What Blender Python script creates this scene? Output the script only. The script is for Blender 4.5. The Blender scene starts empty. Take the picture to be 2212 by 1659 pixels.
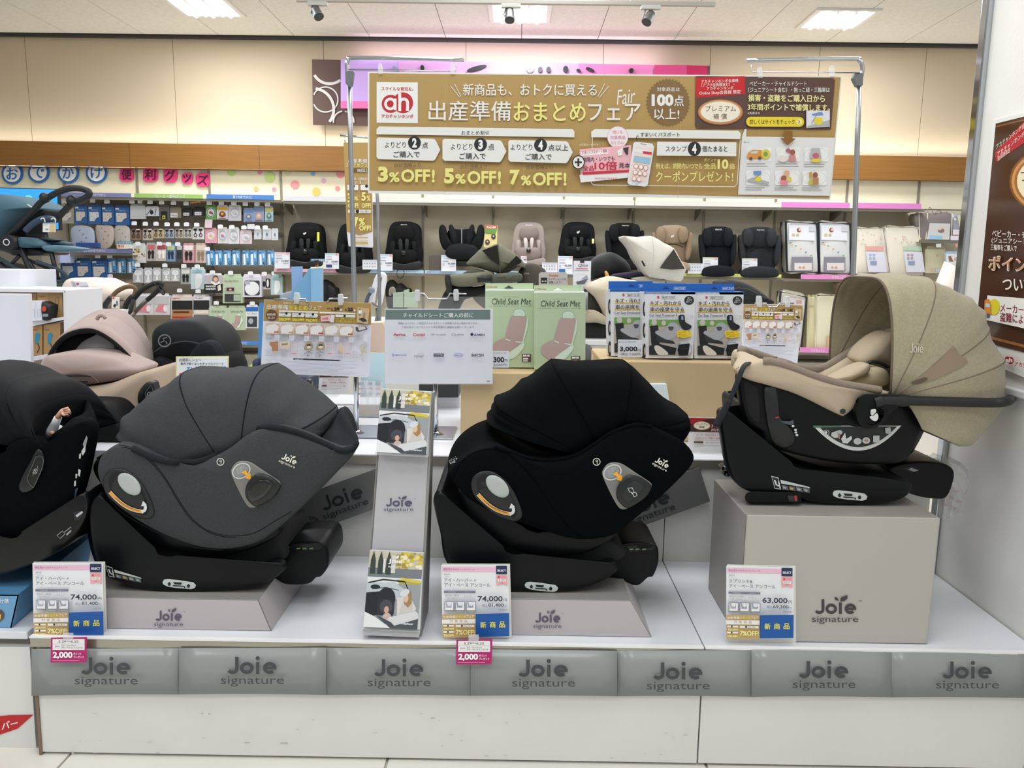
import bpy, bmesh, math, random
from mathutils import Vector, Matrix
from mathutils.bvhtree import BVHTree
random.seed(7)
S = bpy.context.scene
COL = S.collection
PI = math.pi
# ---------------------------------------------------------------- camera
FPX = 1680.0
PITCH = math.radians(8.9); ROLL = .0135; YAW = .006
CAMP = Vector((0,0,1.40))
RM = Matrix.Rotation(YAW, 3, 'Z') @ Matrix.Rotation(PI/2 - PITCH, 3, 'X') @ Matrix.Rotation(ROLL, 3, 'Z')
cd = bpy.data.cameras.new('camera'); cam = bpy.data.objects.new('camera', cd); COL.objects.link(cam)
cd.sensor_width = 36; cd.lens = FPX / 2212 * 36; cd.clip_start = .05; cd.clip_end = 100
cam.matrix_world = Matrix.Translation(CAMP) @ RM.to_4x4()
S.camera = cam
# ---------------------------------------------------------------- exposure, world, large lights
S.view_settings.view_transform = 'Standard'; S.view_settings.look = 'None'
S.view_settings.gamma = 1; S.view_settings.use_curve_mapping = False
S.view_settings.exposure = 0.14
wd = bpy.data.worlds.new('world'); S.world = wd; wd.use_nodes = True
wd.node_tree.nodes['Background'].inputs[0].default_value = (.93,.96,1,1)
wd.node_tree.nodes['Background'].inputs[1].default_value = .42
def area(loc, rot, sx, sy, power, col=(1,1,1)):
    l = bpy.data.lights.new('area_light', 'AREA'); l.shape = 'RECTANGLE'; l.size = sx; l.size_y = sy
    l.energy = power; l.color = col
    o = bpy.data.objects.new('area_light', l); o.location = loc; o.rotation_euler = rot; COL.objects.link(o)
    return o
CEIL = 4.05; YB = 9.9
# rows of ceiling panels over the aisles (the shop's own fluorescent fixtures, most of them behind or above the view)
for ly in (-1.2,1.0,3.4,6.4):
    for lx in (-3.2,0,3.2):
        area((lx, ly, CEIL - .03),(0,0,0),1.5,1.2,40 if ly < 6 else 52,(.97,.99,1))
for lx in (-3.45,.02,3.65): area((lx, 8.6, CEIL - .07),(0,0,0),.6,.6,55,(.97,.99,1))
# cove lamps above and under the timber fascia
area((0, YB - .10,2.78),(math.radians(170),0,0),15,.08,24,(1,.97,.88))
area((0, YB - .16,2.52),(math.radians(-12),0,0),15,.06,50,(1,.98,.86))
# ---------------------------------------------------------------- pixel -> point
def ray(px, py):
    return RM @ Vector(((px - 1106) / FPX, -(py - 829.5) / FPX, -1))
def at(px, py, Y):
    d = ray(px, py); return CAMP + d * (Y / d.y)
def atz(px, py, z):
    d = ray(px, py); return CAMP + d * ((z - 1.40) / d.z)
def atx(px, py, x):
    d = ray(px, py); return CAMP + d * (x / d.x)
def onplane(p0, n):
    n = n.normalized()
    def f(px, py, l=0):
        d = ray(px, py); q = p0 + n * l
        return CAMP + d * ((q - CAMP).dot(n) / d.dot(n))
    return f
def PY(Y):
    return lambda px, py, l=0: at(px, py, Y - l)
def proj(p):
    q = RM.transposed() @ (Vector(p) - CAMP)
    return (1106 + FPX * q.x / -q.z, 829.5 - FPX * q.y / -q.z)
# ---------------------------------------------------------------- materials
def lin(h):
    h = h.lstrip('#'); c = [int(h[i:i+2], 16) / 255 for i in (0,2,4)]
    return [(v / 12.92 if v <= .04045 else ((v + .055) / 1.055) ** 2.4) for v in c] + [1]
_M = {}
def M(c, r=.55, m=0, bump=0, sc=300, alpha=1, coat=0, emit=0, var=0, vsc=8, tr=0, sheen=0, wood=0, spec=.5):
    k = (c, r, m, bump, sc, alpha, coat, emit, var, vsc, tr, sheen, wood, spec)
    if k in _M: return _M[k]
    mt = bpy.data.materials.new('mat_' + c.lstrip('#')); mt.use_nodes = True
    nt = mt.node_tree; N = nt.nodes; L = nt.links; b = N['Principled BSDF']
    b.inputs['Base Color'].default_value = lin(c); b.inputs['Roughness'].default_value = r
    b.inputs['Metallic'].default_value = m; b.inputs['Alpha'].default_value = alpha
    b.inputs['Coat Weight'].default_value = coat; b.inputs['Coat Roughness'].default_value = .08
    b.inputs['Transmission Weight'].default_value = tr; b.inputs['Sheen Weight'].default_value = sheen
    b.inputs['Specular IOR Level'].default_value = spec
    if emit: b.inputs['Emission Color'].default_value = lin(c); b.inputs['Emission Strength'].default_value = emit
    if bump or var or wood: tc = N.new('ShaderNodeTexCoord')
    if bump:
        n = N.new('ShaderNodeTexNoise'); n.inputs['Scale'].default_value = sc; n.inputs['Detail'].default_value = 3
        bp = N.new('ShaderNodeBump'); bp.inputs['Strength'].default_value = bump; bp.inputs['Distance'].default_value = .004
        L.new(tc.outputs['Object'], n.inputs['Vector']); L.new(n.outputs[0], bp.inputs['Height']); L.new(bp.outputs[0], b.inputs['Normal'])
    if var or wood:
        n = N.new('ShaderNodeTexNoise'); n.inputs['Scale'].default_value = vsc; n.inputs['Detail'].default_value = 5
        mp = N.new('ShaderNodeMapping'); L.new(tc.outputs['Object'], mp.inputs[0]); L.new(mp.outputs[0], n.inputs['Vector'])
        if wood: mp.inputs['Scale'].default_value = (.5,6,14)
        rp = N.new('ShaderNodeValToRGB'); L.new(n.outputs[0], rp.inputs[0])
        a = lin(c); v = var or wood
        rp.color_ramp.elements[0].position = .3; rp.color_ramp.elements[1].position = .7
        rp.color_ramp.elements[0].color = [max(0, x * (1 - v)) for x in a[:3]] + [1]
        rp.color_ramp.elements[1].color = [min(1, x * (1 + v)) for x in a[:3]] + [1]
        L.new(rp.outputs[0], b.inputs['Base Color'])
    _M[k] = mt; return mt
def CLEAR(a=.14, c='#f4f6f8'): return M(c, .08, alpha=a, spec=.8)
CHROME = dict(c='#c9ccd0', r=.18, m=1)
# ---------------------------------------------------------------- mesh builder
class MB:
    def __init__(s): s.b = bmesh.new(); s.mi = 0; s.mats = []
    def mat(s, m):
        if m not in s.mats: s.mats.append(m)
        s.mi = s.mats.index(m); return s
    def face(s, vs, smooth=False):
        try: f = s.b.faces.new(vs); f.material_index = s.mi; f.smooth = smooth; return f
        except ValueError: return None
    def poly(s, pts): return s.face([s.b.verts.new(p) for p in pts])
    def box(s, c, d, R=None):
        c = Vector(c); v = []
        for sx in (-1,1):
            for sy in (-1,1):
                for sz in (-1,1):
                    p = Vector((sx * d[0] / 2, sy * d[1] / 2, sz * d[2] / 2))
                    if R is not None: p = R @ p
                    v.append(s.b.verts.new(c + p))
        for q in ((0,1,3,2),(4,6,7,5),(0,4,5,1),(2,3,7,6),(0,2,6,4),(1,5,7,3)): s.face([v[i] for i in q])
        return s
    def prism(s, pts, off, smooth=False):
        off = Vector(off); a = [s.b.verts.new(p) for p in pts]; b = [s.b.verts.new(Vector(p) + off) for p in pts]; n = len(a)
        s.face(a); s.face(b[::-1])
        for i in range(n): s.face([a[i], b[i], b[(i + 1) % n], a[(i + 1) % n]], smooth)
        return s
    def loft(s, rings, cap=True, closed=True, smooth=True):
        R = [[s.b.verts.new(p) for p in r] for r in rings]; n = len(R[0])
        for i in range(len(R) - 1):
            for j in range(n if closed else n - 1):
                s.face([R[i][j], R[i][(j + 1) % n], R[i + 1][(j + 1) % n], R[i + 1][j]], smooth)
        if cap and closed: s.face(R[0][::-1], False); s.face(R[-1], False)
        return s
    def tube(s, pts, r, n=8, closed=False, flat=1, cap=True):
        pts = [Vector(p) for p in pts]; k = len(pts); rings = []
        up = None
        for i, p in enumerate(pts):
            if closed: t = pts[(i + 1) % k] - pts[i - 1]
            else: t = pts[min(i + 1, k - 1)] - pts[max(i - 1,0)]
            if t.length < 1e-9: t = Vector((0,0,1))
            t.normalize()
            if up is None: up = Vector((0,0,1)) if abs(t.z) < .9 else Vector((0,1,0))
            a = t.cross(up)
            if a.length < 1e-6: a = t.cross(Vector((1,0,0)))
            a.normalize(); up = a.cross(t).normalized()
            rr = r[i] if isinstance(r, (list, tuple)) else r
            rings.append([p + a * math.cos(2 * PI * j / n) * rr + up * math.sin(2 * PI * j / n) * rr * flat for j in range(n)])
        if closed: rings.append(rings[0]); 
        return s.loft(rings, cap=cap and not closed)
    def ball(s, c, r, n=12, m=8, R=None):
        c = Vector(c); r = (r, r, r) if not isinstance(r, (list, tuple)) else r; rings = []
        for i in range(m + 1):
            a = PI * (i + .001) / (m + .002)
            ring = []
            for j in range(n):
                p = Vector((r[0] * math.sin(a) * math.cos(2 * PI * j / n), r[1] * math.sin(a) * math.sin(2 * PI * j / n), r[2] * math.cos(a)))
                if R is not None: p = R @ p
                ring.append(c + p)
            rings.append(ring)
        return s.loft(rings)
    def disc(s, c, ax, r, th, n=24):
        ax = Vector(ax).normalized(); u = ax.orthogonal().normalized(); w = ax.cross(u)
        return s.prism([Vector(c) + (u * math.cos(2 * PI * i / n) + w * math.sin(2 * PI * i / n)) * r for i in range(n)], ax * th, True)
def origin_of(par):
    while par.parent: par = par.parent
    return par.location.copy()
def fin(name, mb, m=None, par=None, bevel=0, label=None, sub=0, seg=2, solid=0):
    b = mb.b
    if m is not None: mats = [m]
    else: mats = mb.mats
    bmesh.ops.recalc_face_normals(b, faces=b.faces[:])
    me = bpy.data.meshes.new(name); 
    if par is not None: o0 = origin_of(par)
    else:
        xs = [v.co for v in b.verts]
        o0 = Vector(((min(v.x for v in xs) + max(v.x for v in xs)) / 2,(min(v.y for v in xs) + max(v.y for v in xs)) / 2, min(v.z for v in xs)))
    bmesh.ops.translate(b, verts=b.verts[:], vec=-o0)
    b.to_mesh(me); b.free()
    for x in mats: me.materials.append(x)
    o = bpy.data.objects.new(name, me); COL.objects.link(o)
    if par is not None: o.parent = par
    else: o.location = o0
    if label: o['label'] = label
    if solid:
        q = o.modifiers.new('solid', 'SOLIDIFY'); q.thickness = solid; q.offset = 0
    if bevel:
        q = o.modifiers.new('bevel', 'BEVEL'); q.width = bevel; q.segments = seg; q.limit_method = 'ANGLE'; q.angle_limit = .6
        q.harden_normals = False
    if sub:
        q = o.modifiers.new('sub', 'SUBSURF'); q.levels = sub; q.render_levels = sub
    return o
def tag(o, label, cat, group=None):
    o['label'] = label; o['category'] = cat
    if group: o['group'] = group
    return o
def thing(name, label, cat, loc, group=None):
    o = bpy.data.objects.new(name, None); o.empty_display_size = .05; o.location = loc; COL.objects.link(o)
    return tag(o, label, cat, group)
def structure(o): o['kind'] = 'structure'; return o
def copytree(src, loc, label=None, group=None):
    r = src.copy(); COL.objects.link(r); r.location = loc
    if label: r['label'] = label
    if group: r['group'] = group
    for c in src.children:
        d = c.copy(); COL.objects.link(d); d.parent = r
        for e in c.children:
            f = e.copy(); COL.objects.link(f); f.parent = d
    return r
ORD = ['first', 'second', 'third', 'fourth', 'fifth', 'sixth', 'seventh', 'eighth', 'ninth', 'tenth', 'eleventh', 'twelfth', 'thirteenth', 'fourteenth', 'fifteenth', 'sixteenth', 'seventeenth', 'eighteenth']
# ---------------------------------------------------------------- curves in pixel space
def crom(P, n=6, closed=True):
    out = []; k = len(P)
    rng = range(k if closed else k - 1)
    for i in rng:
        if closed: a, b, c, d = P[i - 1], P[i], P[(i + 1) % k], P[(i + 2) % k]
        else: a, b, c, d = P[max(i - 1,0)], P[i], P[i + 1], P[min(i + 2, k - 1)]
        for j in range(n):
            t = j / n; t2 = t * t; t3 = t2 * t
            out.append(tuple(.5 * (2 * b[q] + (c[q] - a[q]) * t + (2 * a[q] - 5 * b[q] + 4 * c[q] - d[q]) * t2 + (3 * b[q] - a[q] - 3 * c[q] + d[q]) * t3) for q in range(len(b))))
    if not closed: out.append(tuple(P[-1]))
    return out
def zt(P, ox, oy, s): return [(ox + x / s, oy + y / s) for x, y in P]
# ---------------------------------------------------------------- text
_T = {}
def glyphs(st, bold=0):
    k = (st, bold)
    if k in _T: return _T[k]
    c = bpy.data.curves.new('lettering', 'FONT'); c.body = st; c.size = 1; c.resolution_u = 3; c.offset = bold
    o = bpy.data.objects.new('lettering', c); COL.objects.link(o)
    dg = bpy.context.evaluated_depsgraph_get(); me = bpy.data.meshes.new_from_object(o.evaluated_get(dg))
    V = [(v.co.x, v.co.y) for v in me.vertices]; Fs = [list(p.vertices) for p in me.polygons]
    bpy.data.objects.remove(o); bpy.data.curves.remove(c); bpy.data.meshes.remove(me)
    if not V: V = [(0,0),(1,1)]; Fs = []
    x0 = min(v[0] for v in V); x1 = max(v[0] for v in V); y0 = min(v[1] for v in V); y1 = max(v[1] for v in V)
    V = [((x - x0) / max(x1 - x0,1e-6),1 - (y - y0) / max(y1 - y0,1e-6)) for x, y in V]
    _T[k] = (V, Fs, (x1 - x0) / max(y1 - y0,1e-6)); return _T[k]
class Print:
    """flat print: shapes given in photo pixels (through an optional zoom window), laid on a real sheet"""
    def __init__(s, pf, z=(0,0,1), step=.0004, base=.0006, r=.5, xf=None):
        s.pf = pf; s.z = z; s.st = step; s.l = base; s.m = MB(); s.r = r; s.xf = xf
    def q(s, x, y):
        x = s.z[0] + x / s.z[2]; y = s.z[1] + y / s.z[2]
        if s.xf: x, y = s.xf(x, y)
        return s.pf(x, y, s.l)
    def c(s, col): s.m.mat(col if not isinstance(col, str) else M(col, s.r)); s.l += s.st
    def P(s, pts, col): s.c(col); s.m.poly([s.q(*p) for p in pts]); return s
    def R(s, x0, y0, x1, y1, col, sh=0, rad=0, sv=0):
        if rad:
            pts = []
            for cx, cy, a0 in ((x1 - rad, y0 + rad, -90),(x1 - rad, y1 - rad, 0),(x0 + rad, y1 - rad, 90),(x0 + rad, y0 + rad, 180)):
                for k in range(5):
                    a = math.radians(a0 + k * 22.5); pts.append((cx + rad * math.cos(a), cy + rad * math.sin(a)))
        else: pts = [(x0, y0),(x1, y0),(x1, y1),(x0, y1)]
        return s.P([(x + sv * (y - y0), y + sh * (x - x0)) for x, y in pts], col)
    def E(s, cx, cy, rx, ry, col, n=24, rot=0):
        ca, sa = math.cos(rot), math.sin(rot)
        return s.P([(cx + ca * rx * math.cos(2 * PI * i / n) - sa * ry * math.sin(2 * PI * i / n), cy + sa * rx * math.cos(2 * PI * i / n) + ca * ry * math.sin(2 * PI * i / n)) for i in range(n)], col)
    def L(s, pts, w, col, closed=False):
        s.c(col); k = len(pts); A = []; B = []
        for i in range(k):
            if closed: t = (pts[(i + 1) % k][0] - pts[i - 1][0], pts[(i + 1) % k][1] - pts[i - 1][1])
            else: t = (pts[min(i + 1, k - 1)][0] - pts[max(i - 1,0)][0], pts[min(i + 1, k - 1)][1] - pts[max(i - 1,0)][1])
            L = math.hypot(*t) or 1; n = (-t[1] / L * w / 2, t[0] / L * w / 2)
            A.append(s.m.b.verts.new(s.q(pts[i][0] + n[0], pts[i][1] + n[1]))); B.append(s.m.b.verts.new(s.q(pts[i][0] - n[0], pts[i][1] - n[1])))
        for i in range(k if closed else k - 1): j = (i + 1) % k; s.m.face([A[i], A[j], B[j], B[i]])
        return s
    def O(s, cx, cy, rx, ry, w, col, a0=0, a1=360, n=28, rot=0):
        full = abs(a1 - a0) >= 360; pts = []
        ca, sa = math.cos(rot), math.sin(rot)
        for i in range(n if full else n + 1):
            a = math.radians(a0 + (a1 - a0) * i / n); x, y = rx * math.cos(a), ry * math.sin(a); pts.append((cx + ca * x - sa * y, cy + sa * x + ca * y))
        return s.L(pts, w, col, full)
    def T(s, st, x0, y0, x1, y1, col, b=0, sh=0, it=0, rot=0):
        """lettering stretched to the box; b = weight, sh = slope, it = italic, rot = turn about the box centre (radians)"""
        cj = any(ord(ch) > 0x2e80 for ch in st); V, Fs, _ = glyphs(st, 0 if cj else b); s.c(col); w, h = x1 - x0, y1 - y0; cx, cy = (x0 + x1) / 2,(y0 + y1) / 2; ca, sa = math.cos(rot), math.sin(rot)
        k = max(b, .006) * h * .8
        for ox, oy in (((-k, -k * .5),(k, -k * .5),(0, k * .6)) if cj and b and h > 5 else ((0,0),)):
            vs = []
            for u, v in V:
                x = x0 + u * w + it * (1 - v) * h + ox; y = y0 + v * h + sh * u * w + oy
                if rot: x, y = cx + ca * (x - cx) - sa * (y - cy), cy + sa * (x - cx) + ca * (y - cy)
                vs.append(s.m.b.verts.new(s.q(x, y)))
            for f in Fs: s.m.face([vs[i] for i in f])
            s.l += s.st * .2
        return s
    def lines(s, x0, y0, x1, dy, k, h, col, sh=0, seed=1):
        rr = random.Random(seed)
        for i in range(k):
            e = x1 - (x1 - x0) * rr.random() * .35; y = y0 + i * dy; s.c(col)
            s.m.poly([s.q(x0, y), s.q(e, y + sh * (e - x0)), s.q(e, y + h + sh * (e - x0)), s.q(x0, y + h)]); s.l -= s.st
        return s
    def build(s, name, par, label=None):
        o = fin_print(name, s.m, par); 
        if label: o['label'] = label
        return o
def fin_print(name, m, par):
    b = m.b; me = bpy.data.meshes.new(name); o0 = origin_of(par)
    bmesh.ops.translate(b, verts=b.verts[:], vec=-o0); b.to_mesh(me); b.free()
    for x in m.mats: me.materials.append(x)
    o = bpy.data.objects.new(name, me); COL.objects.link(o); o.parent = par; return o
def word(p, x0, y0, x1, y1, col, dot=True, th=.2):
    """rounded four-letter word mark drawn as strokes; box runs from the J's top to the base line"""
    w, h = x1 - x0, y1 - y0; t = th * h; k = t / 2; X = lambda u: x0 + w * u
    xb = y0 + h * .30; r = (y1 - xb) / 2; cy = (xb + y1) / 2; ro = w * .135
    p.L([(X(.205), y0)] + [(X(.205) - (1 - math.cos(a)) * w * .085 , y1 - k - h * .2 + math.sin(a) * h * .2) for a in [PI * j / 14 for j in range(0,13)]], t, col)
    p.O(X(.40), cy, ro - k, r - k, t, col, n=24)
    p.L([(X(.615), xb if dot else y0 + h * .22),(X(.615), y1)], t, col)
    if dot: p.E(X(.615), y0 + h * .08, t * .62, t * .62, col, n=14)
    p.L([(X(.85) + (ro - k) * math.cos(a), cy + (r - k) * math.sin(a)) for a in [math.radians(v) for v in range(48,361,13)]], t, col)
    p.L([(X(.85) - ro + k, cy),(X(.85) + ro, cy)], t * .8, col)
def logo(p, x0, y0, x1, y1, col, f=None, two=True, tm=False, sh=0, rot=0, dot=False):
    """word mark with leaf (or plain dot) over a second line"""
    w = x1 - x0; h = y1 - y0; ya = y0 + h * .62
    cx, cy = (x0 + x1) / 2,(y0 + y1) / 2; ca, sa = math.cos(rot), math.sin(rot)
    R_ = lambda x, y: (cx + ca * (x - cx) - sa * (y - cy), cy + sa * (x - cx) + ca * (y - cy))
    old = p.q
    if rot: p.q = lambda x, y: old(*R_(x, y))
    a = x0 + w * .05; W = w * .92
    word(p, a, y0 + h * .06, a + W, ya, col, dot=dot, th=.19 if not dot else .17)
    if not dot:
        p.P([(a + W * .60, y0 + h * .14),(a + W * .63, y0),(a + W * .78, y0 - h * .10),(a + W * .78, y0 + h * .04),(a + W * .70, y0 + h * .14)], col)
        p.P([(a + W * .47, y0 - h * .01),(a + W * .54, y0 - h * .01),(a + W * .58, y0 + h * .12),(a + W * .50, y0 + h * .10)], col)
    if two: p.T('signature', x0, y0 + h * .70, x1, y1, col)
    if tm: p.T('TM', x1 + w * .01, y0 + h * .10, x1 + w * .08, y0 + h * .16, col)
    p.q = old
def pillow_mb(poly, Y, depth=.05, bulge=.02, n=4, sm=True, zoom=None, mb=None):
    """cushion-like solid: outline in pixels at plane y=Y, bulging to the front, depth metres deep"""
    P = ZM(poly, *zoom) if zoom else poly
    if sm: P = crom(P, n)
    A = [at(x, y, Y) for x, y in P]; c = sum(A, Vector()) / len(A); mb = mb or MB(); R = []
    for ins, y in ((.05,-bulge),(.4,-bulge * .88),(.7,-bulge * .62),(.88,-bulge * .3),(.97,-bulge * .06),(1,.1 * depth),(1,.8 * depth),(.95, depth)):
        R.append([Vector((c.x + (v.x - c.x) * ins, Y + y, c.z + (v.z - c.z) * ins)) for v in A])
    return mb.loft(R)
def pillow(name, poly, Y, m, par, depth=.05, bulge=.02, label=None, **k): return fin(name, pillow_mb(poly, Y, depth, bulge, **k), m, par, label=label)
def ptube(name, pts, Y, r, m, par, n=8, sm=True, closed=False, flat=1, label=None):
    """tube through pixel points; a point may carry its own depth as third value"""
    P = [(p[0], p[1], p[2] if len(p) > 2 else Y) for p in pts]
    if sm: P = crom(P, 5, closed)
    return fin(name, MB().tube([at(*p) for p in P], r, n, closed, flat), m, par, label=label)
def ZM(L, ox, oy, s, dx=0, dy=0): return [(ox + (x + dx) / s, oy + (y + dy) / s) for x, y in L]
def slab(name, quad, Y, th, m, par=None, bevel=0, label=None, rad=0):
    """board whose face fills the pixel quad on the plane y=Y, th metres deep behind it"""
    b = MB(); b.prism([at(x, y, Y) for x, y in quad], (0, th, 0)); return fin(name, b, m, par, bevel, label)
def rq(x0, y0, x1, y1, sh=0, sv=0): return [(x0, y0),(x1, y0 + sh * (x1 - x0)),(x1 + sv * (y1 - y0), y1 + sh * (x1 - x0)),(x0 + sv * (y1 - y0), y1)]
# ================================================================ the setting
def zat(px, py, Y): return at(px, py, Y).z
FLOORW = 16
b = MB()
fl = fin('floor', MB().box((0,5,-.05),(16,14,.1)), M('#b9b6ac', .35)); structure(fl)
tl = MB().box((0,0,.003),(.892,.892,.006)); t0 = None
for ix in range(-8,9):
    for iy in range(0,4):
        x = ix * .9 + .10; y = 1.15 + iy * .9
        if y > 2.4 and abs(x) < 9: continue
        if t0 is None:
            t0 = fin('floor_tile', MB().box((x, y, .003),(.892,.892,.006)), M('#dcdad2', .25, var=.03, vsc=3), fl, bevel=.001); t0x, t0y = x, y
        else:
            o = t0.copy(); COL.objects.link(o); o.parent = fl; o.location = (x - t0x, y - t0y, 0)
def wallz(py, px=1106, Y=YB): return at(px, py, Y).z
Z_BT = at(0,304, YB).z - .02; Z_BB = at(0,357, YB).z - .02
wall = structure(fin('wall_back', MB().box((0, YB + .1, CEIL / 2),(16,.12, CEIL)), M('#cfc3b0', .8)))
# upper wall boards
pan = None
xj = [-8, at(60,200, YB).x, at(377,200, YB).x, at(700,200, YB).x, at(1006,200, YB).x, at(1303,150, YB).x, at(1534,150, YB).x, at(1770,150, YB).x, at(2000,150, YB).x, 8]
for i in range(len(xj) - 1):
    w = xj[i + 1] - xj[i] - .006
    fin('wall_panel', MB().box(((xj[i] + xj[i + 1]) / 2, YB + .028,(2.5 + CEIL) / 2),(w, .024, CEIL - 2.5)), M('#c8b79e', .75, bump=.05, sc=60), wall)
cl = structure(fin('ceiling', MB().box((0,4, CEIL + .06),(16,12.4,.08)), M('#8f8d88', .9)))
pm = M('#ebe9e2', .9, bump=.25, sc=22, var=.05, vsc=30)
p0 = None
for ix in range(-9,9):
    for iy in range(0,7):
        x = ix * .91 + .455; y = YB - .05 - .91 - iy * 1.82 + .0
        if p0 is None: p0 = fin('ceiling_panel', MB().box((x, y, CEIL + .01),(.902,1.812,.02)), pm, cl); p0x, p0y = x, y
        else: o = p0.copy(); COL.objects.link(o); o.parent = cl; o.location = (x - p0x, y - p0y, 0)
structure(fin('trim_1', MB().box((0, YB - .01, CEIL - .018),(16,.05,.036)), M('#3a3835', .6)))
# timber fascia
fa = structure(fin('trim_2', MB().prism([at(-400,303 - 6, YB - .2), at(2500,346, YB - .2), at(2500,398, YB - .2), at(-400,350, YB - .2)], (0,.02,0)), M('#8d6028', .5, wood=.12, vsc=5)))
fin('fascia_back', MB().prism([at(-400,352, YB - .18), at(2500,396, YB - .18), at(2500,397, YB - .18), at(-400,353, YB - .18)], (0,.16,0)), M('#6b4f36', .6), fa)
for px in (-120,280,560,832,1960 - 280):
    fin('fascia_joint', MB().box(tuple(at(px, 331 + (px - 0) * .0165, YB - .201)),(.004,.004,.29)), M('#6b4b2c', .6), fa)
# ---------------------------------------------------------------- shelving wall: back panels, uprights
def ln(x, y0, sl=.0165): return y0 + x * sl     # wall lines all fall a little to the right in the picture
gond = thing('shelving_wall', 'long beige back wall shelving with slotted posts, shelves and pale panels', 'shelving', (0, YB - .05,0))
ups = [-156,-4,148,304,458,611,763,914,1065,1216,1367,1518,1671,1822,1975,2130,2280]
YP = YB - .06
zt0 = at(1100,372, YP).z + .25; zmid = at(1100,440, YP).z
for i in range(len(ups) - 1):
    xa = at(ups[i], 500, YP).x + .006; xb = at(ups[i + 1], 500, YP).x - .006; xm = (xa + xb) / 2
    fin('cream_panel', MB().box((xm, YP, (zmid + 2.75) / 2),(xb - xa, .02,2.75 - zmid)), M('#ece6cc', .7), gond)
    fin('beige_panel', MB().box((xm, YP, (zmid - .012 + .1) / 2),(xb - xa, .02, zmid - .112)), M('#b3aa98', .7) if i < 6 else M('#cfc6ae', .7), gond)
for i, u in enumerate(ups):
    x = at(u, 500, YP).x
    fin('upright', MB().box((x, YP - .012,1.3),(.026,.03,2.58)), M('#8f8a7a', .45, m=.3), gond, bevel=.002)
def shelf(x0, y0, x1, y1, Yf, th, cols, par=gond, txt=None, rail='#8a8578', tcol='#6d7f9a'):
    """y0/y1: pixel height of the shelf's front top edge at the left/right end"""
    a = at(x0, y0, Yf); c = at(x1, y1, Yf)
    mb = MB(); mb.prism([a, c, Vector((c.x, YP - .01, c.z)), Vector((a.x, YP - .01, a.z))], (0,0,-.018))
    s = fin('shelf', mb, M('#d3ccb8', .5), par)
    mb = MB(); mb.prism([a + Vector((0,-.004,.002)), c + Vector((0,-.004,.002)), c + Vector((0,-.004,-.03)), a + Vector((0,-.004,-.03))], (0,.006,0))
    fin('shelf_edge', mb, M(rail, .35, m=.5), par)
    pf = PY(Yf - .012)
    for (xa, xb, col, t, hh) in cols:
        f = lambda x: y0 + (y1 - y0) * (x - x0) / (x1 - x0)
        mb = MB(); mb.prism([at(xa, f(xa) - hh, Yf - .012), at(xb, f(xb) - hh, Yf - .012), at(xb, f(xb), Yf - .012), at(xa, f(xa), Yf - .012)], (0,.004,0))
        st = fin('shelf_strip', mb, M(col, .3), par)
        if t:
            p = Print(pf, base=.002, step=.0015)
            for (s_, ta, tb) in t: p.T(s_, ta, f(ta) - hh * .82, tb, f(tb) - hh * .2, tcol if len(t[0]) < 4 else t[0][3], b=.01, sh=(y1 - y0) / (x1 - x0))
            p.build('lettering', st)
YS = YB - .50
shelf(128,424,608,432, YS, .5,[(128,283, '#7f83b4', [('暑い日のおでかけに', 185,228)], 9),(290,438, '#9cc26b', [('ベビーカー便利グッズ', 330,400)], 9),(446,592, '#4f83c8', [('車でのおでかけに', 503,545)], 10)], tcol='#e8eaf5')
shelf(612,434,1998,452, YS, .5,[(612,745, '#d5d3d6', None, 11),(805,1000, '#dcdad4', None, 11),(1000,1370, '#d8d6d2', None, 11),(1372,1680, '#dcdad4', None, 11),(1688,1836, '#dd86c8', None, 12),(1850,1990, '#dd86c8', None, 12)])
shelf(592,587,1478,597, YS, .5,[(592,745, '#f0bfd0', [('新生児からのチャイルドシート', 598,640),('新生児からのチャイルドシート', 693,742)], 7),(746,915, '#a9cfee', [('1歳頃からのジュニアシート', 765,820),('1歳頃からのジュニアシート', 842,898)], 7),(918,1478, '#a9cfee', [('1歳頃からのジュニアシート', 922,965)], 7)], tcol='#b06a86')
shelf(1478,597,1688,600, YS, .5,[(1478,1688, '#dbe38a', [('3歳頃からのジュニアシート', 1482,1530),('3歳頃からのジュニアシート', 1545,1595),('3歳頃からのジュニアシート', 1638,1680)], 7)], tcol='#8f9a3f')
shelf(1692,602,2008,607, YS, .5,[(1730,1848, '#e58fcb', [('ひるねふとん', 1798,1828)], 10),(1850,2005, '#e58fcb', None, 9)], tcol='#fbe8f6')
shelf(1690,760,1832,764, YS, .5,[(1728,1804, '#e58fcb', [('ひるねふとん', 1752,1782)], 11),(1806,1830, '#d8262c', None, 10)], tcol='#fbe8f6')
shelf(468,744,560,746, YS, .5,[(468,560, '#4f83c8', [('車でのおでかけに', 490,534)], 9)], tcol='#e8eef8')
shelf(138,545,286,547, YS, .5,[(138,284, '#7f83b4', [('暑い日のおでかけに', 180,228)], 9)], tcol='#e8eaf5')
shelf(1985,519,2080,520, YS, .5,[])
# brackets under the upper shelves
for u in ups[3:14]:
    a = at(u, 426 + u * .0132, YS + .02) - Vector((0,0,.024)); mb = MB()
    mb.prism([Vector((a.x - .006, YP - .03, a.z)), Vector((a.x - .006, YS + .05, a.z)), Vector((a.x - .006, YS + .05, a.z - .03)), Vector((a.x - .006, YP - .03, a.z - .12))], (.012,0,0))
    fin('bracket', mb, M('#7d786a', .5, m=.3), gond)
# plinth of the shelving
fin('kick_panel', MB().box((0, YS + .2,.12),(15.6,.4,.24)), M('#8d8779', .6), gond)
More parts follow.
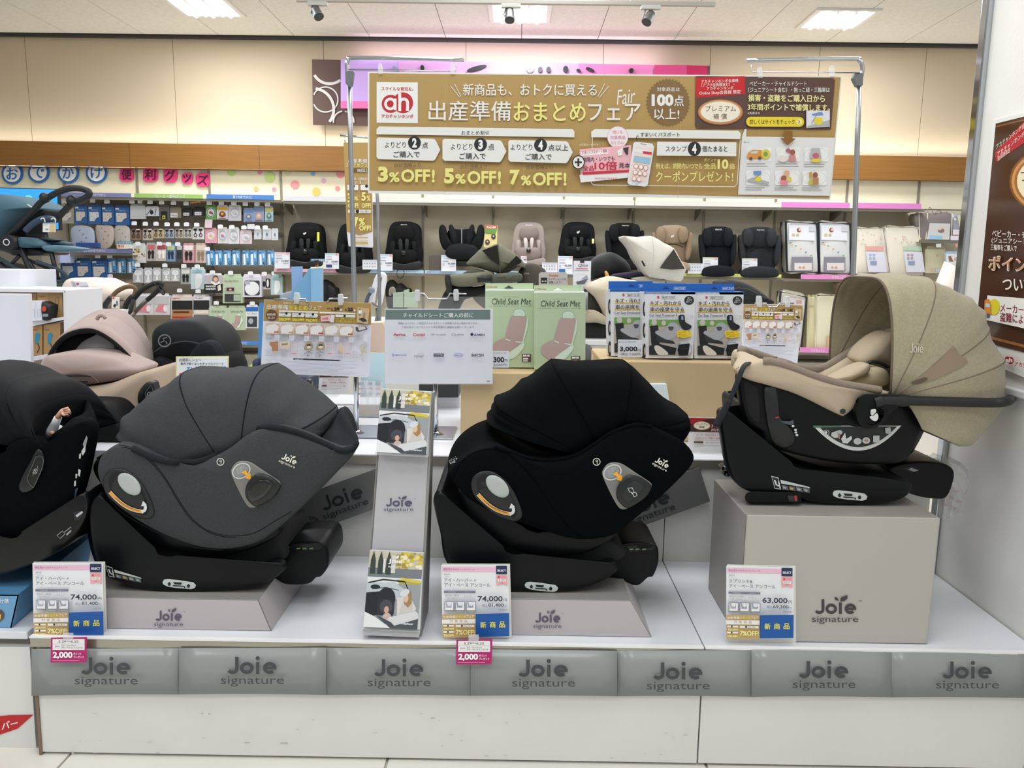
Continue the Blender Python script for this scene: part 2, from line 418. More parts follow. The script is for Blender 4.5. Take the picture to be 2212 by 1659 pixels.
# horizontal bars that carry the hooks
for (x0, x1, y) in ((132,440,447),(455,612,456),(283,450,494),(446,612,500),(283,450,530),(283,450,580),(283,612,636),(451,612,590),(451,560,652)):
    a = at(x0, y, YP - .06); c = at(x1, y + (x1 - x0) * .0165, YP - .06)
    fin('hook_bar', MB().prism([a, c, c - Vector((0,0,.035)), a - Vector((0,0,.035))], (0,.015,0)), M('#77705f', .45, m=.5), gond)
# ---------------------------------------------------------------- right-hand column
CX0 = 1.445
far = atx(2022,1232, CX0).y
col = structure(fin('wall_right', MB().box((CX0 + .6,(far - 1.6) / 2, CEIL / 2),(1.2, far + 1.6, CEIL)), M('#e4e3df', .55, bump=.12, sc=90)))
fin('corner_strip', MB().box((CX0 - .004, far + .018, CEIL / 2),(.03,.036, CEIL)), M('#b9bcc2', .12, m=1), col, bevel=.004)
# ledge below the poster
pf = lambda px, py, x=CX0: atx(px, py, x)
a = pf(2122,806); zb = a.z
fin('poster_ledge', MB().box((CX0 - .012,(far - 1.2) / 2, zb - .03),(.024, far + 1.1,.022)), M('#dddcd8', .4), col, bevel=.004)
structure(fin('wall_left', MB().box((-8.06,6.9, CEIL / 2),(.12,6.2, CEIL)), M('#d6cdbd', .75)))
# ================================================================ ceiling fixtures and wall signs
def fixture(px, py, label, yaw=0):
    c = atz(px, py, CEIL); t = thing('ceiling_light', label, 'ceiling light', (c.x, c.y, CEIL - .05), 'recessed ceiling lights')
    w = .62
    mb = MB()
    for (dx, dy, sx, sy) in ((0,-w / 2, w + .06,.05),(0, w / 2, w + .06,.05),(-w / 2,0,.05, w - .04),(w / 2,0,.05, w - .04)):
        mb.box((c.x + dx, c.y + dy, CEIL - .012),(sx, sy, .024))
    fin('fixture_frame', mb, M('#eceae6', .5), t, bevel=.003)
    fin('reflector', MB().box((c.x, c.y, CEIL - .003),(w - .04, w - .04,.006)), M('#f2f2f0', .3, emit=.6), t)
    for k in (-1,0,1):
        fin('tube_lamp', MB().tube([(c.x + k * .19, c.y - w / 2 + .05, CEIL - .03),(c.x + k * .19, c.y + w / 2 - .05, CEIL - .03)], .022), M('#f6f8ff', .4, emit=9), t)
        if k < 1:
            fin('louvre', MB().box((c.x + k * .19 + .095, c.y, CEIL - .02),(.03, w - .06,.04)), M('#e8e9ee', .3, emit=.3), t, bevel=.006)
fixture(441,12, 'bright recessed ceiling light with three tubes, beside the end of the spotlight track')
fixture(1123,26, 'bright recessed ceiling light above the hanging banner, partly behind a spotlight')
fixture(1808,39, 'bright recessed ceiling light with three tubes nearest the white column')
# track with spotlights
YT = 6.3
tr = thing('light_track', 'pale ceiling track that carries three small spotlights', 'light track', at(1100,8, YT))
a = at(640,-1, YT); c = at(1545,10, YT); zt_ = (a.z + c.z) / 2
fin('rail', MB().box(((a.x + c.x) / 2, YT, zt_),(c.x - a.x, .035,.03)), M('#b8b4ac', .4, m=.3), tr, bevel=.003)
for k in (0,1): fin('rail_hanger', MB().box((a.x + (c.x - a.x) * (.2 + .6 * k), YT, (zt_ + CEIL) / 2),(.02,.02, CEIL - zt_)), M('#b8b4ac', .4), tr)
def spot(px, py, label, tilt):
    c = at(px, py, YT); top = Vector((c.x, YT, zt_ - .016))
    t = thing('spotlight', label, 'spotlight', top, 'track spotlights')
    fin('adapter', MB().box(top + Vector((.01,0,-.012)),(.15,.036,.03)), M('#c9c7c1', .4), t, bevel=.004)
    fin('yoke', MB().tube([top + Vector((-.02,0,-.02)), c + Vector((-.03,0,.05)), c + Vector((-.045,0,0)), c + Vector((-.03,0,-.02))], .005), M('#8b8b88', .3, m=.6), t)
    d = Vector((math.sin(tilt),-.4,-math.cos(tilt))).normalized()
    fin('lamp_housing', MB().tube([c - d * .05, c - d * .045, c - d * .02, c + d * .04, c + d * .05], [.015,.03,.034,.038,.04], 16), M('#6a6b6a', .35, m=.4), t)
    fin('lens', MB().disc(c + d * .05, d, .034,.004), M('#3a3b3c', .1, m=.2), t)
spot(684,26, 'small grey spotlight hanging from the left part of the ceiling track', .5)
spot(1101,32, 'small grey spotlight hanging in front of the middle ceiling light', 0)
spot(1402,38, 'small grey spotlight hanging from the track between the two lit ceiling panels above the banner', -.5)
# brown sign panel and pink sign board on the wall
sg = thing('wall_sign', 'brown square sign panel with white interlocking rings beside pink sign', 'sign', at(735,270, YB - .1))
slab('panel', [(674,128),(795,131),(795,272),(676,269)], YB - .12,.04, M('#5e4640', .6), sg)
p = Print(PY(YB - .12), base=.003, step=.002)
W_ = '#dad6d2'
for (cx, cy, r, w) in ((712,143,38,6),(703,215,27,3),(676,236,45,6),(742,262,22,3)):
    pts = [(cx + r * math.cos(t * PI / 24), cy + r * math.sin(t * PI / 24)) for t in range(49)]
    run = []
    for q in pts + [(0,0)]:
        if 677 < q[0] < 737 + (60 if q[1] > 240 else 0) and 131 < q[1] < 267: run.append(q)
        else:
            if len(run) > 1: p.L(run, w, W_)
            run = []
p.build('ring_print', sg)
pk = thing('backlit_sign', 'pink and lilac sign board with dark raised letters, mostly behind the hanging banner', 'sign', at(1130,240, YB - .2))
slab('board', [(736,128),(1533,142),(1533,240),(736,232)], YB - .22,.05, M('#e8a9d6', .5), pk)
p = Print(PY(YB - .22), base=.003, step=.002)
p.P([(736,128),(860,130),(860,220),(736,218)], '#c9a6e8').P([(736,218),(861,220),(861,235),(736,234)], '#ee6fae').P([(860,130),(1250,137),(1250,220),(860,220)], '#dea6de').P([(1250,137),(1410,140),(1410,220),(1250,220)], '#ee88c4')
p.P([(1413,140),(1484,141),(1484,230),(1413,230)], '#e04a8c').P([(1484,141),(1528,142),(1528,230),(1484,230)], '#c9145a').P([(1528,142),(1533,142),(1533,232),(1528,232)], '#5e4640')
p.build('colour_print', pk)
for (x, y, w, h, r) in ((912,146,8,12,0),(855,148,16,6,.6),(1030,147,44,9,-.25),(1145,147,16,20,0),(1167,150,10,12,0),(1185,150,10,12,0),(1222,149,11,14,0),(1250,152,10,6,.4),(1275,150,20,7,.4),(1364,152,10,10,0)):
    mb = MB(); mb.prism([at(*q, YB - .27) for q in [(x + w / 2 * math.cos(2 * PI * i / 16) * math.cos(r) - h / 2 * math.sin(2 * PI * i / 16) * math.sin(r), y + w / 2 * math.cos(2 * PI * i / 16) * math.sin(r) + h / 2 * math.sin(2 * PI * i / 16) * math.cos(r)) for i in range(16)]], (0,.04,0))
    fin('raised_letter', mb, M('#2a2a33' if w != 16 else '#8f9fb5', .4), pk)
area(tuple(at(1100,118, YB - .25)),(math.radians(80),0,0),3.6,.05,8,(.82,.70,1))
# round letter plates
def plate(i, ch, x, y, r, kind):
    if kind: t = thing('letter_plate', 'white disc with blue rim and character, %s of four above the hanging goods' % ORD[i], 'letter sign', at(x, y, YP - .03), 'round blue letter plates')
    else: t = thing('letter_plate', 'pink rounded plate with dark character, %s of five under the timber band' % ORD[i], 'letter sign', at(x, y, YP - .03), 'pink letter plates')
    if kind:
        pts = [(x + r * math.cos(2 * PI * k / 28), y + r * math.sin(2 * PI * k / 28)) for k in range(28)]
    else:
        pts = [(x + r * (abs(math.cos(a)) ** .6) * (1 if math.cos(a) > 0 else -1) * (1 + .06 * math.sin(a * 3 + i)), y + r * (abs(math.sin(a)) ** .6) * (1 if math.sin(a) > 0 else -1)) for a in [2 * PI * k / 28 for k in range(28)]]
    slab('plate_body', pts, YP - .04,.015, M('#2f6fb8' if kind else '#ee3f86', .5), t)
    p = Print(PY(YP - .04), base=.004, step=.003)
    if kind: p.E(x, y, r * .8, r * .8, '#eef0ee').T(ch, x - r * .52, y - r * .55, x + r * .52, y + r * .55, '#2f6fb8', b=.03)
    else: p.T(ch, x - r * .72, y - r * .72, x + r * .72, y + r * .72, '#3a1426', b=.015, rot=(.0,0,-.05,0,.12)[i % 5])
    p.build('lettering', t)
for i, (ch, x, y) in enumerate((('お', 26,375),('で', 83,372),('か', 147,373),('け', 208,373))): plate(i, ch, x, y, 23,1)
for i, (ch, x, y, r) in enumerate((('便', 273,377,15),('利', 324,377,16),('グ', 367,379,15),('ッ', 404,385,12),('ズ', 438,388,15))): plate(i, ch, x, y, r, 0)
for i, (x, y, r, c_, n_) in enumerate(((500,372,9, '#c3dc8e', 'green half hidden by the band'),(561,372,5, '#ee8fa8', 'small pink beside the big green one'),(583,383,11, '#c3dc8e', 'big green'),(622,374,5, '#cfe3a6', 'small pale green'),(676,375,5, '#7fb8e2', 'small blue'),(637,399,9, '#f09aa2', 'large coral pink'),(699,390,5, '#d8b4dc', 'small lilac'),(553,408,5, '#f4b874', 'small orange, directly over the blue shelf strip'),(592,409,4.5, '#ee8fb4', 'small rose'),(735,376,9, '#f09aa2', 'pink beside the hanging strip banner'),(683,414,9, '#f6bd68', 'large orange'),(729,407,5, '#ee8f9c', 'small coral near the strip banner'))):
    o = slab('wall_dot', [(x + r * math.cos(2 * PI * k / 20), y + r * math.sin(2 * PI * k / 20)) for k in range(20)], YP - .02,.006, M(c_, .7)); tag(o, '%s paper dot on the cream panel' % n_, 'wall sticker', 'paper dots')
# ================================================================ display platform in front
Y0 = 2.0
ZP = at(1100,1389, Y0).z                     # platform top
xA = at(67,1388, Y0).x; xS = at(1521,1391, Y0).x
YR = atz(1437,1212, ZP).y                    # riser behind the platform
Z2 = at(1100,986, YR).z                      # second tier
WH = M('#e2e1de', .38, var=.02, vsc=4)
WT = M('#e0e2e8', .16, spec=.6)
def unit(label, x0, x1, py):
    t = thing('display_platform', label, 'platform', ((x0 + x1) / 2, Y0 + .3,0))
    fin('front_panel', MB().box(((x0 + x1) / 2, Y0 + .012,(ZP - .03) / 2 + .006),(x1 - x0 - .004,.02, ZP - .045)), WH, t, bevel=.0015)
    fin('top_board', MB().box(((x0 + x1) / 2,(Y0 + YR) / 2, ZP - .011),(x1 - x0 - .003, YR - Y0,.022)), WT, t, bevel=.001)
    fin('edge_rail', MB().box(((x0 + x1) / 2, Y0 - .004, ZP - .018),(x1 - x0 - .006,.008,.026)), M('#a7a294', .25, m=.7), t, bevel=.001)
    fin('edge_cap', MB().box(((x0 + x1) / 2, Y0 - .002, ZP - .002),(x1 - x0 - .004,.014,.005)), M('#f0f0f0', .3), t)
    fin('riser_panel', MB().box(((x0 + x1) / 2, YR + .01,(ZP + Z2) / 2 - .015),(x1 - x0 - .003,.02, Z2 - ZP - .03)), M('#dcdbd6', .3), t)
    fin('tier_body', MB().box(((x0 + x1) / 2, YR + .61,(Z2 - .03) / 2),(x1 - x0 - .03,1.16, Z2 - .03)), WH, t)
    fin('tier_board', MB().box(((x0 + x1) / 2, YR + .60, Z2 - .011),(x1 - x0 - .003,1.2,.022)), WT, t, bevel=.001)
    fin('tier_rail', MB().box(((x0 + x1) / 2, YR - .004, Z2 - .018),(x1 - x0 - .006,.008,.03)), M('#98948a', .3, m=.6), t)
    return t
UA = unit('long white display platform under the grey and black seats, with grey signature banner', xA, xS, 0)
UB = unit('white display platform under the tall box, next to white column', xS, CX0 - .004,0)
# scuffs on the white front
p = Print(PY(Y0 - .0), base=.0018, step=.00015); rr = random.Random(3)
for i in range(26):
    x = rr.uniform(110,1480); y = rr.uniform(1540,1640); w = rr.uniform(4,14)
    p.P([(x, y),(x + w * .5, y - rr.uniform(.6,1.8)),(x + w, y + .3),(x + w * .6, y + rr.uniform(.8,2))], '#c9c8c3')
for x, y, w in ((606,1604,16),(528,1603,12),(435,1540,4),(450,1541,5),(930,1550,10),(955,1610,2)): p.R(x, y, x + w, y + 2.4, '#b0afaa')
p.build('scuff_marks', UA)['kind'] = 'stuff'
fin('end_strip', MB().prism([at(67,1392, Y0 - .002), at(74,1392, Y0 - .002), at(92,1647, Y0 - .002), at(86,1647, Y0 - .002)], (0,.02,0)), M('#7e6a55', .5), UA)
# grey banner along the edge
bn = thing('edge_banner', 'grey paper banner with seven dark printed word marks along the platform edge', 'banner', at(1140,1505, Y0 - .01))
segs = [68,387,705,1017,1333,1623,1925,2230]
for i in range(7):
    x0, x1 = segs[i], segs[i + 1]; mb = MB(); top = []; bot = []
    tp = (1402,1400,1399,1402,1406,1404,1409,1413); bt = (1503,1500,1501,1503,1504,1505,1506,1508)
    for k in range(9):
        u = k / 8; x = x0 + (x1 - x0) * u
        yw = Y0 - .010 - .0018 * math.sin(u * PI * 2 + i) - .002 * (i % 2)
        top.append(at(x, tp[i] + (tp[i + 1] - tp[i]) * u, yw)); bot.append(at(x + (12 * u * 0), bt[i] + (bt[i + 1] - bt[i]) * u - 1.5 * math.sin(u * PI), yw - .002))
    mb.loft([top, bot], cap=False, closed=False)
    fin('banner_sheet', mb, M('#8f9392', .32, bump=.06, sc=40, coat=.2), bn, solid=.0008)
for i, (x, y) in enumerate(((229,1419),(545,1418),(862,1423),(1174,1424),(1465,1430),(1780,1427),(2090,1428))):
    p = Print(PY(Y0 - .019), base=.0016); word(p, x - 56, y + 1, x + 54, y + 38, '#41454a'); p.T('signature', x - 68, y + 43, x + 68, y + 65, '#43474c'); p.build('lettering', bn)
# ---------------------------------------------------------------- price cards
def price_card(label, xf, l1, l2, price, tax, colour, age, tilt, Yc, cat='price card'):
    t = thing('price_card', label, cat, at(*xf(60 + 600 / 6.911,1200 + 1230 / 6.911), Yc))
    z = (60,1200,6.911); Q = lambda x, y: xf(60 + x / 6.911,1200 + y / 6.911)
    slab('card_holder', [Q(85,100), Q(1145,98), Q(1175,1280), Q(130,1268)], Yc + .004,.004, M('#e6e5dc', .3), t)
    slab('card', [Q(70,115), Q(1120,115), Q(1135,1195), Q(90,1215)], Yc, .002, M('#eef0f4', .35), t)
    p = Print(PY(Yc), z=z, base=.0008, step=.00025, xf=xf)
    p.R(85,145,925,212, '#f2bfd8', sv=.012).T('新生児からのチャイルドシート', 108,162,592,196, '#8d6a7c')
    p.R(928,124,1098,248, '#1e2d55').T('SELECT', 945,178,1082,212, '#f2f2f4', b=.03)
    p.P([(932,262),(1103,262),(1103,422),(1018,402),(935,422)], '#f2aeb4').E(970,293,18,18, '#e0474f').R(952,325,1082,362, '#f7f7f7', rad=17).T('R129', 975,330,1058,356, '#77797c').T('適合', 998,374,1040,392, '#c05560').T('安全規格', 998,284,1075,300, '#c05560')
    p.T('Joıe', 115,238,202,270, '#77788a').R(115,282,202,286, '#b9bac4')
    p.T(l1,115,312, l2[1], 368, '#3d4350', b=.005).T(l2[0], 118,388,838,442, '#3d4350', b=.005)
    p.R(112,502,606,536, '#7d8093').T('対象年齢', 180,512,295,528, '#e8e8ee').T('カラー', 440,512,540,528, '#e8e8ee')
    p.L([(112,540),(606,540),(606,640),(112,640)], 2, '#c6c8d0', True).L([(365,540),(365,640)], 2, '#c6c8d0')
    p.T(age[0], 130,558,345,588, '#8d909a').T(age[1], 150,598,330,624, '#8d909a').T(colour, 425,570,545,600, '#8d909a')
    for k in range(3):
        x = 120 + k * 170
        p.R(x, 660, x + 150,805, '#8a8ea2', rad=8).R(x + 10,670, x + 140,795, '#eceef2').P([(x + 14,675),(x + 38,675),(x + 44,720),(x + 80,732),(x + 120,712),(x + 122,740),(x + 95,752),(x + 30,748)], '#9fa3b4' if k else '#b5b8c5').P([(x + 14,755),(x + 110,755),(x + 112,675),(x + 138,675),(x + 138,793),(x + 14,793)], '#f8f8fa').L([(x + 14,755),(x + 110,755),(x + 112,675)], 3, '#8a8ea2')
        p.R(x + 30,816, x + 125,824, '#cfd1d8')
    p.T(price, 640,580,1030,672, '#32384a', b=.02).T('円', 1045,618,1100,666, '#32384a').T('（税込', 706,700,795,746, '#565b6b').T(tax, 806,690,1045,746, '#3b4152', b=.015).T('円）', 1046,708,1098,742, '#565b6b')
    for k in range(10): p.R(972 + k * 13,775,978 + k * 13,806, '#9a9dac')
    p.P([(86,860),(605,850),(608,1205),(92,1215)], '#c8aa70').T('出産準備', 100,880,290,920, '#fbf8ee', b=.02, sh=-.02).T('おまとめ', 300,875,455,916, '#f6e98a', b=.02, sh=-.02).T('フェア', 465,870,585,912, '#fbf8ee', b=.02, sh=-.02)
    p.P([(84,936),(606,928),(606,994),(86,1000)], '#f4f3ef').T('対 象 商 品', 205,940,480,982, '#c2a874', sh=-.01)
    p.R(104,1018,268,1042, '#f4f3ef').E(175,1030,12,13, '#33302c').T('3%OFF!', 110,1062,265,1094, '#f8efa5', b=.03).R(104,1108,268,1134, '#f4f3ef').E(175,1122,12,13, '#33302c').T('5%OFF!', 108,1158,265,1194, '#f8efa5', b=.03)
    p.R(300,1015,588,1048, '#f4f3ef').E(394,1031,15,16, '#33302c').T('点以上ご購入で', 415,1022,555,1042, '#6a655c').T('7%OFF!', 300,1090,592,1166, '#f8efa5', b=.03)
    p.P([(607,850),(1130,835),(1133,1184),(612,1200)], '#1257a6').T('新', 682,970,772,1060, '#f4e960', b=.03).T('商', 828,966,920,1056, '#f4e960', b=.03).T('品', 978,962,1068,1052, '#f4e960', b=.03)
    p.build('print', t)
    return t
price_card('price card 74,000 yen with pink header before the dark grey seat', lambda x, y: (x, y), 'アイ・ハーバー +', ('アイ・ベース アンコール', 612), '74,000', '81,400', 'エボニー', ('新生児～4歳頃', '（40～105cm）'),0, Y0 + .022)
price_card('price card 74,000 yen before the black seat, right of the leaflet stand', lambda x, y: (953 + (x - 70) * .955,1220 + (y - 1216) * .99 + (x - 70) * .004), 'アイ・ハーバー +', ('アイ・ベース アンコール', 612), '74,000', '81,400', 'エクリプス', ('新生児～4歳頃', '（40～105cm）'),0, Y0 + .022)
price_card('price card 63,000 yen leaning on the tall grey box', lambda x, y: (1569 + (x - 70) * .962 - (y - 1216) * .02,1222 + (y - 1216) * .985 + (x - 70) * .022), 'スプリント&', ('アイ・ベース アンコール', 480), '63,000', '69,300', 'サンドストーン', ('新生児～12ヵ月頃', '（40～75cm）'),0, Y0 + .022)
def pink_card(label, dx, dy):
    xf = lambda x, y: (x + dx, y + dy)
    t = thing('point_card', label, 'promotion card', at(*xf(148,1430), Y0 - .035))
    Q = lambda x, y: xf(60 + x / 6.911,1200 + y / 6.911); Yc = Y0 - .034
    slab('card', [Q(345,1232), Q(882,1218), Q(870,1595), Q(340,1600)], Yc, .0015, M('#b8146f', .35), t)
    slab('clip', [Q(525,1155), Q(678,1155), Q(678,1275), Q(525,1275)], Yc - .002,.001, CLEAR(.3), t)
    p = Print(PY(Yc), z=(60,1200,6.911), base=.0006, step=.0002, xf=xf)
    p.R(370,1248,848,1410, '#f4f1f2').T('5.29～6.25', 458,1268,755,1300, '#3a3a44', b=.02).R(372,1318,846,1321, '#c9c5cc').T('Joıe', 402,1342,475,1376, '#77788a').T('アイ・ハーバー +', 498,1330,720,1356, '#3a3a44', b=.01).T('アイ・ベース アンコール', 498,1362,820,1390, '#3a3a44', b=.01)
    p.T('2,000', 372,1436,668,1546, '#fdfdfd', b=.04).T('ポイント', 680,1448,800,1484, '#fdfdfd', b=.02).T('プレゼント', 680,1496,838,1532, '#fdfdfd', b=.02).R(370,1566,770,1571, '#e9a8c8')
    p.build('print', t)
pink_card('magenta 2,000 point card hanging below the price card of the dark grey seat', 0,0)
pink_card('magenta 2,000 point card hanging below the price card of the black seat', 876,4)
# ---------------------------------------------------------------- low plinths
GR = M('#b9b3b5', .4); GR2 = M('#a8a5a3', .35)
def plinth(label, x0t, x1t, x0b, x1b, yt, yb, Yf, Yb_, lx):
    t = thing('seat_plinth', label, 'plinth', at((x0b + x1b) / 2, yb, Yf))
    a, b_, c, d = [at(x, y, Yf) for x, y in ((x0t, yt),(x1t, yt + 3),(x1b, yb + 2),(x0b, yb))]
    for q in (c, d): q.z = ZP + .001
    zt = (a.z + b_.z) / 2; a.z = b_.z = zt
    off = Vector((0, Yb_ - Yf, 0)); s = .03
    A, B, C, D = a + off, b_ + off, c + off, d + off
    fin('front_board', MB().prism([a, b_, c, d], (0,.004,0)), GR, t, bevel=.0015)
    fin('side_board', MB().prism([b_, B, C, c], (-.004,0,0)), GR, t, bevel=.0015)
    fin('side_board', MB().prism([a, A, D, d], (.004,0,0)), GR, t, bevel=.0015)
    fin('top_board', MB().prism([a + Vector((0,0,.001)), b_ + Vector((0,0,.001)), B + Vector((0,0,.001)), A + Vector((0,0,.001))], (0,0,-.004)), M('#8f8c89', .35), t, bevel=.001)
    p = Print(PY(Yf), base=.0008); logo(p, *lx, '#5d5468', tm=True); p.build('lettering', t)
    return zt
ZL = plinth('low grey trapezoid plinth under the dark grey car seat', 140,558,108,587,1291,1377, Y0 + .045,2.42,(332,1317,395,1356))
ZR_ = plinth('low grey trapezoid plinth under the black car seat, behind middle price card', 1012,1362,975,1408,1293,1378, Y0 + .045,2.42,(1152,1321,1213,1360))
# tall box
t = thing('display_box', 'tall grey square display box that carries the beige infant carrier', 'plinth', at(1806,1385, Y0 + .03))
Yf = Y0 + .03
a, b_, c, d = [at(x, y, Yf) for x, y in ((1609,1112),(2028,1120),(2007,1388),(1600,1384))]
zB = (a.z + b_.z) / 2; xl = (a.x + d.x) / 2; xr = (b_.x + c.x) / 2; Ybk = atz(1540,1035, zB).y
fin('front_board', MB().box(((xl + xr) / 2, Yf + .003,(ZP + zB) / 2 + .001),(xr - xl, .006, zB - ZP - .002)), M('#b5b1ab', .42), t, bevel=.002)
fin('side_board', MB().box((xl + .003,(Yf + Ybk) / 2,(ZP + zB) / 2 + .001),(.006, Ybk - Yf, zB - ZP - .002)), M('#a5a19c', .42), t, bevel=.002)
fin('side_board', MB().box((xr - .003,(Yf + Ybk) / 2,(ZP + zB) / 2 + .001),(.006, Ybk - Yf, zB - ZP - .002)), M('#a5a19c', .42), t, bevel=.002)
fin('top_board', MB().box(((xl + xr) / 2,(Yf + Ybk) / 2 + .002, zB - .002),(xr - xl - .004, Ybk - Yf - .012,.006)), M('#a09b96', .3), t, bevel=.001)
p = Print(PY(Yf), base=.0008); logo(p, 1754,1291,1854,1348, '#41393f', tm=True); p.build('lettering', t)
# ---------------------------------------------------------------- leaflet stand
an = math.radians(11); P0 = at(846,1372, Y0 + .03); NS = Vector((0,-math.cos(an), math.sin(an)))
sp = onplane(P0, NS)
t = thing('leaflet_stand', 'tall grey leaning leaflet stand with word mark between the two reclined seats', 'display stand', P0)
fr = [sp(x, y) for x, y in ((824,842),(932,848),(905,1376),(786,1370))]
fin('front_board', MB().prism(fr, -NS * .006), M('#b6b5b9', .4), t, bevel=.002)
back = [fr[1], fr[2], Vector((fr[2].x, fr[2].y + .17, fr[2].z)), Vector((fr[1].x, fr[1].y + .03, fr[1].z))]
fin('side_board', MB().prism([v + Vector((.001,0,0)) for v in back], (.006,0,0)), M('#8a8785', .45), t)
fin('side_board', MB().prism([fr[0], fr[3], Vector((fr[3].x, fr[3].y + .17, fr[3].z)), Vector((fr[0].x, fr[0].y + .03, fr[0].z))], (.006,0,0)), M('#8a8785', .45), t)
fin('toe_board', MB().prism([sp(784,1360,.03), sp(907,1364,.03), sp(905,1377,.03), sp(785,1372,.03)], -NS * .028), M('#b0afb2', .4), t)
p = Print(sp, base=.001); logo(p, 829,1074,893,1106, '#4d4d68', tm=True); p.build('lettering', t)
for q in ([(811,975),(925,982),(924,988),(810,982)], [(784,1352),(908,1358),(907,1366),(783,1360)]):
    fin('leaflet_tray', MB().prism([sp(*v, .034) for v in q], -NS * .033), CLEAR(.35), t)
def leaflets(label, q, l):
    t = thing('leaflet_stack', label, 'leaflets', sp(*q[3]))
    for k in range(4):
        o = fin('leaflet', MB().prism([sp(x + k * .6, y - k * .5, l - k * .006) for x, y in q], -NS * .005), M('#dfe1e4', .3), t)
        if k: continue
        x0, y0 = q[0]; ax = (q[1][0] - q[0][0], q[1][1] - q[0][1]); ay = (q[3][0] - q[0][0], q[3][1] - q[0][1])
        xf = lambda u, v: (x0 + ax[0] * u + ay[0] * v, y0 + ax[1] * u + ay[1] * v)
        p = Print(sp, base=l + .0008, step=.00012, xf=xf, r=.2)
        p.R(0,0,1,.3, '#c9c4ad').R(0,.22,1,.34, '#7d8288')
        rr = random.Random(5)
        for i in range(70):
            x = .48 + rr.random() * .5; y = .01 + rr.random() * .2; s_ = .02 + rr.random() * .03; p.l -= p.st * .9
            p.E(x, y, s_, s_ * .6, rr.choice(('#e2c244', '#c9b050', '#efdc7e', '#a99846', '#f3ead0')), n=6)
        for x in (.08,.22,.37): p.P([(x - .05,.3),(x - .045,.12),(x, .0),(x + .045,.12),(x + .05,.3)], '#3d4744')
        p.R(.27,.1,.31,.28, '#e6e6e4').R(.42,.05,.5,.28, '#dcdad4')
        p.R(0,.34,1,.42, '#e6e8ea').P([(.55,.36),(1,.38),(1,.54),(.6,.44)], '#b7ae58').P([(.62,.33),(.98,.36),(.98,.40),(.62,.37)], '#d9c559')
        p.R(0,.42,1,1, '#9da1a6').P([(0,.42),(.5,.4),(.75,.5),(.7,.62),(0,.6)], '#c3c9cf').L([(.02,.42),(.3,.37),(.7,.385),(.78,.5)], .018, '#22262a').L([(.1,.5),(.35,.47),(.6,.5)], .01, '#5a6066')
        p.E(.16,.47,.09,.03, '#2b2f33').P([(.0,.55),(.3,.52),(.4,.8),(.1,.86),(0,.8)], '#26292d')
        p.E(.38,.62,.17,.15, '#2b2c32').R(.22,.62,.54,.84, '#303238', rad=.04).E(.39,.72,.12,.09, '#4a4c53')
        p.P([(.58,.6),(.8,.56),(.95,.72),(.9,.86),(.6,.84)], '#dcd6d0').P([(.7,.6),(.86,.62),(.92,.86),(.62,.86)], '#cfc9c6')
        p.P([(.7,.56),(.82,.5),(.86,.66),(.8,.72),(.72,.68)], '#a88558').E(.745,.6,.045,.055, '#e2bda0').E(.71,.53,.09,.05, '#d9dbdf', rot=-.3).E(.4,.76,.045,.045, '#d8a893').E(.42,.86,.08,.06, '#c9b6b0')
        p.P([(.45,.86),(.95,.76),(1,.8),(1,.93),(.6,1),(.4,.96)], '#d9dadd').P([(0,.8),(.2,.86),(.5,1),(0,1)], '#e9eaec').P([(.2,.83),(.5,.92),(.62,1),(.5,1)], '#4b4f54').P([(.55,.97),(1,.86),(1,1),(.55,1)], '#505559')
        p.T('i-Harbour', .70,.915,.92,.945, '#f1f1f1', b=.02)
        p.T('Joıe', .36,.095,.62,.165, '#f4f4f2', b=.035).P([(.48,.085),(.52,.05),(.55,.045),(.54,.085)], '#f4f4f2').T('signature', .36,.185,.61,.215, '#eeeeec')
        p.build('cover_print', o)
leaflets('stack of photo leaflets in the upper tray of the leaflet stand', [(823,840),(931,847),(923,981),(812,976)], .034)
leaflets('stack of photo leaflets in the lower tray of the leaflet stand', [(799,1189),(915,1195),(907,1360),(785,1354)], .034)
# tilted grey plates on the riser
def tilted(label, quad, jc, scx, rot):
    t = thing('tilted_plate', label, 'sign plate', at(*quad[3], YR - .02))
    slab('plate_body', quad, YR - .022,.003, M('#6d6d6d', .25, coat=.3), t)
    p = Print(PY(YR - .022), base=.001)
    logo(p, (jc[0] + scx[0]) / 2 - 52, jc[1] - 20,(jc[0] + scx[0]) / 2 + 52, jc[1] + 36, '#22262b', rot=rot, dot=True)
    p.build('lettering', t)
tilted('tilted grey plate with word mark, between dark grey seat and leaflet stand', [(603,1088),(820,1010),(848,1085),(638,1162)], (733,1075),(746,1101),-.345)
tilted('tilted grey plate with word mark, half hidden behind the black seat', [(1330,1068),(1511,1010),(1534,1083),(1345,1152)], (1398,1087),(1408,1112),-.345)
# ---------------------------------------------------------------- white counter at the left with its red ribbon
t = thing('side_counter', 'white counter end left of the long platform with red ribbon print', 'counter', at(0,1640, Y0 + .02))
zc = at(0,1398, Y0 + .03).z
fin('front_panel', MB().prism([at(-700,1390, Y0 + .03), at(64,1398, Y0 + .03), at(80,1647, Y0 + .03), at(-700,1640, Y0 + .03)], (0,.02,0)), WH, t)
p_ = at(66,1395, Y0 + .03); fin('top_board', MB().box((p_.x - .6,(Y0 + YR) / 2 + .02, ZP - .012),(1.2, YR - Y0,.022)), WT, t, bevel=.002)
fin('tier_board', MB().box((p_.x - .6, YR + .6, Z2 - .012),(1.2,1.2,.022)), WT, t); fin('riser_panel', MB().box((p_.x - .6, YR + .01,(ZP + Z2) / 2),(1.2,.02, Z2 - ZP - .04)), M('#dcdbd6', .3), t)
p = Print(PY(Y0 + .03), base=.0012)
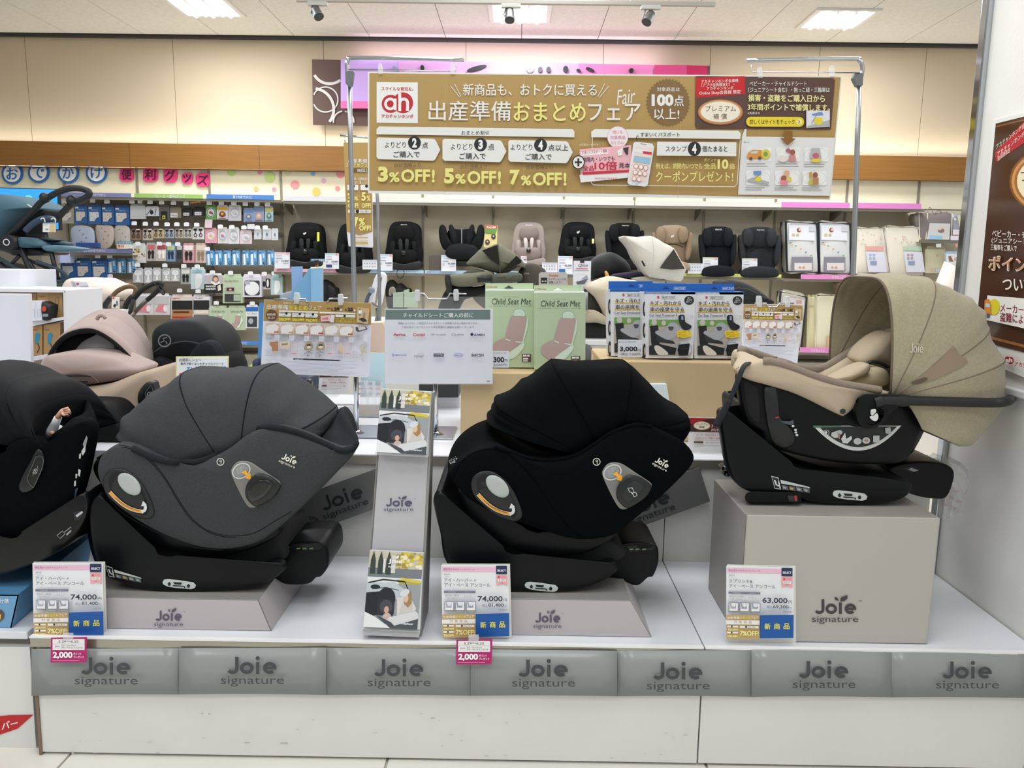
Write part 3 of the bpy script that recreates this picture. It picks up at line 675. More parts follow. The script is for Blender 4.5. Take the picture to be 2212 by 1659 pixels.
p.P([(-60,1553),(20,1545),(72,1544),(38,1574),(0,1587),(-60,1605)], '#c2181f').T('バー', 4,1561,38,1577, '#f6e9ea', b=.04, sh=-.25)
p.build('ribbon_print', t)
# blue wedge display under the left seat
t = thing('wedge_display', 'pale blue card wedge carrying the black seat at the left edge', 'display stand', at(0,1367, Y0 + .04))
Yw = Y0 + .04
A = at(41,1285, Yw); B = at(26,1367, Yw); B.z = ZP + .001; C = at(205,1150,2.52); D = Vector((at(150,1285,2.4).x, 2.52, ZP + .001)); xL = at(-620,1300, Yw).x
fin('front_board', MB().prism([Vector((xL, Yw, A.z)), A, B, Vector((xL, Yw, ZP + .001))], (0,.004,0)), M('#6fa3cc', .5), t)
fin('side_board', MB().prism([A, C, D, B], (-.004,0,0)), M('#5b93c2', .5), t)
fin('top_board', MB().prism([Vector((xL, Yw, A.z)), A, C, Vector((xL, 2.52, C.z))], (0,0,-.004)), M('#4f84ad', .4), t)  # top in darker blue: shade under the seat put into its colour
p = Print(PY(Yw), base=.001); p.T('分散', -2,1293,20,1303, '#f4f6f8', b=.01).P([(-20,1316),(3,1318),(9,1326),(8,1336),(-2,1344),(-20,1342)], '#5c4540').P([(-10,1330),(2,1327),(1,1338),(-10,1340)], '#e8df30'); p.build('front_print', t)
pf = onplane(A, (C - A).cross(B - A) * (1 if (C - A).cross(B - A).y < 0 else -1))
p = Print(pf, base=.0015); p.L(crom([(44,1333),(50,1335),(57,1318),(57,1296),(53,1294),(51,1310),(55,1322),(61,1316),(62,1310),(63,1318),(66,1312),(68,1300),(68,1316)], 5, False),1.6, '#22384e').T('Comfort', 62,1287,78,1293, '#3b5f7e'); p.build('script_print', t)
# ================================================================ child seats
def smooth(t): t = max(0, min(1, t)); return t * t * (3 - 2 * t)
def XZ(P, Y): return [(lambda v: (v.x, v.z))(at(x, y, Y)) for x, y in P]
def shell_mb(side, mid, Ya, Yb, far=None, slow=(), skew=0, n=4, t0=.10, t1=.24, s0=.08, s1=.46, bulge=.018, flat=False, zmin=-9):
    """a tub: near side outline, middle outline and far outline (all as seen in the photo at their own depth)"""
    Ym = (Ya + Yb) / 2
    A = crom(XZ(side, Ya), n); x_ = min(x for x, z in A); xw = max(x for x, z in A) - x_
    sk = lambda x, k: x + k * (((x - x_) / xw) ** 1.5 if k < 0 else (1 - (x - x_) / xw) ** 1.5)
    B = crom(XZ(mid, Ym), n) if mid else [(sk(x, skew / 2), z) for x, z in A]
    Cc = crom(XZ(far, Yb), n) if far else [(sk(x, skew), z) for x, z in A]
    K = len(A); w = [0] * K
    for i in slow:
        for j in range(n): w[(i * n + j) % K] = 1
    for _ in range(3): w = [(w[i - 1] + w[i] * 2 + w[(i + 1) % K]) / 4 for i in range(K)]
    def ring(Y, t, ins):
        u = t if t < .5 else 1 - t; E = A if t < .5 else Cc; out = []
        for i in range(K):
            f = smooth((u - t0) / (t1 - t0)) * (1 - w[i]) + smooth((u - s0) / (s1 - s0)) * w[i]
            out.append((E[i][0] + (B[i][0] - E[i][0]) * f, E[i][1] + (B[i][1] - E[i][1]) * f))
        cx = sum(p[0] for p in out) / K; cz = sum(p[1] for p in out) / K
        return [Vector((cx + (x - cx) * ins, Y, max(zmin, cz + (z - cz) * ins))) for x, z in out]
    W = Yb - Ya; R = []
    if not flat:
        for ins, d in ((.12,1),(.45,.86),(.75,.55),(.90,.25)): R.append(ring(Ya - bulge * d, 0, ins))
    for t, ins in ((0,.965),(.008,.983),(.03,.996),(.06,1),(.10,1),(.13,1),(.16,1),(.19,1),(.22,1),(.26,1),(.31,1),(.37,1),(.44,1),(.5,1),(.56,1),(.63,1),(.69,1),(.74,1),(.78,1),(.81,1),(.84,1),(.87,1),(.90,1),(.94,1),(.97,.996),(.992,.983),(.9999,.965)):
        R.append(ring(Ya + W * t, t, ins))
    m = MB(); m.loft(R); return m
class Surf:
    """points on a built surface, straight behind a photo pixel"""
    def __init__(s, mb, Yf):
        bmesh.ops.recalc_face_normals(mb.b, faces=mb.b.faces[:]); s.t = BVHTree.FromBMesh(mb.b); s.Y = Yf
    def __call__(s, px, py, l=0):
        d = ray(px, py).normalized(); h = s.t.ray_cast(CAMP, d)
        return (h[0] if h[0] else at(px, py, s.Y)) - d * l
def surf_poly(name, sf, pts, th, m, par, label=None, inner=0, bevel=0, sm=True, smoothed=True, drop=0, ins=.94):
    """a raised pad following the surface: outline in pixels"""
    P = crom(pts, 5) if smoothed else pts
    cx = sum(p[0] for p in P) / len(P); cy = sum(p[1] for p in P) / len(P); mb = MB(); R = []
    for k, l in ((1,0),(1, th * .6),(ins, th),(.6, th - drop),(.3, th - drop),(.02, th - drop)):
        R.append([sf(cx + (x - cx) * k, cy + (y - cy) * k, l) for x, y in P])
    mb.loft(R, cap=False); return fin(name, mb, m, par, label=label)
def seam(sf, pts, r, l=.0, n=6): return MB().tube([sf(x, y, l) for x, y in crom(pts, 5, False)], r, n)
from mathutils import noise
def hood_mb(ribs, Yc, w, p=.75, q=.6, n=5, m=30, sag=.012, fold=.010, fs=9):
    """fabric hood stretched over arched ribs; rib = (hinge px at the near side, apex px at the middle)"""
    K = []
    for r in ribs:
        B = at(*r[0], Yc - w / 2); A = at(*r[1], Yc); K.append((B.x, B.z, A.x, A.z))
    if len(K) > 2: Q = crom(K, n, False)
    else: Q = K
    rings = []
    for i, (bx, bz, ax, az) in enumerate(Q):
        s = 1 - sag * abs(math.sin(PI * (i % n) / n)) * (1 if sag < .5 else 0)
        ring = []
        for j in range(m + 1):
            f = PI * j / m; c, sn = math.cos(f), math.sin(f)
            a = max(sn, 0) ** p * s; y = Yc - (w / 2) * (abs(c) ** q) * (1 if c > 0 else -1)
            v = Vector((bx + (ax - bx) * a, y, bz + (az - bz) * a)); d = Vector((ax - bx, (y - Yc) * 1.2, az - bz)).normalized()
            at_rib = .35 + .65 * abs(math.sin(PI * (i % n) / n)); nz = noise.noise(Vector((v.x * fs * .8, v.y * fs * .6, v.z * fs * 1.6))) + .4 * noise.noise(v * fs * 2.4)
            ring.append(v + d * nz * fold * at_rib * min(1, sn * 2.5))
        rings.append(ring)
    mb = MB(); mb.loft(rings, cap=False, closed=False); return mb, rings
def ribcord(rings, n, ks, r=.003, l=.002): 
    mb = MB()
    for k in ks:
        ring = rings[min(k * n, len(rings) - 1)]; mb.tube(ring, r, 6)
    return mb
BP = M('#090b0e', .42, bump=.05, sc=900, spec=.22); BPG = M('#0c0d0f', .2, coat=.5); BIN = M('#101214', .8)
def seat_base(t, o, side, mid, housing, hy, sticker=None):
    Ya, Yb = o[:2]
    mb = shell_mb(side, mid, Ya, Yb, slow=range(len(side)), s0=.02, s1=.5, n=4, bulge=.006, zmin=o[2])
    sf = Surf(mb, Ya); fin('base_frame', mb, BP, t)
    mb = shell_mb(housing, None, hy[0], hy[1], n=4, bulge=.004)
    sh = Surf(mb, hy[0]); fin('support_housing', mb, BP, t, label='rounded housing with indicator panel')
    return sf, sh
def oval_sticker(sf, t, z, dx=0, dy=0):
    p = Print(sf, z=z, base=.0012, step=.0003)
    d = lambda L: [(x + dx, y + dy) for x, y in L]
    p.P(d([(525,1530),(535,1512),(560,1508),(640,1516),(730,1530),(748,1548),(740,1568),(715,1575),(620,1568),(560,1558),(532,1545)]), '#cfd6d4')
    for x in (570,698): p.P(d([(x - 14,1542 + (x - 570) * .1),(x, 1526 + (x - 570) * .1),(x + 14,1542 + (x - 570) * .1),(x + 8,1542 + (x - 570) * .1),(x + 8,1552 + (x - 570) * .1),(x - 8,1552 + (x - 570) * .1),(x - 8,1542 + (x - 570) * .1)]), '#15171a')
    p.P(d([(595,1528),(655,1532),(648,1546),(605,1543)]), '#15171a').P(d([(590,1548),(650,1552),(675,1556),(675,1568),(668,1568),(668,1560),(600,1556)]), '#15171a')
    p.build('level_sticker', t)
def info_strip(sf, t, z, q, seed=1):
    p = Print(sf, z=z, base=.0012, step=.0003); (x0, y0),(x1, y1),(x2, y2),(x3, y3) = q
    xf = lambda u, v: (x0 + (x1 - x0) * u + (x3 - x0) * v, y0 + (y1 - y0) * u + (y3 - y0) * v)
    def P(L, c): p.P([xf(*a) for a in L], c)
    P([(-.02,-.3),(.17,-.2),(.19,1.0),(.02,1.0)], '#c5cbc9'); P([(-.005,-.2),(.155,-.1),(.175,.9),(.035,.9)], '#15171a')
    P([(.03,.1),(.08,.1),(.1,.5),(.15,.6),(.14,.75),(.06,.6)], '#cfd6d4'); P([(.14,.2),(.17,.2),(.185,.85),(.155,.85)], '#e6e8e8')
    P([(.21,.0),(.95,.35),(1,.5),(.22,.38)], '#c7cdcb')
    for k in range(4): a = .22 + k * .19; P([(a, .5),(a + .17,.55),(a + .17,1.0),(a, .95)], '#5b6062'); P([(a + .03,.6),(a + .13,.7),(a + .1,.9),(a + .03,.85)], ('#9fa6a4', '#c9a24a', '#aab0ae', '#9fa6a4')[k])
    p.build('instruction_sticker', t)
def recline_handle(sf, t, z, dx, dy):
    o = ZM([(130,870),(145,812),(200,778),(270,780),(340,822),(400,890),(448,985),(470,1060),(452,1100),(400,1108),(300,1072),(205,1000),(150,940)], z[0], z[1], z[2], dx, dy)
    h = surf_poly('recline_handle', sf, o, .006, M('#1b1d1f', .5), t, label='moulded black grip around the recline lever', drop=0)
    p = Print(sf, z=z, base=.0066, step=.0003)
    D = lambda L: [(x + dx, y + dy) for x, y in L]
    p.P(crom(D([(165,865),(190,812),(240,796),(325,842),(385,915),(428,1010),(430,1068),(395,1088),(290,1045),(205,965)]),4), M('#0d0e10', .7))
    p.build('recess', h)
    sf2 = lambda px, py, l=0: sf(px, py, l + .007)
    el = [(305 + 92 * math.cos(a) * math.cos(.75) - 56 * math.sin(a) * math.sin(.75),878 + 92 * math.cos(a) * math.sin(.75) + 56 * math.sin(a) * math.cos(.75)) for a in [2 * PI * k / 20 for k in range(20)]]
    surf_poly('lever', sf2, ZM(el, *z, dx, dy),.004, M('#b5bab9', .35), h, label='pale grey lever', smoothed=False)
    p = Print(sf, z=z, base=.0085, step=.0004)
    arc = crom(D([(176,930),(205,962),(250,1003),(300,1035),(350,1053),(398,1062)]),5, False)
    p.L(arc, 24, '#e9e4d8').L(arc, 17, '#f2a51e').L(crom(D([(385,1062),(408,1050),(412,1020)]),4, False),20, '#dfe2e4').P(D([(383,1024),(396,990),(420,1012),(412,1024)]), '#dfe2e4')
    p.L(crom(D([(212,968),(260,1010),(330,1042),(370,1055)]),4, False),3, '#8a5a14'); p.build('arrow_sticker', h)
def release_button(sf, t, z, dx, dy, variant):
    D = lambda L: [(x + dx, y + dy) for x, y in L]
    pl = surf_poly('button_plate', sf, ZM([(982,810),(988,768),(1020,732),(1065,724),(1115,735),(1200,790),(1290,850),(1308,872),(1300,905),(1240,975),(1150,1028),(1110,1034),(1080,1010),(1030,920)], *z, dx, dy),.002, M('#7d7a77', .3, coat=.3), t, label='clear grey plate behind the release button')
    p = Print(sf, z=z, base=.0026, step=.0003); cx, cy = 1048 + dx, 790 + dy
    p.O(cx, cy, 60,46,9, '#c9ccca', rot=-.5).E(cx - 2, cy - 2,52,38, '#8f9291', rot=-.5)
    for k in range(4): p.T('ボタンを押して', cx - 38 + k * 4, cy - 26 + k * 11, cx + 24 - k * 3, cy - 19 + k * 11, '#dcdedd', rot=-.45)
    p.P(D([(1050,800),(1078,783),(1094,812),(1110,806),(1112,850),(1074,838),(1084,824)]), '#f4ab27'); p.build('plate_print', pl)
    s2 = lambda px, py, l=0: sf(px, py, l + .002)
    b_ = surf_poly('release_button', s2, ZM([(1074,925),(1090,870),(1135,820),(1175,808),(1240,825),(1298,868),(1306,900),(1262,962),(1165,1022),(1128,1020),(1085,975)], *z, dx, dy),.010, M('#151719', .4), t)
    if variant: 
        surf_poly('button_well', lambda px, py, l=0: sf(px, py, l + .0115), ZM([(1092,925),(1120,885),(1180,850),(1240,862),(1252,890),(1205,950),(1140,990),(1105,985)], *z, dx, dy),.003, BPG, b_)
    else:
        surf_poly('button_well', lambda px, py, l=0: sf(px, py, l + .0115), ZM([(1115,930),(1165,865),(1205,850),(1250,880),(1245,905),(1180,975),(1145,985),(1118,960)], *z, dx, dy),.002, M('#222528', .5), b_)
        p = Print(sf, z=z, base=.017, step=.0003); q = lambda L: [(x + 190, y + 10) for x, y in L]
        p.L([(1340,905),(1370,903),(1383,935),(1352,930)], 5, '#cfd2d0', True).L([(1372,940),(1392,930),(1402,955),(1382,962)], 5, '#cfd2d0', True).L([(1360,932),(1375,948)], 4, '#cfd2d0'); p.build('icon', b_)
def seat_logo(sf, t, z, cx, cy, rot=.42, w=118, h=76):
    p = Print(sf, z=z, base=.0018, step=.0003); logo(p, cx - w / 2, cy - h / 2, cx + w / 2, cy + h / 2, '#e8e6d8', rot=rot); p.build('logo_label', t)
def nine_icon(sf, t, z, cx, cy):
    p = Print(sf, z=z, base=.0018, step=.0003); p.O(cx, cy, 23,23,5, '#d9d7cc').E(cx + 1, cy - 6,8,7, '#d9d7cc').E(cx + 1, cy - 6,4,3.5, '#25282b').L([(cx + 8, cy - 8),(cx + 3, cy + 10),(cx + 8, cy + 17)], 4, '#d9d7cc'); p.build('round_icon', t)
# ---------------------------------------------------------------- dark grey reclined seat
ZG = (180,760,3.0726); ZK = (920,760,3.0726)
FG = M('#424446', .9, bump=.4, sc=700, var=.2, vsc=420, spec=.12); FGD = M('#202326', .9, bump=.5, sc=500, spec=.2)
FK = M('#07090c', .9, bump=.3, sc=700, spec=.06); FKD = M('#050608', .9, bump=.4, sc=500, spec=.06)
def big_seat(name, label, F, FD, D):
    t = thing(name, label, 'child seat', at(*D['foot'], 2.3))
    mb = shell_mb(D['side'], D['mid'], D['Y'][0], D['Y'][1], far=D.get('far'), slow=D['slow'], n=4, skew=D.get('skew', 0))
    sf = Surf(mb, D['Y'][0]); mb.mat(F); mb.mat(FD)
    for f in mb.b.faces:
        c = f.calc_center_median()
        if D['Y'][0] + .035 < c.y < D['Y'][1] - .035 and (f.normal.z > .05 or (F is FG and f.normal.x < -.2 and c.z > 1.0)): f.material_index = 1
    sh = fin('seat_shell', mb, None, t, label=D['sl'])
    for s_ in D['seams']: fin('seam', seam(sf, s_, .0011), M('#1d1f22' if F is FG else '#050607', .9, spec=.04), sh)
    # rim padding
    fin('rim_piping', MB().tube([sf(x, y, .002) for x, y in crom(D['rim'], 5, False)], D.get('rr', .009),10), FD, t, label='darker padded rim')
    # dark moulded bowl under the cover and swivel
    mb = shell_mb(D['bowl'], D['bowlmid'], D['Y'][0] + .03, D['Y'][1] - .03, slow=range(99) if 0 else (), n=4, bulge=.008); fin('seat_bowl', mb, BP, t)
    mb = shell_mb(D['swivel'], None, D['Y'][0] + .07, D['Y'][1] - .07, n=3, bulge=.01); fin('swivel', mb, BIN, t)
    hb, rings = hood_mb(D['ribs'], (D['Y'][0] + D['Y'][1]) / 2, D['hw'], p=.72, q=.55, n=6, sag=.032)
    hs = Surf(hb, D['Y'][0]); hd = fin('canopy', hb, F, t, solid=.004, label=D['cl'])
    fin('canopy_seam', ribcord(rings, 6, D['cords'], .003), M('#202326' if F is FG else '#050607', .9, spec=.04), hd)
    bf, hs_ = seat_base(t, (D['Y'][0], D['Y'][1] - .02, D['zp']), D['base'], D['basemid'], D['house'], (D['Y'][0] + .11, D['Y'][0] + .31))
    return t, sf, hs, bf, hs_
G = dict(zp=ZL + .003, skew=-.19, Y=(2.085,2.51), foot=(440,1285), sl='dark grey fabric shell with stitched seams', cl='dark grey folding canopy', hw=.375)
G['side'] = [(206,1008),(215,985),(240,965),(262,961),(300,970),(345,990),(395,998),(445,992),(490,972),(530,942),(570,925),(605,923),(655,938),(705,961),(735,971),(758,968),(768,960),(760,985),(735,1013),(690,1060),(640,1108),(595,1148),(550,1176),(485,1189),(420,1182),(340,1152),(270,1110),(225,1065),(208,1032)]
G['mid'] = [(213,1000),(222,985),(240,975),(258,975),(290,1000),(330,1030),(380,1060),(430,1070),(480,1070),(530,1065),(580,1050),(625,1025),(665,985),(700,945),(726,905),(742,880),(761,903),(766,935),(745,978),(700,1030),(650,1075),(600,1115),(550,1145),(485,1165),(420,1160),(345,1130),(275,1085),(232,1040),(215,1015)]
G['slow'] = (0,1,14,15,16,17,18,19,20,21,22,23,24,25,26,27,28)
G['seams'] = [ZM(q, *ZG) for q in ([(235,618),(330,640),(440,710),(540,830),(620,960),(700,1080),(800,1170),(900,1210),(1010,1222),(1140,1200),(1260,1130),(1380,1060)], [(250,630),(345,655),(450,735),(545,850),(625,985),(705,1100),(805,1182),(905,1222),(1010,1232)], [(160,960),(250,1060),(450,1180),(700,1290),(930,1318)])]
G['rim'] = ZM([(330,640),(430,688),(560,728),(700,732),(760,728),(870,690),(1000,608),(1100,540),(1190,505),(1300,505),(1450,545),(1600,608),(1690,648),(1745,656),(1790,640),(1812,605)], *ZG)
G['bowl'] = ZM([(200,1000),(300,1090),(450,1170),(700,1260),(930,1290),(1150,1250),(1300,1170),(1280,1230),(1150,1300),(1000,1345),(850,1360),(650,1330),(420,1250),(270,1150)], *ZG)
G['bowlmid'] = ZM([(230,960),(320,1040),(470,1110),(700,1180),(930,1200),(1120,1160),(1260,1090),(1260,1180),(1130,1250),(980,1290),(850,1300),(660,1270),(450,1190),(300,1090)], *ZG)
G['swivel'] = ZM([(420,1180),(700,1280),(1000,1300),(1250,1230),(1340,1330),(1300,1400),(1000,1450),(600,1440),(350,1380),(330,1250)], *ZG)
G['ribs'] = [((408,1004),(296,958)),((420,1000),(280,925)),((432,998),(290,888)),((452,995),(350,838)),((472,990),(418,797)),((492,985),(500,796)),((520,965),(582,791)),((560,955),(655,840)),((600,950),(712,890)),((620,948),(716,918)),((640,955),(700,950))]
G['cords'] = (1,4,6,8)
G['base'] = ZM([(30,1100),(45,1000),(95,950),(140,990),(190,1110),(270,1290),(450,1395),(800,1462),(1100,1458),(1280,1400),(1340,1440),(1260,1515),(1100,1568),(700,1600),(400,1582),(150,1500),(95,1440),(50,1280)], *ZG)
G['basemid'] = ZM([(35,1080),(50,970),(110,925),(150,960),(200,1070),(270,1220),(450,1330),(800,1390),(1080,1385),(1260,1330),(1320,1400),(1250,1470),(1100,1520),(700,1550),(420,1530),(180,1460),(110,1400),(60,1260)], *ZG)
G['house'] = ZM([(1210,1420),(1300,1330),(1380,1272),(1520,1262),(1590,1275),(1622,1320),(1625,1420),(1580,1490),(1545,1500),(1490,1542),(1340,1545),(1260,1500),(1200,1500)], *ZG)
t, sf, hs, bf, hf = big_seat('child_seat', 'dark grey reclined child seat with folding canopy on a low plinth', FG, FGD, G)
recline_handle(sf, t, ZG, 0,0); release_button(sf, t, ZG, 0,0,1); seat_logo(sf, t, ZG, 1362,722); nine_icon(sf, t, ZG, 910,730)
oval_sticker(bf, t, ZG); info_strip(bf, t, ZG, [(155,1435),(385,1480),(390,1520),(165,1490)])
def panel_top(t, sf, z, dx=0, dy=0):
    p = Print(sf, z=z, base=.002, step=.0003); D = lambda L: [(x + dx, y + dy) for x, y in L]
    p.P(D([(1400,1285),(1560,1268),(1590,1290),(1570,1312),(1420,1320)]), M('#0a0b0c', .15)).P(D([(1305,1350),(1335,1300),(1368,1296),(1345,1330),(1325,1355)]), '#b9c0c0')
    for x in (1430,1470,1515): p.P(D([(x - 14,1302),(x + 12,1300),(x + 10,1309),(x - 14,1311)]), '#6c8f4a')
    p.build('indicator_panel', t)
panel_top(t, hf, ZG)
# ---------------------------------------------------------------- black reclined seat
K = dict(zp=ZR_ + .003, Y=(2.085,2.51), foot=(1160,1290), sl='black fabric shell with stitched seams', cl='black folding canopy', hw=.375, rr=.006)
K['side'] = ZM([(158,800),(200,745),(270,690),(350,650),(460,630),(560,668),(680,712),(850,722),(1000,688),(1120,615),(1230,540),(1380,487),(1500,500),(1620,550),(1720,610),(1785,690),(1770,760),(1700,840),(1560,975),(1400,1110),(1270,1215),(1120,1250),(960,1245),(800,1200),(600,1130),(420,1060),(280,985),(215,915),(165,850)], *ZK)
K['mid'] = ZM([(150,760),(165,650),(250,540),(400,470),(500,560),(600,640),(720,700),(850,720),(980,710),(1080,680),(1180,640),(1320,600),(1440,590),(1560,600),(1660,620),(1720,660),(1720,720),(1650,790),(1520,910),(1370,1040),(1240,1140),(1110,1180),(960,1170),(800,1130),(620,1060),(450,990),(300,920),(220,860),(165,810)], *ZK)
K['slow'] = (0,1,2,3,15,16,17,18,19,20,21,22,23,24,25,26,27,28)
K['seams'] = [ZM(q, *ZK) for q in ([(185,830),(230,740),(330,665),(460,640)], [(500,650),(600,720),(720,850),(820,1000),(920,1130),(1010,1210),(1110,1240)])]
K['rim'] = ZM([(460,632),(560,668),(680,710),(850,720),(1000,686),(1120,613),(1230,540),(1380,488),(1500,500)], *ZK)
K['bowl'] = ZM([(215,910),(300,1010),(450,1090),(700,1180),(930,1240),(1130,1240),(1280,1190),(1200,1275),(1060,1340),(880,1362),(700,1340),(480,1260),(330,1160),(250,1040)], *ZK)
K['bowlmid'] = ZM([(240,900),(330,980),(480,1040),(700,1110),(930,1160),(1100,1160),(1230,1110),(1170,1200),(1040,1260),(880,1290),(720,1270),(520,1190),(380,1100),(290,990)], *ZK)
K['swivel'] = ZM([(420,1150),(700,1260),(950,1300),(1180,1240),(1330,1330),(1250,1400),(1020,1430),(700,1420),(420,1380),(300,1250)], *ZK)
K['ribs'] = [((1245,983),(1052,900)),((1250,981),(1062,880)),((1258,979),(1070,862)),((1275,972),(1125,825)),((1294,962),(1192,781)),((1318,950),(1270,784)),((1345,925),(1352,783)),((1375,925),(1420,850)),((1405,925),(1472,885)),((1415,930),(1478,910)),((1415,945),(1455,945))]
K['cords'] = (2,4,6,8)
K['base'] = ZM([(52,1000),(60,945),(95,930),(130,975),(190,1120),(290,1270),(480,1375),(800,1445),(1050,1450),(1220,1400),(1280,1440),(1230,1500),(1100,1560),(900,1600),(640,1600),(350,1590),(140,1420),(90,1200)], *ZK)
K['basemid'] = ZM([(56,1000),(64,950),(100,935),(140,985),(200,1110),(300,1230),(480,1320),(800,1385),(1030,1390),(1200,1340),(1260,1390),(1220,1450),(1100,1510),(900,1545),(650,1545),(380,1530),(170,1380),(100,1180)], *ZK)
K['house'] = ZM([(1160,1400),(1240,1320),(1320,1270),(1460,1268),(1530,1290),(1546,1330),(1542,1410),(1510,1490),(1475,1500),(1400,1555),(1290,1515),(1200,1490),(1150,1490)], *ZK)
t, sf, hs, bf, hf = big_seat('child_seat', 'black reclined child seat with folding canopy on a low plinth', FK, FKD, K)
recline_handle(sf, t, ZK, 170,15); release_button(sf, t, ZK, 190,10,0); seat_logo(sf, t, ZK, 1562,745,.5,108,70); nine_icon(sf, t, ZK, 1133,730)
oval_sticker(bf, t, ZK, 130,18); panel_top(t, hf, ZK, -65,5)
fin('foot_rim', MB().tube([at(x, y, 2.36) for x, y in crom(ZM([(430,470),(330,530),(262,590),(240,635),(255,665)], *ZK),5, False)], .002,6), M('#55585a', .6), t)
p = Print(sf, z=ZK, base=.002); p.T('i-Size', 165,690,200,750, '#cfd2cf', rot=1.2); p.build('size_label', t)
# ---------------------------------------------------------------- beige infant carrier on its base
ZC = (1520,560,2.9624); C_ = lambda L: ZM(L, *ZC)
KH = M('#a39b80', .9, bump=.4, sc=600, var=.09, vsc=160, sheen=.3); BE = M('#b9a891', .85, bump=.2, sc=600); BEM = M('#8d8072', .95, bump=.8, sc=260)
YA, YBk = 2.12,2.54; YM = (YA + YBk) / 2
cs = thing('infant_carrier', 'beige infant carrier with khaki hood on the tall grey box', 'infant carrier', at(1760,1085,2.3))
mb = shell_mb(C_([(108,1030),(108,985),(135,965),(175,985),(225,1105),(320,1200),(470,1290),(700,1362),(950,1395),(1150,1400),(1260,1415),(1345,1440),(1330,1500),(1260,1545),(1100,1570),(850,1572),(700,1558),(600,1525),(440,1500),(290,1490),(205,1430),(155,1320),(125,1150)]), None, YA, YBk, n=4, bulge=.006, skew=.17, zmin=zB + .004)
bsf = Surf(mb, YA); bo = fin('base_frame', mb, BP, cs)
mb = shell_mb(C_([(1190,1340),(1340,1300),(1500,1302),(1590,1335),(1605,1400),(1560,1520),(1480,1535),(1360,1515),(1250,1470),(1190,1430)]), None, YA + .13, YA + .33, n=4, bulge=.004); hsf = Surf(mb, YA + .13)
fin('support_housing', mb, BP, cs, label='black support leg housing at the right end')
p = Print(hsf, z=ZC, base=.002); p.P([(1270,1340),(1330,1325),(1385,1345),(1330,1362)], '#0a0b0c').P([(1310,1345),(1330,1335),(1375,1352),(1345,1360)], '#8f9494'); p.build('latch', cs)
mb = MB(); mb.loft([[at(*q, Y) for q in C_([(262,1520),(275,1495),(310,1485),(620,1492),(625,1556),(300,1558),(268,1545)])] for Y in (YA - .012, YA + .03)], smooth=False); fin('anchor_arm', mb, BP, cs, bevel=.002)
fin('anchor_button', MB().prism([at(*q, YA - .016) for q in C_([(535,1512),(603,1512),(603,1552),(545,1552)])], (0,.01,0)), BPG, cs, bevel=.001)
p = Print(PY(YA - .016), z=ZC, base=.001); p.P([(578,1513),(592,1511),(598,1540),(590,1550),(584,1548)], '#b33a2a'); p.build('red_mark', cs)
oval_sticker(bsf, cs, (1520 + 300 / 2.9624 - 0,560 - 30 / 2.9624,2.9624))
info_strip(bsf, cs, ZC, [(440,1405),(680,1435),(685,1490),(450,1468)])
# black carrier body
mb = shell_mb(C_([(226,745),(232,850),(250,960),(285,1060),(372,1115),(385,1180),(480,1225),(700,1280),(900,1310),(1180,1318),(1300,1290),(1345,1230),(1403,1078),(1385,1000),(1290,930),(1100,870),(1000,850),(880,830),(700,780),(560,740),(400,730),(300,735)]),
    C_([(262,770),(270,850),(290,940),(320,1030),(380,1085),(390,1140),(480,1180),(700,1230),(900,1255),(1180,1262),(1290,1235),(1335,1180),(1395,1060),(1380,1010),(1290,980),(1100,980),(1000,980),(880,960),(700,920),(560,870),(400,800),(300,740)]), YA + .02, YBk - .02, slow=(0,1,2,3,4,5,6,7,8,9,10,11,12,13), n=4, bulge=.012, skew=.12)
csf = Surf(mb, YA + .02); fin('carrier_body', mb, BP, cs)
# beige cover: a tub with a high far side
mb = shell_mb(C_([(230,742),(225,700),(300,668),(380,650),(445,655),(560,690),(700,742),(860,790),(1000,815),(1150,840),(1190,868),(1010,885),(970,950),(912,1000),(862,995),(600,868),(400,805),(300,778)]),
    C_([(198,690),(190,625),(212,585),(270,596),(350,665),(500,765),(690,830),(860,850),(1000,845),(1130,830),(1180,845),(1000,862),(950,910),(890,930),(850,930),(600,840),(400,780),(280,740)]), YA, YBk,
    far=C_([(215,640),(220,590),(245,566),(330,600),(470,650),(610,690),(740,698),(850,640),(970,565),(1090,495),(1200,440),(1260,600),(1150,700),(1000,780),(850,800),(650,760),(450,710),(300,670)]), slow=(0,1,2,17,16), n=5, bulge=.012)
vsf = Surf(mb, YA); cov = fin('seat_cover', mb, BE, cs, label='smooth beige padded cover')
fin('mesh_rim', MB().tube([vsf(*q, .001) for q in crom(C_([(380,652),(440,656),(560,692),(700,744),(860,792),(1000,817),(1130,838)]),5, False)], .011,10), BEM, cov, label='darker knitted rim')
fin('mesh_rim', MB().tube([vsf(*q, .002) for q in crom(C_([(235,585),(300,600),(420,640),(560,688),(690,712),(770,700),(860,648),(960,585),(1060,525),(1150,478)]),5, False)], .016,10), BEM, cov, label='darker knitted rim')
fin('nose_patch', MB().prism([vsf(*q, .003) for q in C_([(196,632),(214,628),(228,690),(210,702)])], (0,.002,0)), M('#6d5a4c', .8), cov)
pillow('insert_cushion', C_([(900,790),(950,740),(1040,705),(1120,690),(1180,720),(1180,800),(1050,830),(940,820)]), YM - .05, M('#b8ab8e', .9, bump=.2, sc=500), cs, depth=.12, bulge=.03)
pillow('head_cushion', C_([(1000,650),(1030,590),(1080,540),(1150,490),(1230,480),(1230,660),(1120,670),(1040,680)]), YM + .02, BE, cs, depth=.10, bulge=.03)
pillow('head_cushion', C_([(830,770),(900,730),(980,690),(1060,670),(1060,720),(980,760),(900,790)]), YM - .09, BE, cs, depth=.06, bulge=.02)
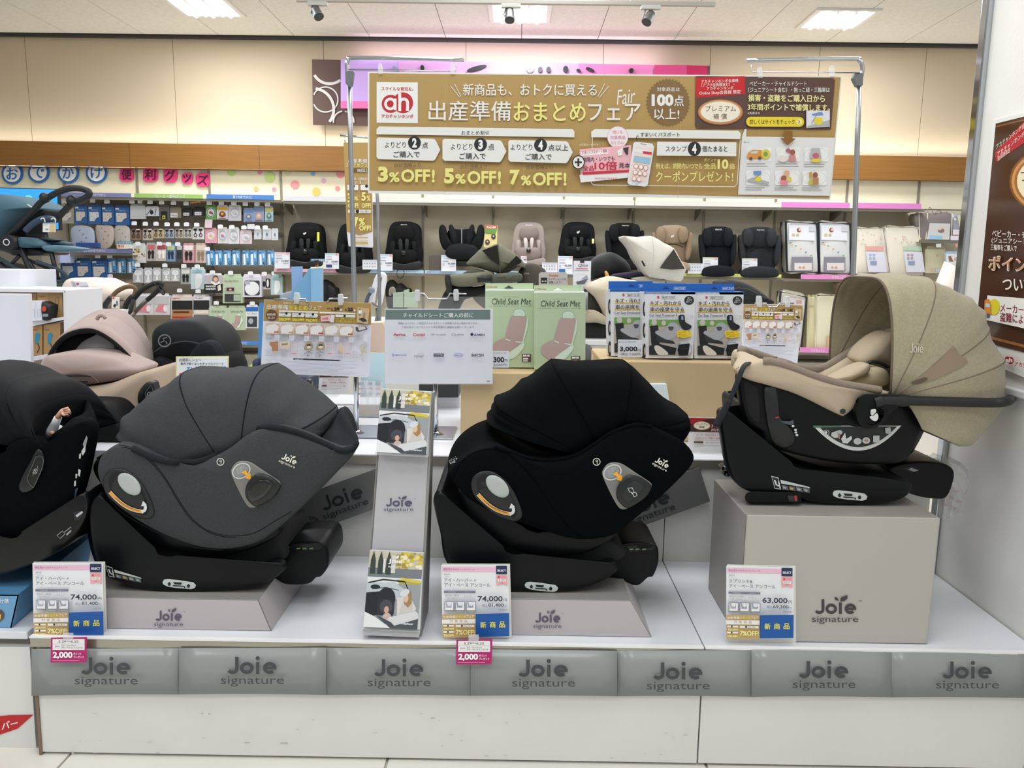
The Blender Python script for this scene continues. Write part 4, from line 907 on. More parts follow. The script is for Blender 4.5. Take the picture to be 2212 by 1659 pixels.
fin('harness_strap', MB().tube([at(*q, YM - .03) for q in crom(C_([(1015,700),(1050,665),(1085,655),(1135,665),(1180,690)]),4, False)], .010,8, flat=.5), M('#14161a', .7), cs)
fin('cover_button', MB().disc(vsf(*C_([(892,974)])[0], .004),(0,1,0),.0075,.006), BPG, cs)
# hood
R_ = [((1196,858),(1010,112)),((1200,862),(1075,95)),((1205,866),(1200,90)),((1212,868),(1335,108)),((1216,868),(1460,165)),((1222,868),(1590,225)),((1228,866),(1668,300)),((1234,864),(1690,400)),((1246,868),(1735,520)),((1260,876),(1785,600)),((1290,900),(1792,740)),((1310,930),(1778,880)),((1330,960),(1720,960)),((1360,1010),(1640,1040)),((1385,1060),(1570,1125)),((1400,1090),(1480,1130))]
hb, rings = hood_mb([(C_([a])[0], C_([b])[0]) for a, b in R_], YM, .43, p=.62, q=.5, n=4, sag=.012, fold=.006)
hsf2 = Surf(hb, YA); hd = fin('hood', hb, KH, cs, solid=.004, label='khaki melange fabric hood')
fin('hood_piping', ribcord(rings, 4,(0,),.0035), M('#6a5c4e', .8), hd); fin('hood_piping', ribcord(rings, 4,(3,7,9),.003), M('#7d6e5e', .8), hd)
p = Print(hsf2, z=ZC, base=.004); p.P(crom([(1335,800),(1440,705),(1555,600),(1600,560),(1640,610),(1690,665),(1560,730),(1440,780)], 3), M('#93816c', .9)); p.build('mesh_window', hd, 'brown mesh window')
p = Print(hsf2, z=ZC, base=.005); p.P(crom([(1330,790),(1360,775),(1420,755),(1432,768),(1400,790),(1350,800)], 3), M('#5f5040', .7)); p.build('pull_tab', hd)
p = Print(hsf2, z=ZC, base=.005); word(p, 1318,538,1408,598, '#cdc6b4', th=.10); p.build('logo_label', hd)
# handle: near arm, grip loop, far arm
hub = C_([(1075,985)])[0]
fin('handle_hub', MB().disc(at(*hub, YA - .03),(0,1,0),.040,.035,32), BP, cs, bevel=.006)
hb_ = [(1085,915),(1130,903),(1180,900),(1290,905),(1500,910),(1700,915),(1850,918),(1930,912)]
P = [at(*q, YA - .018) for q in C_(hb_)] + [at(*C_([(1958,900)])[0], YA + .05), at(*C_([(1962,892)])[0], YA + .16), at(*C_([(1955,884)])[0], YA + .26), at(*C_([(1925,872)])[0], YBk - .06), at(*C_([(1880,850)])[0], YBk), at(*C_([(1780,826)])[0], YBk + .02), at(*C_([(1500,800)])[0], YBk + .02)]
P = [Vector(v) for v in crom([tuple(v) for v in P], 5, False)]
fin('handle', MB().tube(P, [.019 if i < 6 else .017 if i < 16 else .0135 for i in range(len(P))], 12), M('#16181a', .5), cs)
fin('handle_grip', MB().tube([v + Vector((0,0,.001)) for v in P[54:63]], .0145,12), M('#4f4138', .7), cs, label='brown leather grip on the far side')
mb = MB(); mb.loft([[at(*q, YA - .03 + d) for q in crom(C_([(985,925),(1000,880),(1050,862),(1160,868),(1250,872),(1290,900),(1240,950),(1180,1000),(1130,1060),(1060,1085),(1000,1060),(975,1000)]),4)] for d in (.0,.03)], smooth=False)
fin('handle_bracket', mb, BP, cs, bevel=.004)
p = Print(PY(YA - .031), z=ZC, base=.0015); p.P(crom([(1068,985),(1072,962),(1098,958),(1104,975),(1090,992),(1076,1000)], 4), '#d5d7d6').P(crom([(1062,1008),(1088,1000),(1108,985),(1118,1010),(1105,1036),(1080,1030)], 4), '#d5d7d6'); p.build('leaf_emblem', cs)
ptube('far_arm', C_([(905,445),(880,500),(858,560),(870,620)]), YBk + .02,.012, BP, cs)
# side details
surf_poly('lever_housing', csf, C_([(385,830),(420,812),(460,815),(475,900),(485,1000),(520,1050),(575,1110),(580,1170),(540,1208),(480,1205),(430,1150),(400,1000)]),.010, M('#141618', .45), cs)
surf_poly('side_recess', csf, C_([(262,790),(300,790),(345,830),(358,960),(350,1050),(300,1010),(272,920)]),.0015, M('#060708', .8), cs)
p = Print(csf, z=ZC, base=.012); p.P([(490,1036),(548,1038),(572,1028),(578,1050),(560,1062),(520,1052)], '#46505a').P([(458,1008),(482,1006),(482,1016),(458,1018)], '#a03a2c')
for x, y in ((572,1068),(588,1092),(590,1108),(597,1126)): p.E(x, y, 9,7, '#cdd2d0')
p.build('lever', cs)
p = Print(csf, z=ZC, base=.002, step=.0003)
arc = [(1265 - 565 * u, 1065 + 4 * 165 * u * (1 - u) * (1 - .06 * u)) for u in [k / 20 for k in range(21)]]
inn = [(1238 - 500 * u, 1070 + 4 * 132 * u * (1 - u)) for u in [k / 20 for k in range(21)]]
p.P(arc, '#c9ccc9').P(inn, '#1b1e20').P([(700,1066),(880,1064),(880,1074),(702,1078)], '#3f6b58').O(785,1110,17,17,3, '#cfd2d0').E(783,1108,8,8, '#cfd2d0')
p.P([(820,1110),(860,1095),(880,1100),(870,1140),(840,1145),(815,1130)], '#b9bcba').P([(880,1150),(905,1110),(912,1150),(945,1130),(950,1150),(920,1180),(890,1175)], '#c9ccc9').E(985,1165,26,21, '#bcbfbd').E(1040,1160,25,21, '#bcbfbd').E(1042,1160,12,9, '#b08a7a').R(1085,1128,1125,1172, '#b9bcba').P([(1160,1080),(1195,1075),(1200,1120),(1165,1115)], '#a7abaa')
p.E(872,1108,16,15, '#a9acaa').P([(862,1115),(872,1115),(872,1150),(864,1150)], '#b5606a'); p.build('instruction_label', cs)
# strap and anchor knob
P = [at(x, y, Y) for x, y, Y in [(1520 + a / 2.9624,560 + b / 2.9624, c) for a, b, c in [(318,668,2.2),(285,662,2.13),(255,690,2.09),(225,760,2.09),(185,860,2.1),(130,960,2.12),(92,1020,2.13),(80,1055,2.13),(95,1062,2.13),(118,1010,2.12),(170,900,2.1)]]]
fin('tether_strap', MB().tube([Vector(v) for v in crom([tuple(v) for v in P], 4, False)], .008,8, flat=.35), M('#1d2129', .75, bump=.3, sc=600), cs)
pillow('anchor_knob', C_([(118,1335),(135,1322),(160,1330),(165,1352),(140,1360),(120,1350)]), YA + .1, BPG, cs, depth=.04, bulge=.01)
pillow('anchor_knob', C_([(128,1372),(145,1362),(168,1368),(168,1390),(140,1392)]), YA + .1, BPG, cs, depth=.04, bulge=.01)
# clear plastic bag over the right end
bg = thing('plastic_bag', 'crumpled clear plastic bag with pink print around the right end of the carrier base', 'bag', at(*C_([(1570,1560)])[0], 2.3))
rr = random.Random(11); rings = []
for k, (x, y, rx) in enumerate(((1500,1262,60),(1530,1290,100),(1545,1340,118),(1560,1400,110),(1575,1460,90),(1580,1520,72),(1575,1580,60),(1560,1630,45),(1540,1662,20))):
    c = at(*C_([(x, y)])[0], YA + .22); R0 = rx / 2.9624 / 1680 * 2.5
    rings.append([c + Vector((math.cos(2 * PI * j / 22) * R0 * rr.uniform(.8,1.15), math.sin(2 * PI * j / 22) * R0 * 1.1 * rr.uniform(.8,1.15), rr.uniform(-.004,.004))) for j in range(22)])
mb = MB(); mb.loft(rings, cap=False, smooth=False); bsf2 = Surf(mb, YA + .1); bag = fin('bag_film', mb, M('#dfe0e0', .12, alpha=.4, spec=.9), bg)
p = Print(bsf2, z=ZC, base=.001)
for i in range(9): p.T('ご注意', 1500 + (i % 3) * 45 + i * 4,1430 + i * 22,1540 + (i % 3) * 45 + i * 4,1446 + i * 22, '#c9808c', rot=.3)
p.build('pink_print', bg)['kind'] = 'stuff'
# ---------------------------------------------------------------- black seat cut by the left edge
ZB = (0,740,3.19); B_ = lambda L: ZM(L, *ZB)
KA, KB = 2.10,2.52
ls = thing('child_seat', 'glossy black child seat with hood at the left edge, on blue card wedge', 'child seat', at(0,1250,2.3))
side = B_([(-900,700),(-700,620),(-450,640),(-200,760),(0,770),(60,700),(150,662),(230,672),(300,742),(380,772),(430,750),(470,690),(520,580),(570,540),(612,570),(625,630),(600,770),(560,950),(500,1130),(400,1260),(200,1350),(-100,1400),(-400,1330),(-700,1150),(-880,950)])
midp = B_([(-850,700),(-680,640),(-440,740),(-200,900),(0,930),(80,930),(160,920),(240,900),(310,880),(380,850),(430,780),(470,640),(510,530),(565,500),(615,530),(628,600),(600,760),(560,930),(500,1100),(400,1220),(200,1310),(-100,1350),(-400,1280),(-680,1110),(-830,930)])
mb = shell_mb(side, midp, KA, KB, slow=(0,1,12,13,14,15,16,17,18,19,20,21,22,23,24), skew=-.20); lsf = Surf(mb, KA); fin('seat_shell', mb, FK, ls)
pd = surf_poly('emblem_pad', lsf, B_([(205,830),(250,745),(285,745),(305,790),(300,860),(270,930),(235,1000),(195,1028),(150,1030),(130,990),(165,900)]),.006, M('#0a0b0d', .4), ls)
p = Print(lsf, z=ZB, base=.008); p.L(crom([(250,788),(285,783),(298,810),(290,860),(262,930),(235,990),(222,995),(190,950),(200,900),(235,820)], 4),2.5, '#6f7274', True)
p.O(243,888,13,18,3, '#b9bcba', rot=.3).L([(235,875),(250,900)], 3, '#b9bcba').L([(250,875),(236,900)], 3, '#b9bcba').L([(228,895),(226,918)], 2.5, '#9a9d9b').L([(258,850),(262,875)], 2.5, '#9a9d9b'); p.build('emblem', pd)
# silver instruction patches down the rear edge
p = Print(lsf, z=ZB, base=.002, step=.0003)
for q, c in (([(596,640),(604,660),(585,740),(570,700)], '#8d9392'),([(560,750),(590,700),(588,750),(570,780)], '#c2c6c4'),([(545,770),(560,760),(556,800),(544,800)], '#b9bdbb'),([(540,870),(556,880),(550,925),(538,915)], '#c8cbc9'),([(520,905),(534,905),(530,935),(520,935)], '#adb1af'),([(512,955),(524,950),(522,988),(510,990)], '#c8cbc9'),([(520,1010),(536,1000),(520,1070),(508,1090)], '#3f5a63')): p.P(q, c)
p.build('instruction_patches', ls)
R2 = [((150,715),(-620,520)),((160,715),(-450,300)),((170,715),(-250,175)),((180,715),(-60,140)),((200,715),(95,170)),((225,718),(230,235)),((255,722),(350,290)),((285,728),(402,380)),((310,735),(405,470)),((330,742),(378,600)),((345,748),(365,700))]
hb, rings = hood_mb([(B_([a])[0], B_([b])[0]) for a, b in R2], (KA + KB) / 2,.40, p=.66, q=.55, n=5, sag=.02)
hd = fin('canopy', hb, M('#0b0d11', .7, bump=.15, sc=500, spec=.15), ls, solid=.004); fin('canopy_seam', ribcord(rings, 5,(3,5,7),.0022), M('#050607', .8, spec=.04), hd)
bs = B_([(545,1060),(575,1040),(602,1080),(605,1150),(575,1250),(485,1380),(340,1480),(150,1560),(-50,1615),(-400,1600),(-900,1400),(-900,1230),(-600,1350),(-200,1430),(50,1435),(250,1380),(400,1280),(500,1170)])
mb = shell_mb(bs, None, KA - .02, KB, n=4, bulge=.008); bsf = Surf(mb, KA - .02); fin('base_frame', mb, M('#0a0b0e', .35, coat=.15, spec=.25), ls)
p = Print(bsf, z=ZB, base=.0015, step=.0003)
p.P([(505,1170),(555,1155),(575,1180),(540,1225),(512,1225)], '#1b1d20').P([(520,1190),(565,1160),(572,1172),(530,1205)], '#b9bdc6').L([(392,1330),(430,1298),(448,1318),(415,1350)], 3, '#c9ccc9', True).L([(440,1310),(490,1270)], 6, '#8d9190').P([(455,1320),(490,1290),(492,1300),(462,1330)], '#a5a9a8'); p.build('instruction_sticker', ls)
mb = shell_mb(B_([(-300,1150),(100,1300),(400,1200),(480,1150),(500,1200),(300,1400),(0,1450),(-300,1400)]), None, KA + .08, KB - .08, n=3, bulge=.01); fin('swivel', mb, BIN, ls)
# doll whose hand shows under the hood
SK = M('#d9a78c', .6)
dl = thing('baby_doll', 'baby doll in white sleeve, one fist showing beside the left black hood', 'doll', at(*B_([(370,640)])[0], 2.25))
YD = 2.22; f = lambda x, y, d=0: at(*B_([(x, y)])[0], YD + d)
fin('sleeve', MB().tube([f(352,640,.02), f(362,600,.015), f(380,560,.01), f(400,515)], [.018,.016,.013,.011], 10, flat=.8), M('#e3e4e6', .8), dl)
mb = MB().tube([f(395,522), f(410,498), f(425,482), f(440,474)], [.0085,.0075,.0085,.010], 10)
fin('arm', mb, SK, dl)
mb = MB(); mb.ball(f(446,480),(.0125,.012,.012),12,8); fin('hand', mb, SK, dl)
for k, (a, b, c) in enumerate((((440,462),(466,452),(476,466)),((448,472),(475,466),(484,482)),((450,484),(476,480),(482,494)),((446,496),(466,494),(470,506)))): fin('finger', MB().tube([f(*a, -.008), f(*b, -.010), f(*c, -.004)], [.0045,.0045,.0035], 8), SK, dl)
fin('thumb', MB().tube([f(428,486,-.01), f(440,500,-.013), f(452,500,-.012)], [.0045,.0042,.0035], 8), SK, dl)
fin('other_hand', MB().ball(f(358,622,-.02),(.007,.006,.006),10,6), SK, dl)
fin('torso', MB().ball(f(250,640,.1),(.09,.05,.06),12,8), M('#e3e4e6', .8), dl); fin('head', MB().ball(f(60,560,.12),(.06,.055,.06),14,10), SK, dl)
# ================================================================ hanging fair banner on its chrome stand
YBN = 3.30; WL = '#e9e9e4'; YE = '#ece78a'; GO = '#b39356'; BK = '#26282c'
bt = thing('hanging_banner', 'wide gold fair banner with white lettering hung between two chrome poles', 'banner', at(1300,425, YBN))
slab('banner_sheet', [(794.6,155),(1100,158.5),(1400,161),(1819,164),(1793.5,432),(1400,426.5),(1100,423),(795,417.5)], YBN, .002, M('#ecece8', .45), bt)
Z5 = (780,140,4.096); Z6 = (1300,140,3.95)
p = Print(PY(YBN), z=(0,0,1), base=.0012)
p.P([(798,158),(1100,161.5),(1400,164),(1816,167),(1791,429),(1400,419),(1100,414.5),(798,411)], GO); p.build('gold_print', bt)
p = Print(PY(YBN), z=Z5, base=.0018, step=.00035, r=.5)
for x, s_ in ((750,-8),(1448,-10),(2152,-18)): p.L([(x, 80),(x + s_, 1135)], 3, '#c9ad78')
p.R(137,152,502,512, '#eeeeea', sh=.012)
p.T('スマイルな育児を。', 180,194,462,228, '#c01a26', b=.03, sh=.01).E(262,345,80,80, '#c01a26').E(370,335,90,92, '#c01a26')
p.O(258,346,42,44,24, '#f2efec').L([(302,298),(302,402)], 24, '#f2efec').L([(342,250),(342,410)], 26, '#f2efec').L(crom([(342,330),(362,306),(392,306),(410,330),(410,408)], 4, False),26, '#f2efec').T('アカチャンホンポ', 180,436,460,470, '#c01a26', b=.035, sh=.01)
p.L([(795,190),(870,285)], 5, WL).L([(828,170),(884,280)], 5, WL).L([(2155,170),(2095,280)], 5, WL).L([(2190,190),(2108,292)], 5, WL)
p.T('新商品も、おトクに買える', 903,166,2085,272, WL, b=.012, sh=.003)
p.T('出産準備', 598,318,1325,492, WL, b=.010, sh=.006).T('おまとめ', 1352,332,1985,496, YE, b=.02, sh=.004).T('フェア', 2010,345,2470,494, WL, b=.02)
p.P([(136,570),(160,545),(1870,568),(1888,590),(1888,642),(136,615)], WL).T('おまとめ割引', 888,583,1132,622, BK, b=.008)
for k, (x, w, y) in enumerate(((136,565,642),(720,566,655),(1303,570,664))):
    p.P([(x, y + 15),(x + 15, y),(x + w - 60, y + 12),(x + w - 42, y + 24),(x + w, y + 110),(x + w - 45, y + 195),(x + w - 62, y + 207),(x + 18, y + 193),(x, y + 175)], WL)
    a, bb, c_, n_, ch = ((210,395,472,690, '2'),(793,985,1057,705, '3'),(1322,1515,1588,711, '4'))[k]
    p.T('よりどり', a, n_ - 8, bb, n_ + 45, BK, b=.01).E(c_, n_, 57,60, '#1b1c20').T(ch, c_ - 20, n_ - 42, c_ + 20, n_ + 42, '#f6f6f4', b=.05)
    p.T('点以上' if k == 2 else '点', c_ + 68, n_ - 6, c_ + (244 if k == 2 else 120), n_ + 50, BK, b=.01)
    p.T('ご購入で', (287,871,1455)[k], n_ + 75,(518,1102,1685)[k], n_ + 130, BK, b=.01)
    p.T('合計価格より', (290,875,1458)[k], n_ + 178,(528,1112,1696)[k], n_ + 215, '#57472e')
    o = (150,735,1315)[k]; yy = (900,915,928)[k]
    p.T('357'[k], o, yy, o + 88, yy + 135, YE, b=.05).T('%', o + 98, yy + 50, o + 190, yy + 138, YE, b=.03).T('OFF', o + 205, yy + 24, o + 460, yy + 140, YE, b=.03).T('!', o + 476, yy + 26, o + 502, yy + 142, YE, b=.04)
p.build('lettering', bt)
p = Print(PY(YBN), z=Z6, base=.0018, step=.00035)
for x, s_ in ((685,-35),(1372,-60)): p.L([(x, 110),(x + s_, 1140)], 3, '#c9ad78')
p.T('Fair', 120,208,272,335, WL, it=.2, rot=-.12)
st = [(565 + (190 if k % 2 else 172) * math.cos(2 * PI * k / 80),322 + (208 if k % 2 else 190) * math.sin(2 * PI * k / 80)) for k in range(80)]
p.P(st, '#83653a').T('対象商品は', 470,190,665,226, WL, b=.01).T('100', 425,250,612,352, WL, b=.05).T('点', 618,262,698,352, WL, b=.02).T('以上!', 445,375,660,466, WL, b=.02)
p.P([(800,98),(825,95),(1970,112),(1990,130),(1955,552),(810,542),(795,520)], '#5b3f36')
p.P([(798,112),(1220,96),(1222,250),(805,282)], '#c8141c').T('アカチャンホンポ会員様', 848,128,1165,158, WL, sh=-.03, b=.01).T('（アプリ会員様含む）・', 850,158,1130,190, WL, sh=-.03, b=.01).T('アカチャンホンポ', 895,188,1122,218, WL, sh=-.03, b=.01).T('Online Shop会員様 限定', 832,224,1185,262, WL, sh=-.03, b=.01)
p.E(1012,405,198,112, '#7c4a26').E(1012,402,190,106, '#c98b58').E(1012,400,172,92, '#e8c49c').E(1012,402,166,86, '#f1ead6').T('プレミアム', 885,348,1145,398, '#6b4028').T('補 償', 950,416,1068,464, '#6b4028')
p.T('ベビーカー・チャイルドシート', 1260,140,1748,182, WL, b=.01).T('（ジュニアシート含む）・抱っこ紐・三輪車は', 1250,192,1945,236, WL, b=.01).T('損害・盗難をご購入日から', 1250,252,1902,312, '#f1e9a0', b=.03, sh=.01).T('3年間ポイントで補償します。', 1245,330,1945,388, '#f1e9a0', b=.03, sh=.01).T('※免責あり', 1244,402,1350,424, WL)
p.R(1232,443,1726,527, '#e8d22e', rad=40, sh=.004).T('詳しくはサイトをチェック', 1262,466,1645,508, '#2f2a22', b=.008).E(1684,487,26,26, '#f3e992').L([(1678,472),(1690,487),(1678,502)], 5, '#5c5320')
p.P([(1745,390),(1945,392),(1945,528),(1745,540)], '#e3e3e8').P([(1760,520),(1945,470),(1945,525),(1745,538)], '#b3b4b8').P([(1790,420),(1880,400),(1890,430),(1800,435)], '#6f93cf').E(1850,480,40,34, '#e8d23a', n=9).L([(1790,500),(1850,400)], 5, '#8a8d95')
p.P([(1555,563),(1628,565),(1627,628),(1655,630),(1585,686),(1522,626),(1556,627)], '#8a5f1c')
p.P([(-90,570),(-60,548),(1165,562),(1186,585),(1182,634),(-90,618)], WL).L([(-80,620),(-90,1005),(-70,1025),(1130,1040),(1155,1015),(1182,640)], 6, WL)
p.E(136,617,88,92, '#f0e8ec').O(136,617,88,92,3, '#e0a6b8').T('他にも', 92,558,178,588, '#d8708e').T('交換商品', 72,604,200,634, '#d8708e').T('たくさん!', 78,650,190,678, '#d8708e').T('すまいくパスポート', 330,576,665,614, BK, b=.005).T('※写真は一例です。', -190,672,-20,692, '#ece2c8')
p.P([(-190,720),(250,685),(258,960),(-180,1005)], '#f2b9c2').P([(-190,940),(256,905),(258,960),(-180,1005)], '#f2eeee').P([(-180,745),(55,722),(55,760),(-178,778)], '#f7f2f2').T('すまいくパスポート特典', -170,738,45,766, '#c03a4a', sh=-.08, b=.01).T('期限内・いつでも', -165,792,108,832, '#3a2430', sh=-.06, b=.01).T('全品', -160,860,-68,905, '#c8203c', b=.02).T('10倍', -60,822,130,896, '#c8203c', b=.03).T('見本', 145,835,240,880, '#2a2024', b=.02)
p.P([(-165,915),(240,895),(240,915),(-160,938)], '#d0283c').T('akachan honpo', -60,958,130,978, '#d0283c')
p.P([(130,735),(150,725),(180,700),(175,770),(140,780)], '#f2efec').P([(180,710),(230,700),(222,770),(205,760)], '#3a2c34')
p.P([(285,655),(430,672),(447,700),(392,1025),(370,1040),(232,1022),(218,1000),(270,670)], '#e9e9ec').P([(288,690),(432,708),(378,1002),(232,985)], '#f1ddd0').P([(284,715),(430,735),(425,765),(278,745)], '#e9eef2').P([(278,775),(420,795),(410,850),(268,830)], '#9cc3dc').P([(350,735),(428,746),(424,768),(350,758)], '#d8384a').L([(330,672),(380,680)], 5, '#8a8c90').E(300,1008,12,12, '#d0d0d4')
for k in range(8): p.E(292 + (k % 3) * 42 - (k // 3) * 8,866 + (k // 3) * 52 + (k % 3) * 6,18,20, '#f7efe8').O(292 + (k % 3) * 42 - (k // 3) * 8,866 + (k // 3) * 52 + (k % 3) * 6,18,20,3, '#c8584a', n=12)
p.O(306,620,12,12,4, BK, n=12).L([(300,650),(292,625),(312,596)], 4, BK)
p.P([(473,655),(1149,660),(1147,780),(468,775)], WL).T('スタンプ', 545,693,725,740, BK, b=.01).E(790,717,56,62, '#1b1c20').T('4', 770,675,808,758, '#f6f6f4', b=.05).T('個たまると', 858,693,1072,742, BK, b=.01)
p.T('例えば、期間内いつでも', 462,840,855,888, YE, b=.005).T('ポイント', 873,796,978,824, YE).T('全品', 872,840,975,888, YE, b=.01).T('10', 988,806,1080,890, YE, b=.04).T('倍', 1088,842,1135,890, YE, b=.01).T('クーポンプレゼント!', 462,908,1120,995, YE, b=.012)
e = -200; p.E(e, 832,55,60, '#1b1c20').E(e, 832,46,51, '#e9e9e6').R(e - 30,824, e + 30,840, '#1b1c20').R(e - 8,798, e + 8,866, '#1b1c20')
p.build('lettering', bt)
p = Print(PY(YBN - .003), z=Z6, base=.002, step=.00035)
p.P([(1220,548),(1235,548),(1232,612),(1990,622),(1942,1118),(1162,1108),(1195,612)], '#e6e6e6').T('例えば', 1212,654,1258,668, '#50506a')
sc = [(1240,703, '#e0933a'),(1488,703, '#c98a7a'),(1728,705, '#b58f8f'),(1230,903, '#7f9fd0'),(1478,905, '#d98f8a'),(1712,907, '#b98a62')]
for x, y, c_ in sc:
    p.R(x, y, x + 206, y + 122, '#f2f2f0', rad=10).O(x + 103, y + 61,100,58,2, '#c9c9cc', n=30)
    p.lines(x - 5, y + 138, x + 200,20,2,6, '#a9a9ac', seed=x)
# little scenes: car in a bush, falling child seats, push chairs
p.P([(1240,780),(1250,750),(1285,726),(1360,726),(1372,756),(1372,800),(1240,800)], '#e0933a').P([(1275,740),(1330,732),(1330,755),(1268,758)], '#bcd6e4').E(1272,800,14,14, '#5a4a44').E(1348,796,14,14, '#5a4a44').E(1398,762,38,42, '#d8d046', n=9).E(1398,762,20,22, '#7f9a4e', n=7)
p.E(1545,800,45,30, '#e6e0d6', n=9).E(1590,730,20,18, '#b5667a').E(1628,745,22,24, '#a55a44').P([(1600,770),(1650,770),(1660,822),(1592,822)], '#cf8a8a').E(1828,815,48,16, '#e8d040', n=9).P([(1790,712),(1860,712),(1875,800),(1770,800)], '#b9b6b8').E(1826,775,28,24, '#c0657a')
p.P([(1232,985),(1290,960),(1430,1000),(1420,1022),(1232,990)], '#b3b4b8').P([(1295,906),(1360,906),(1362,935),(1298,938)], '#6f93cf').E(1335,975,30,22, '#e8d23a', n=9).L([(1300,970),(1350,935)], 4, '#70737a')
p.E(1578,925,25,24, '#e2b08e').E(1552,968,24,24, '#a5583a').P([(1525,985),(1580,985),(1590,1024),(1522,1024)], '#e58a9a').E(1600,975,20,20, '#e8d040', n=8).R(1770,915,1795,965, '#c9a04a').E(1785,1000,22,22, '#c8c23a', n=8).E(1822,940,22,24, '#9a5a40').P([(1800,965),(1850,965),(1850,1022),(1800,1022)], '#b8875a')
p.build('side_poster', bt, 'white poster with six small accident scenes')
# chrome stands
CH = M('#c3c6ca', .16, m=1); AL = M('#a8abae', .32, m=.9); GP = M('#6f7376', .5)
def stand(label, pole, top, rods, clamp, hooks, foot):
    Y = YBN + .03; t = thing('banner_stand', label, 'stand', at(pole[-1][0], pole[-1][1], Y))
    ptube('upper_arm', top, Y, .0085, CH, t)
    ptube('pole', pole, Y, .0105, AL, t, sm=False, n=14)
    ptube('hanger_rod', rods, Y - .02,.003, CH, t, n=6, sm=False)
    slab('clamp', clamp, Y - .018,.03, GP, t, bevel=.004)
    b0 = at(*foot, Y + .05); fin('base_plate', MB().box((b0.x, Y + .05, Z2 + .006),(.30,.26,.008)), M('#b4b6b8', .25, m=.8), t, bevel=.003)
    b1 = at(*pole[-1], Y); fin('lower_pole', MB().tube([b1, Vector((b1.x, Y, Z2 + .01))], .0085,12), CH, t)
    for (x, y) in hooks:
        fin('clip', MB().prism([at(a, b, YBN - .012) for a, b in ((x - 4, y - 12),(x + 3, y - 12),(x + 5, y),(x + 5, y + 12),(x - 4, y + 12),(x - 5, y))], (0,.02,0)), CLEAR(.45), t, bevel=.002)
stand('left chrome pole carrying the wide banner', [(755,175),(757,300),(762,500),(767,700),(772,945)], [(755,178),(750,150),(752,130),(775,125),(1003,129)], [(753,150),(985,154),(985,135)], [(745,152),(764,153),(761,178),(757,190),(746,180)], [(821,148),(977,148)], (780,950))
stand('right chrome pole with grey clamp carrying the wide banner', [(1856,160),(1852,300),(1846,500),(1841,640),(1836,780)], [(1612,131),(1835,127),(1856,131),(1863,148),(1858,180)], [(1857,157),(1625,156),(1623,140)], [(1848,157),(1866,157),(1865,184),(1852,186),(1843,168)], [(1643,156),(1799,153)], (1830,940))
# narrow strip banner behind the left pole
t = thing('strip_banner', 'narrow gold strip banner with 7% OFF hanging left of the wide banner', 'banner', at(775,530,4.2)); Yn = 4.2
slab('banner_sheet', [(742,308),(803,308),(806,533),(803,535),(753,532),(749,500)], Yn, .003, M('#e9e8ee', .4), t)
p = Print(PY(Yn), base=.002, step=.0008)
p.P([(742,308),(803,308),(804,500),(777,508),(749,500)], GO).T('出産準備', 752,343,793,352, WL, b=.01).T('おまとめフェ', 748,352,793,361, YE, b=.01).P([(757,363),(803,364),(803,373),(757,372)], '#6b4f22').T('100点以上', 772,364,794,372, WL, b=.02).T('期間中、対象商品を', 758,383,794,390, WL).T('まとめてご購入いただ', 760,391,794,398, WL)
for x in (750,779): p.R(x, 399, x + 24,411, WL, rad=2).E(x + 13,402,3.5,3.5, '#1b1c20')
p.T('3', 751,417,757,438, YE, b=.04).T('%', 763,424,774,433, YE, b=.02).T('5', 781,415,790,434, YE, b=.04).T('%', 792,422,800,434, YE, b=.02).T('OFF!', 752,439,774,449, YE, b=.03).T('OFF!', 781,439,801,449, YE, b=.03)
p.R(752,453,801,460, WL, rad=2).E(772,456.5,4,4, '#1b1c20').T('点以上ご購入で', 778,454,798,459, BK).T('7', 760,469,774,500, YE, b=.05).T('%', 775,471,788,487, YE, b=.03).T('OFF!', 776,487,801,498, YE, b=.03)
p.R(765,512,795,515, '#c9ab6a').R(765,518,795,520, '#c9c6bc').R(765,522,795,528, '#c9ab6a'); p.build('lettering', t)
ptube('hanging_rod', [(735,292),(800,298)], Yn + .01,.006, CH, t, sm=False); ptube('hanging_rod', [(744,296),(746,309)], Yn, .003, CH, t, sm=False, n=6)
ptube('stand_pole', [(806,300),(816,440),(818,560),(820,640),(822,1140)], Yn + .02,.009, AL, t, sm=False)
# ================================================================ A3 notice boards on small stands
def notice(label, quad, pole, base, Y, fill, extra=None, clips=(), rods=()):
    t = thing('notice_board', label, 'notice', at(pole[-1][0], pole[-1][1], Y)); slab('notice_sheet', quad, Y, .002, M('#e4e5ee', .3), t)
    P = ptube('stand_pole', pole, Y + .02,.009, CH, t, sm=False, n=12)
    b0 = at(*pole[-1], Y + .02); fin('base_plate', MB().box((b0.x + base, Y + .06, Z2 + .004),(.26,.22,.006)), M('#b3b8c4', .2, m=.7), t, bevel=.003)
    fin('pole_foot', MB().tube([Vector((b0.x, Y + .02, Z2 + .007)), Vector((b0.x, Y + .02, Z2 + .02)), Vector((b0.x, Y + .02, b0.z + .02))], [.03,.012,.009], 14), CH, t)
    for x, y in clips: fin('clip', MB().prism([at(a, b, Y - .014) for a, b in ((x - 5, y - 13),(x + 4, y - 13),(x + 6, y - 4),(x + 5, y + 12),(x - 5, y + 12),(x - 6, y - 2))], (0,.022,0)), M('#e6e8ea', .15, alpha=.6), t, bevel=.003)
    for r_ in rods: ptube('hanger_rod', r_, Y - .004,.0032, CH, t, n=6, sm=False)
    fill(t, Y); return t
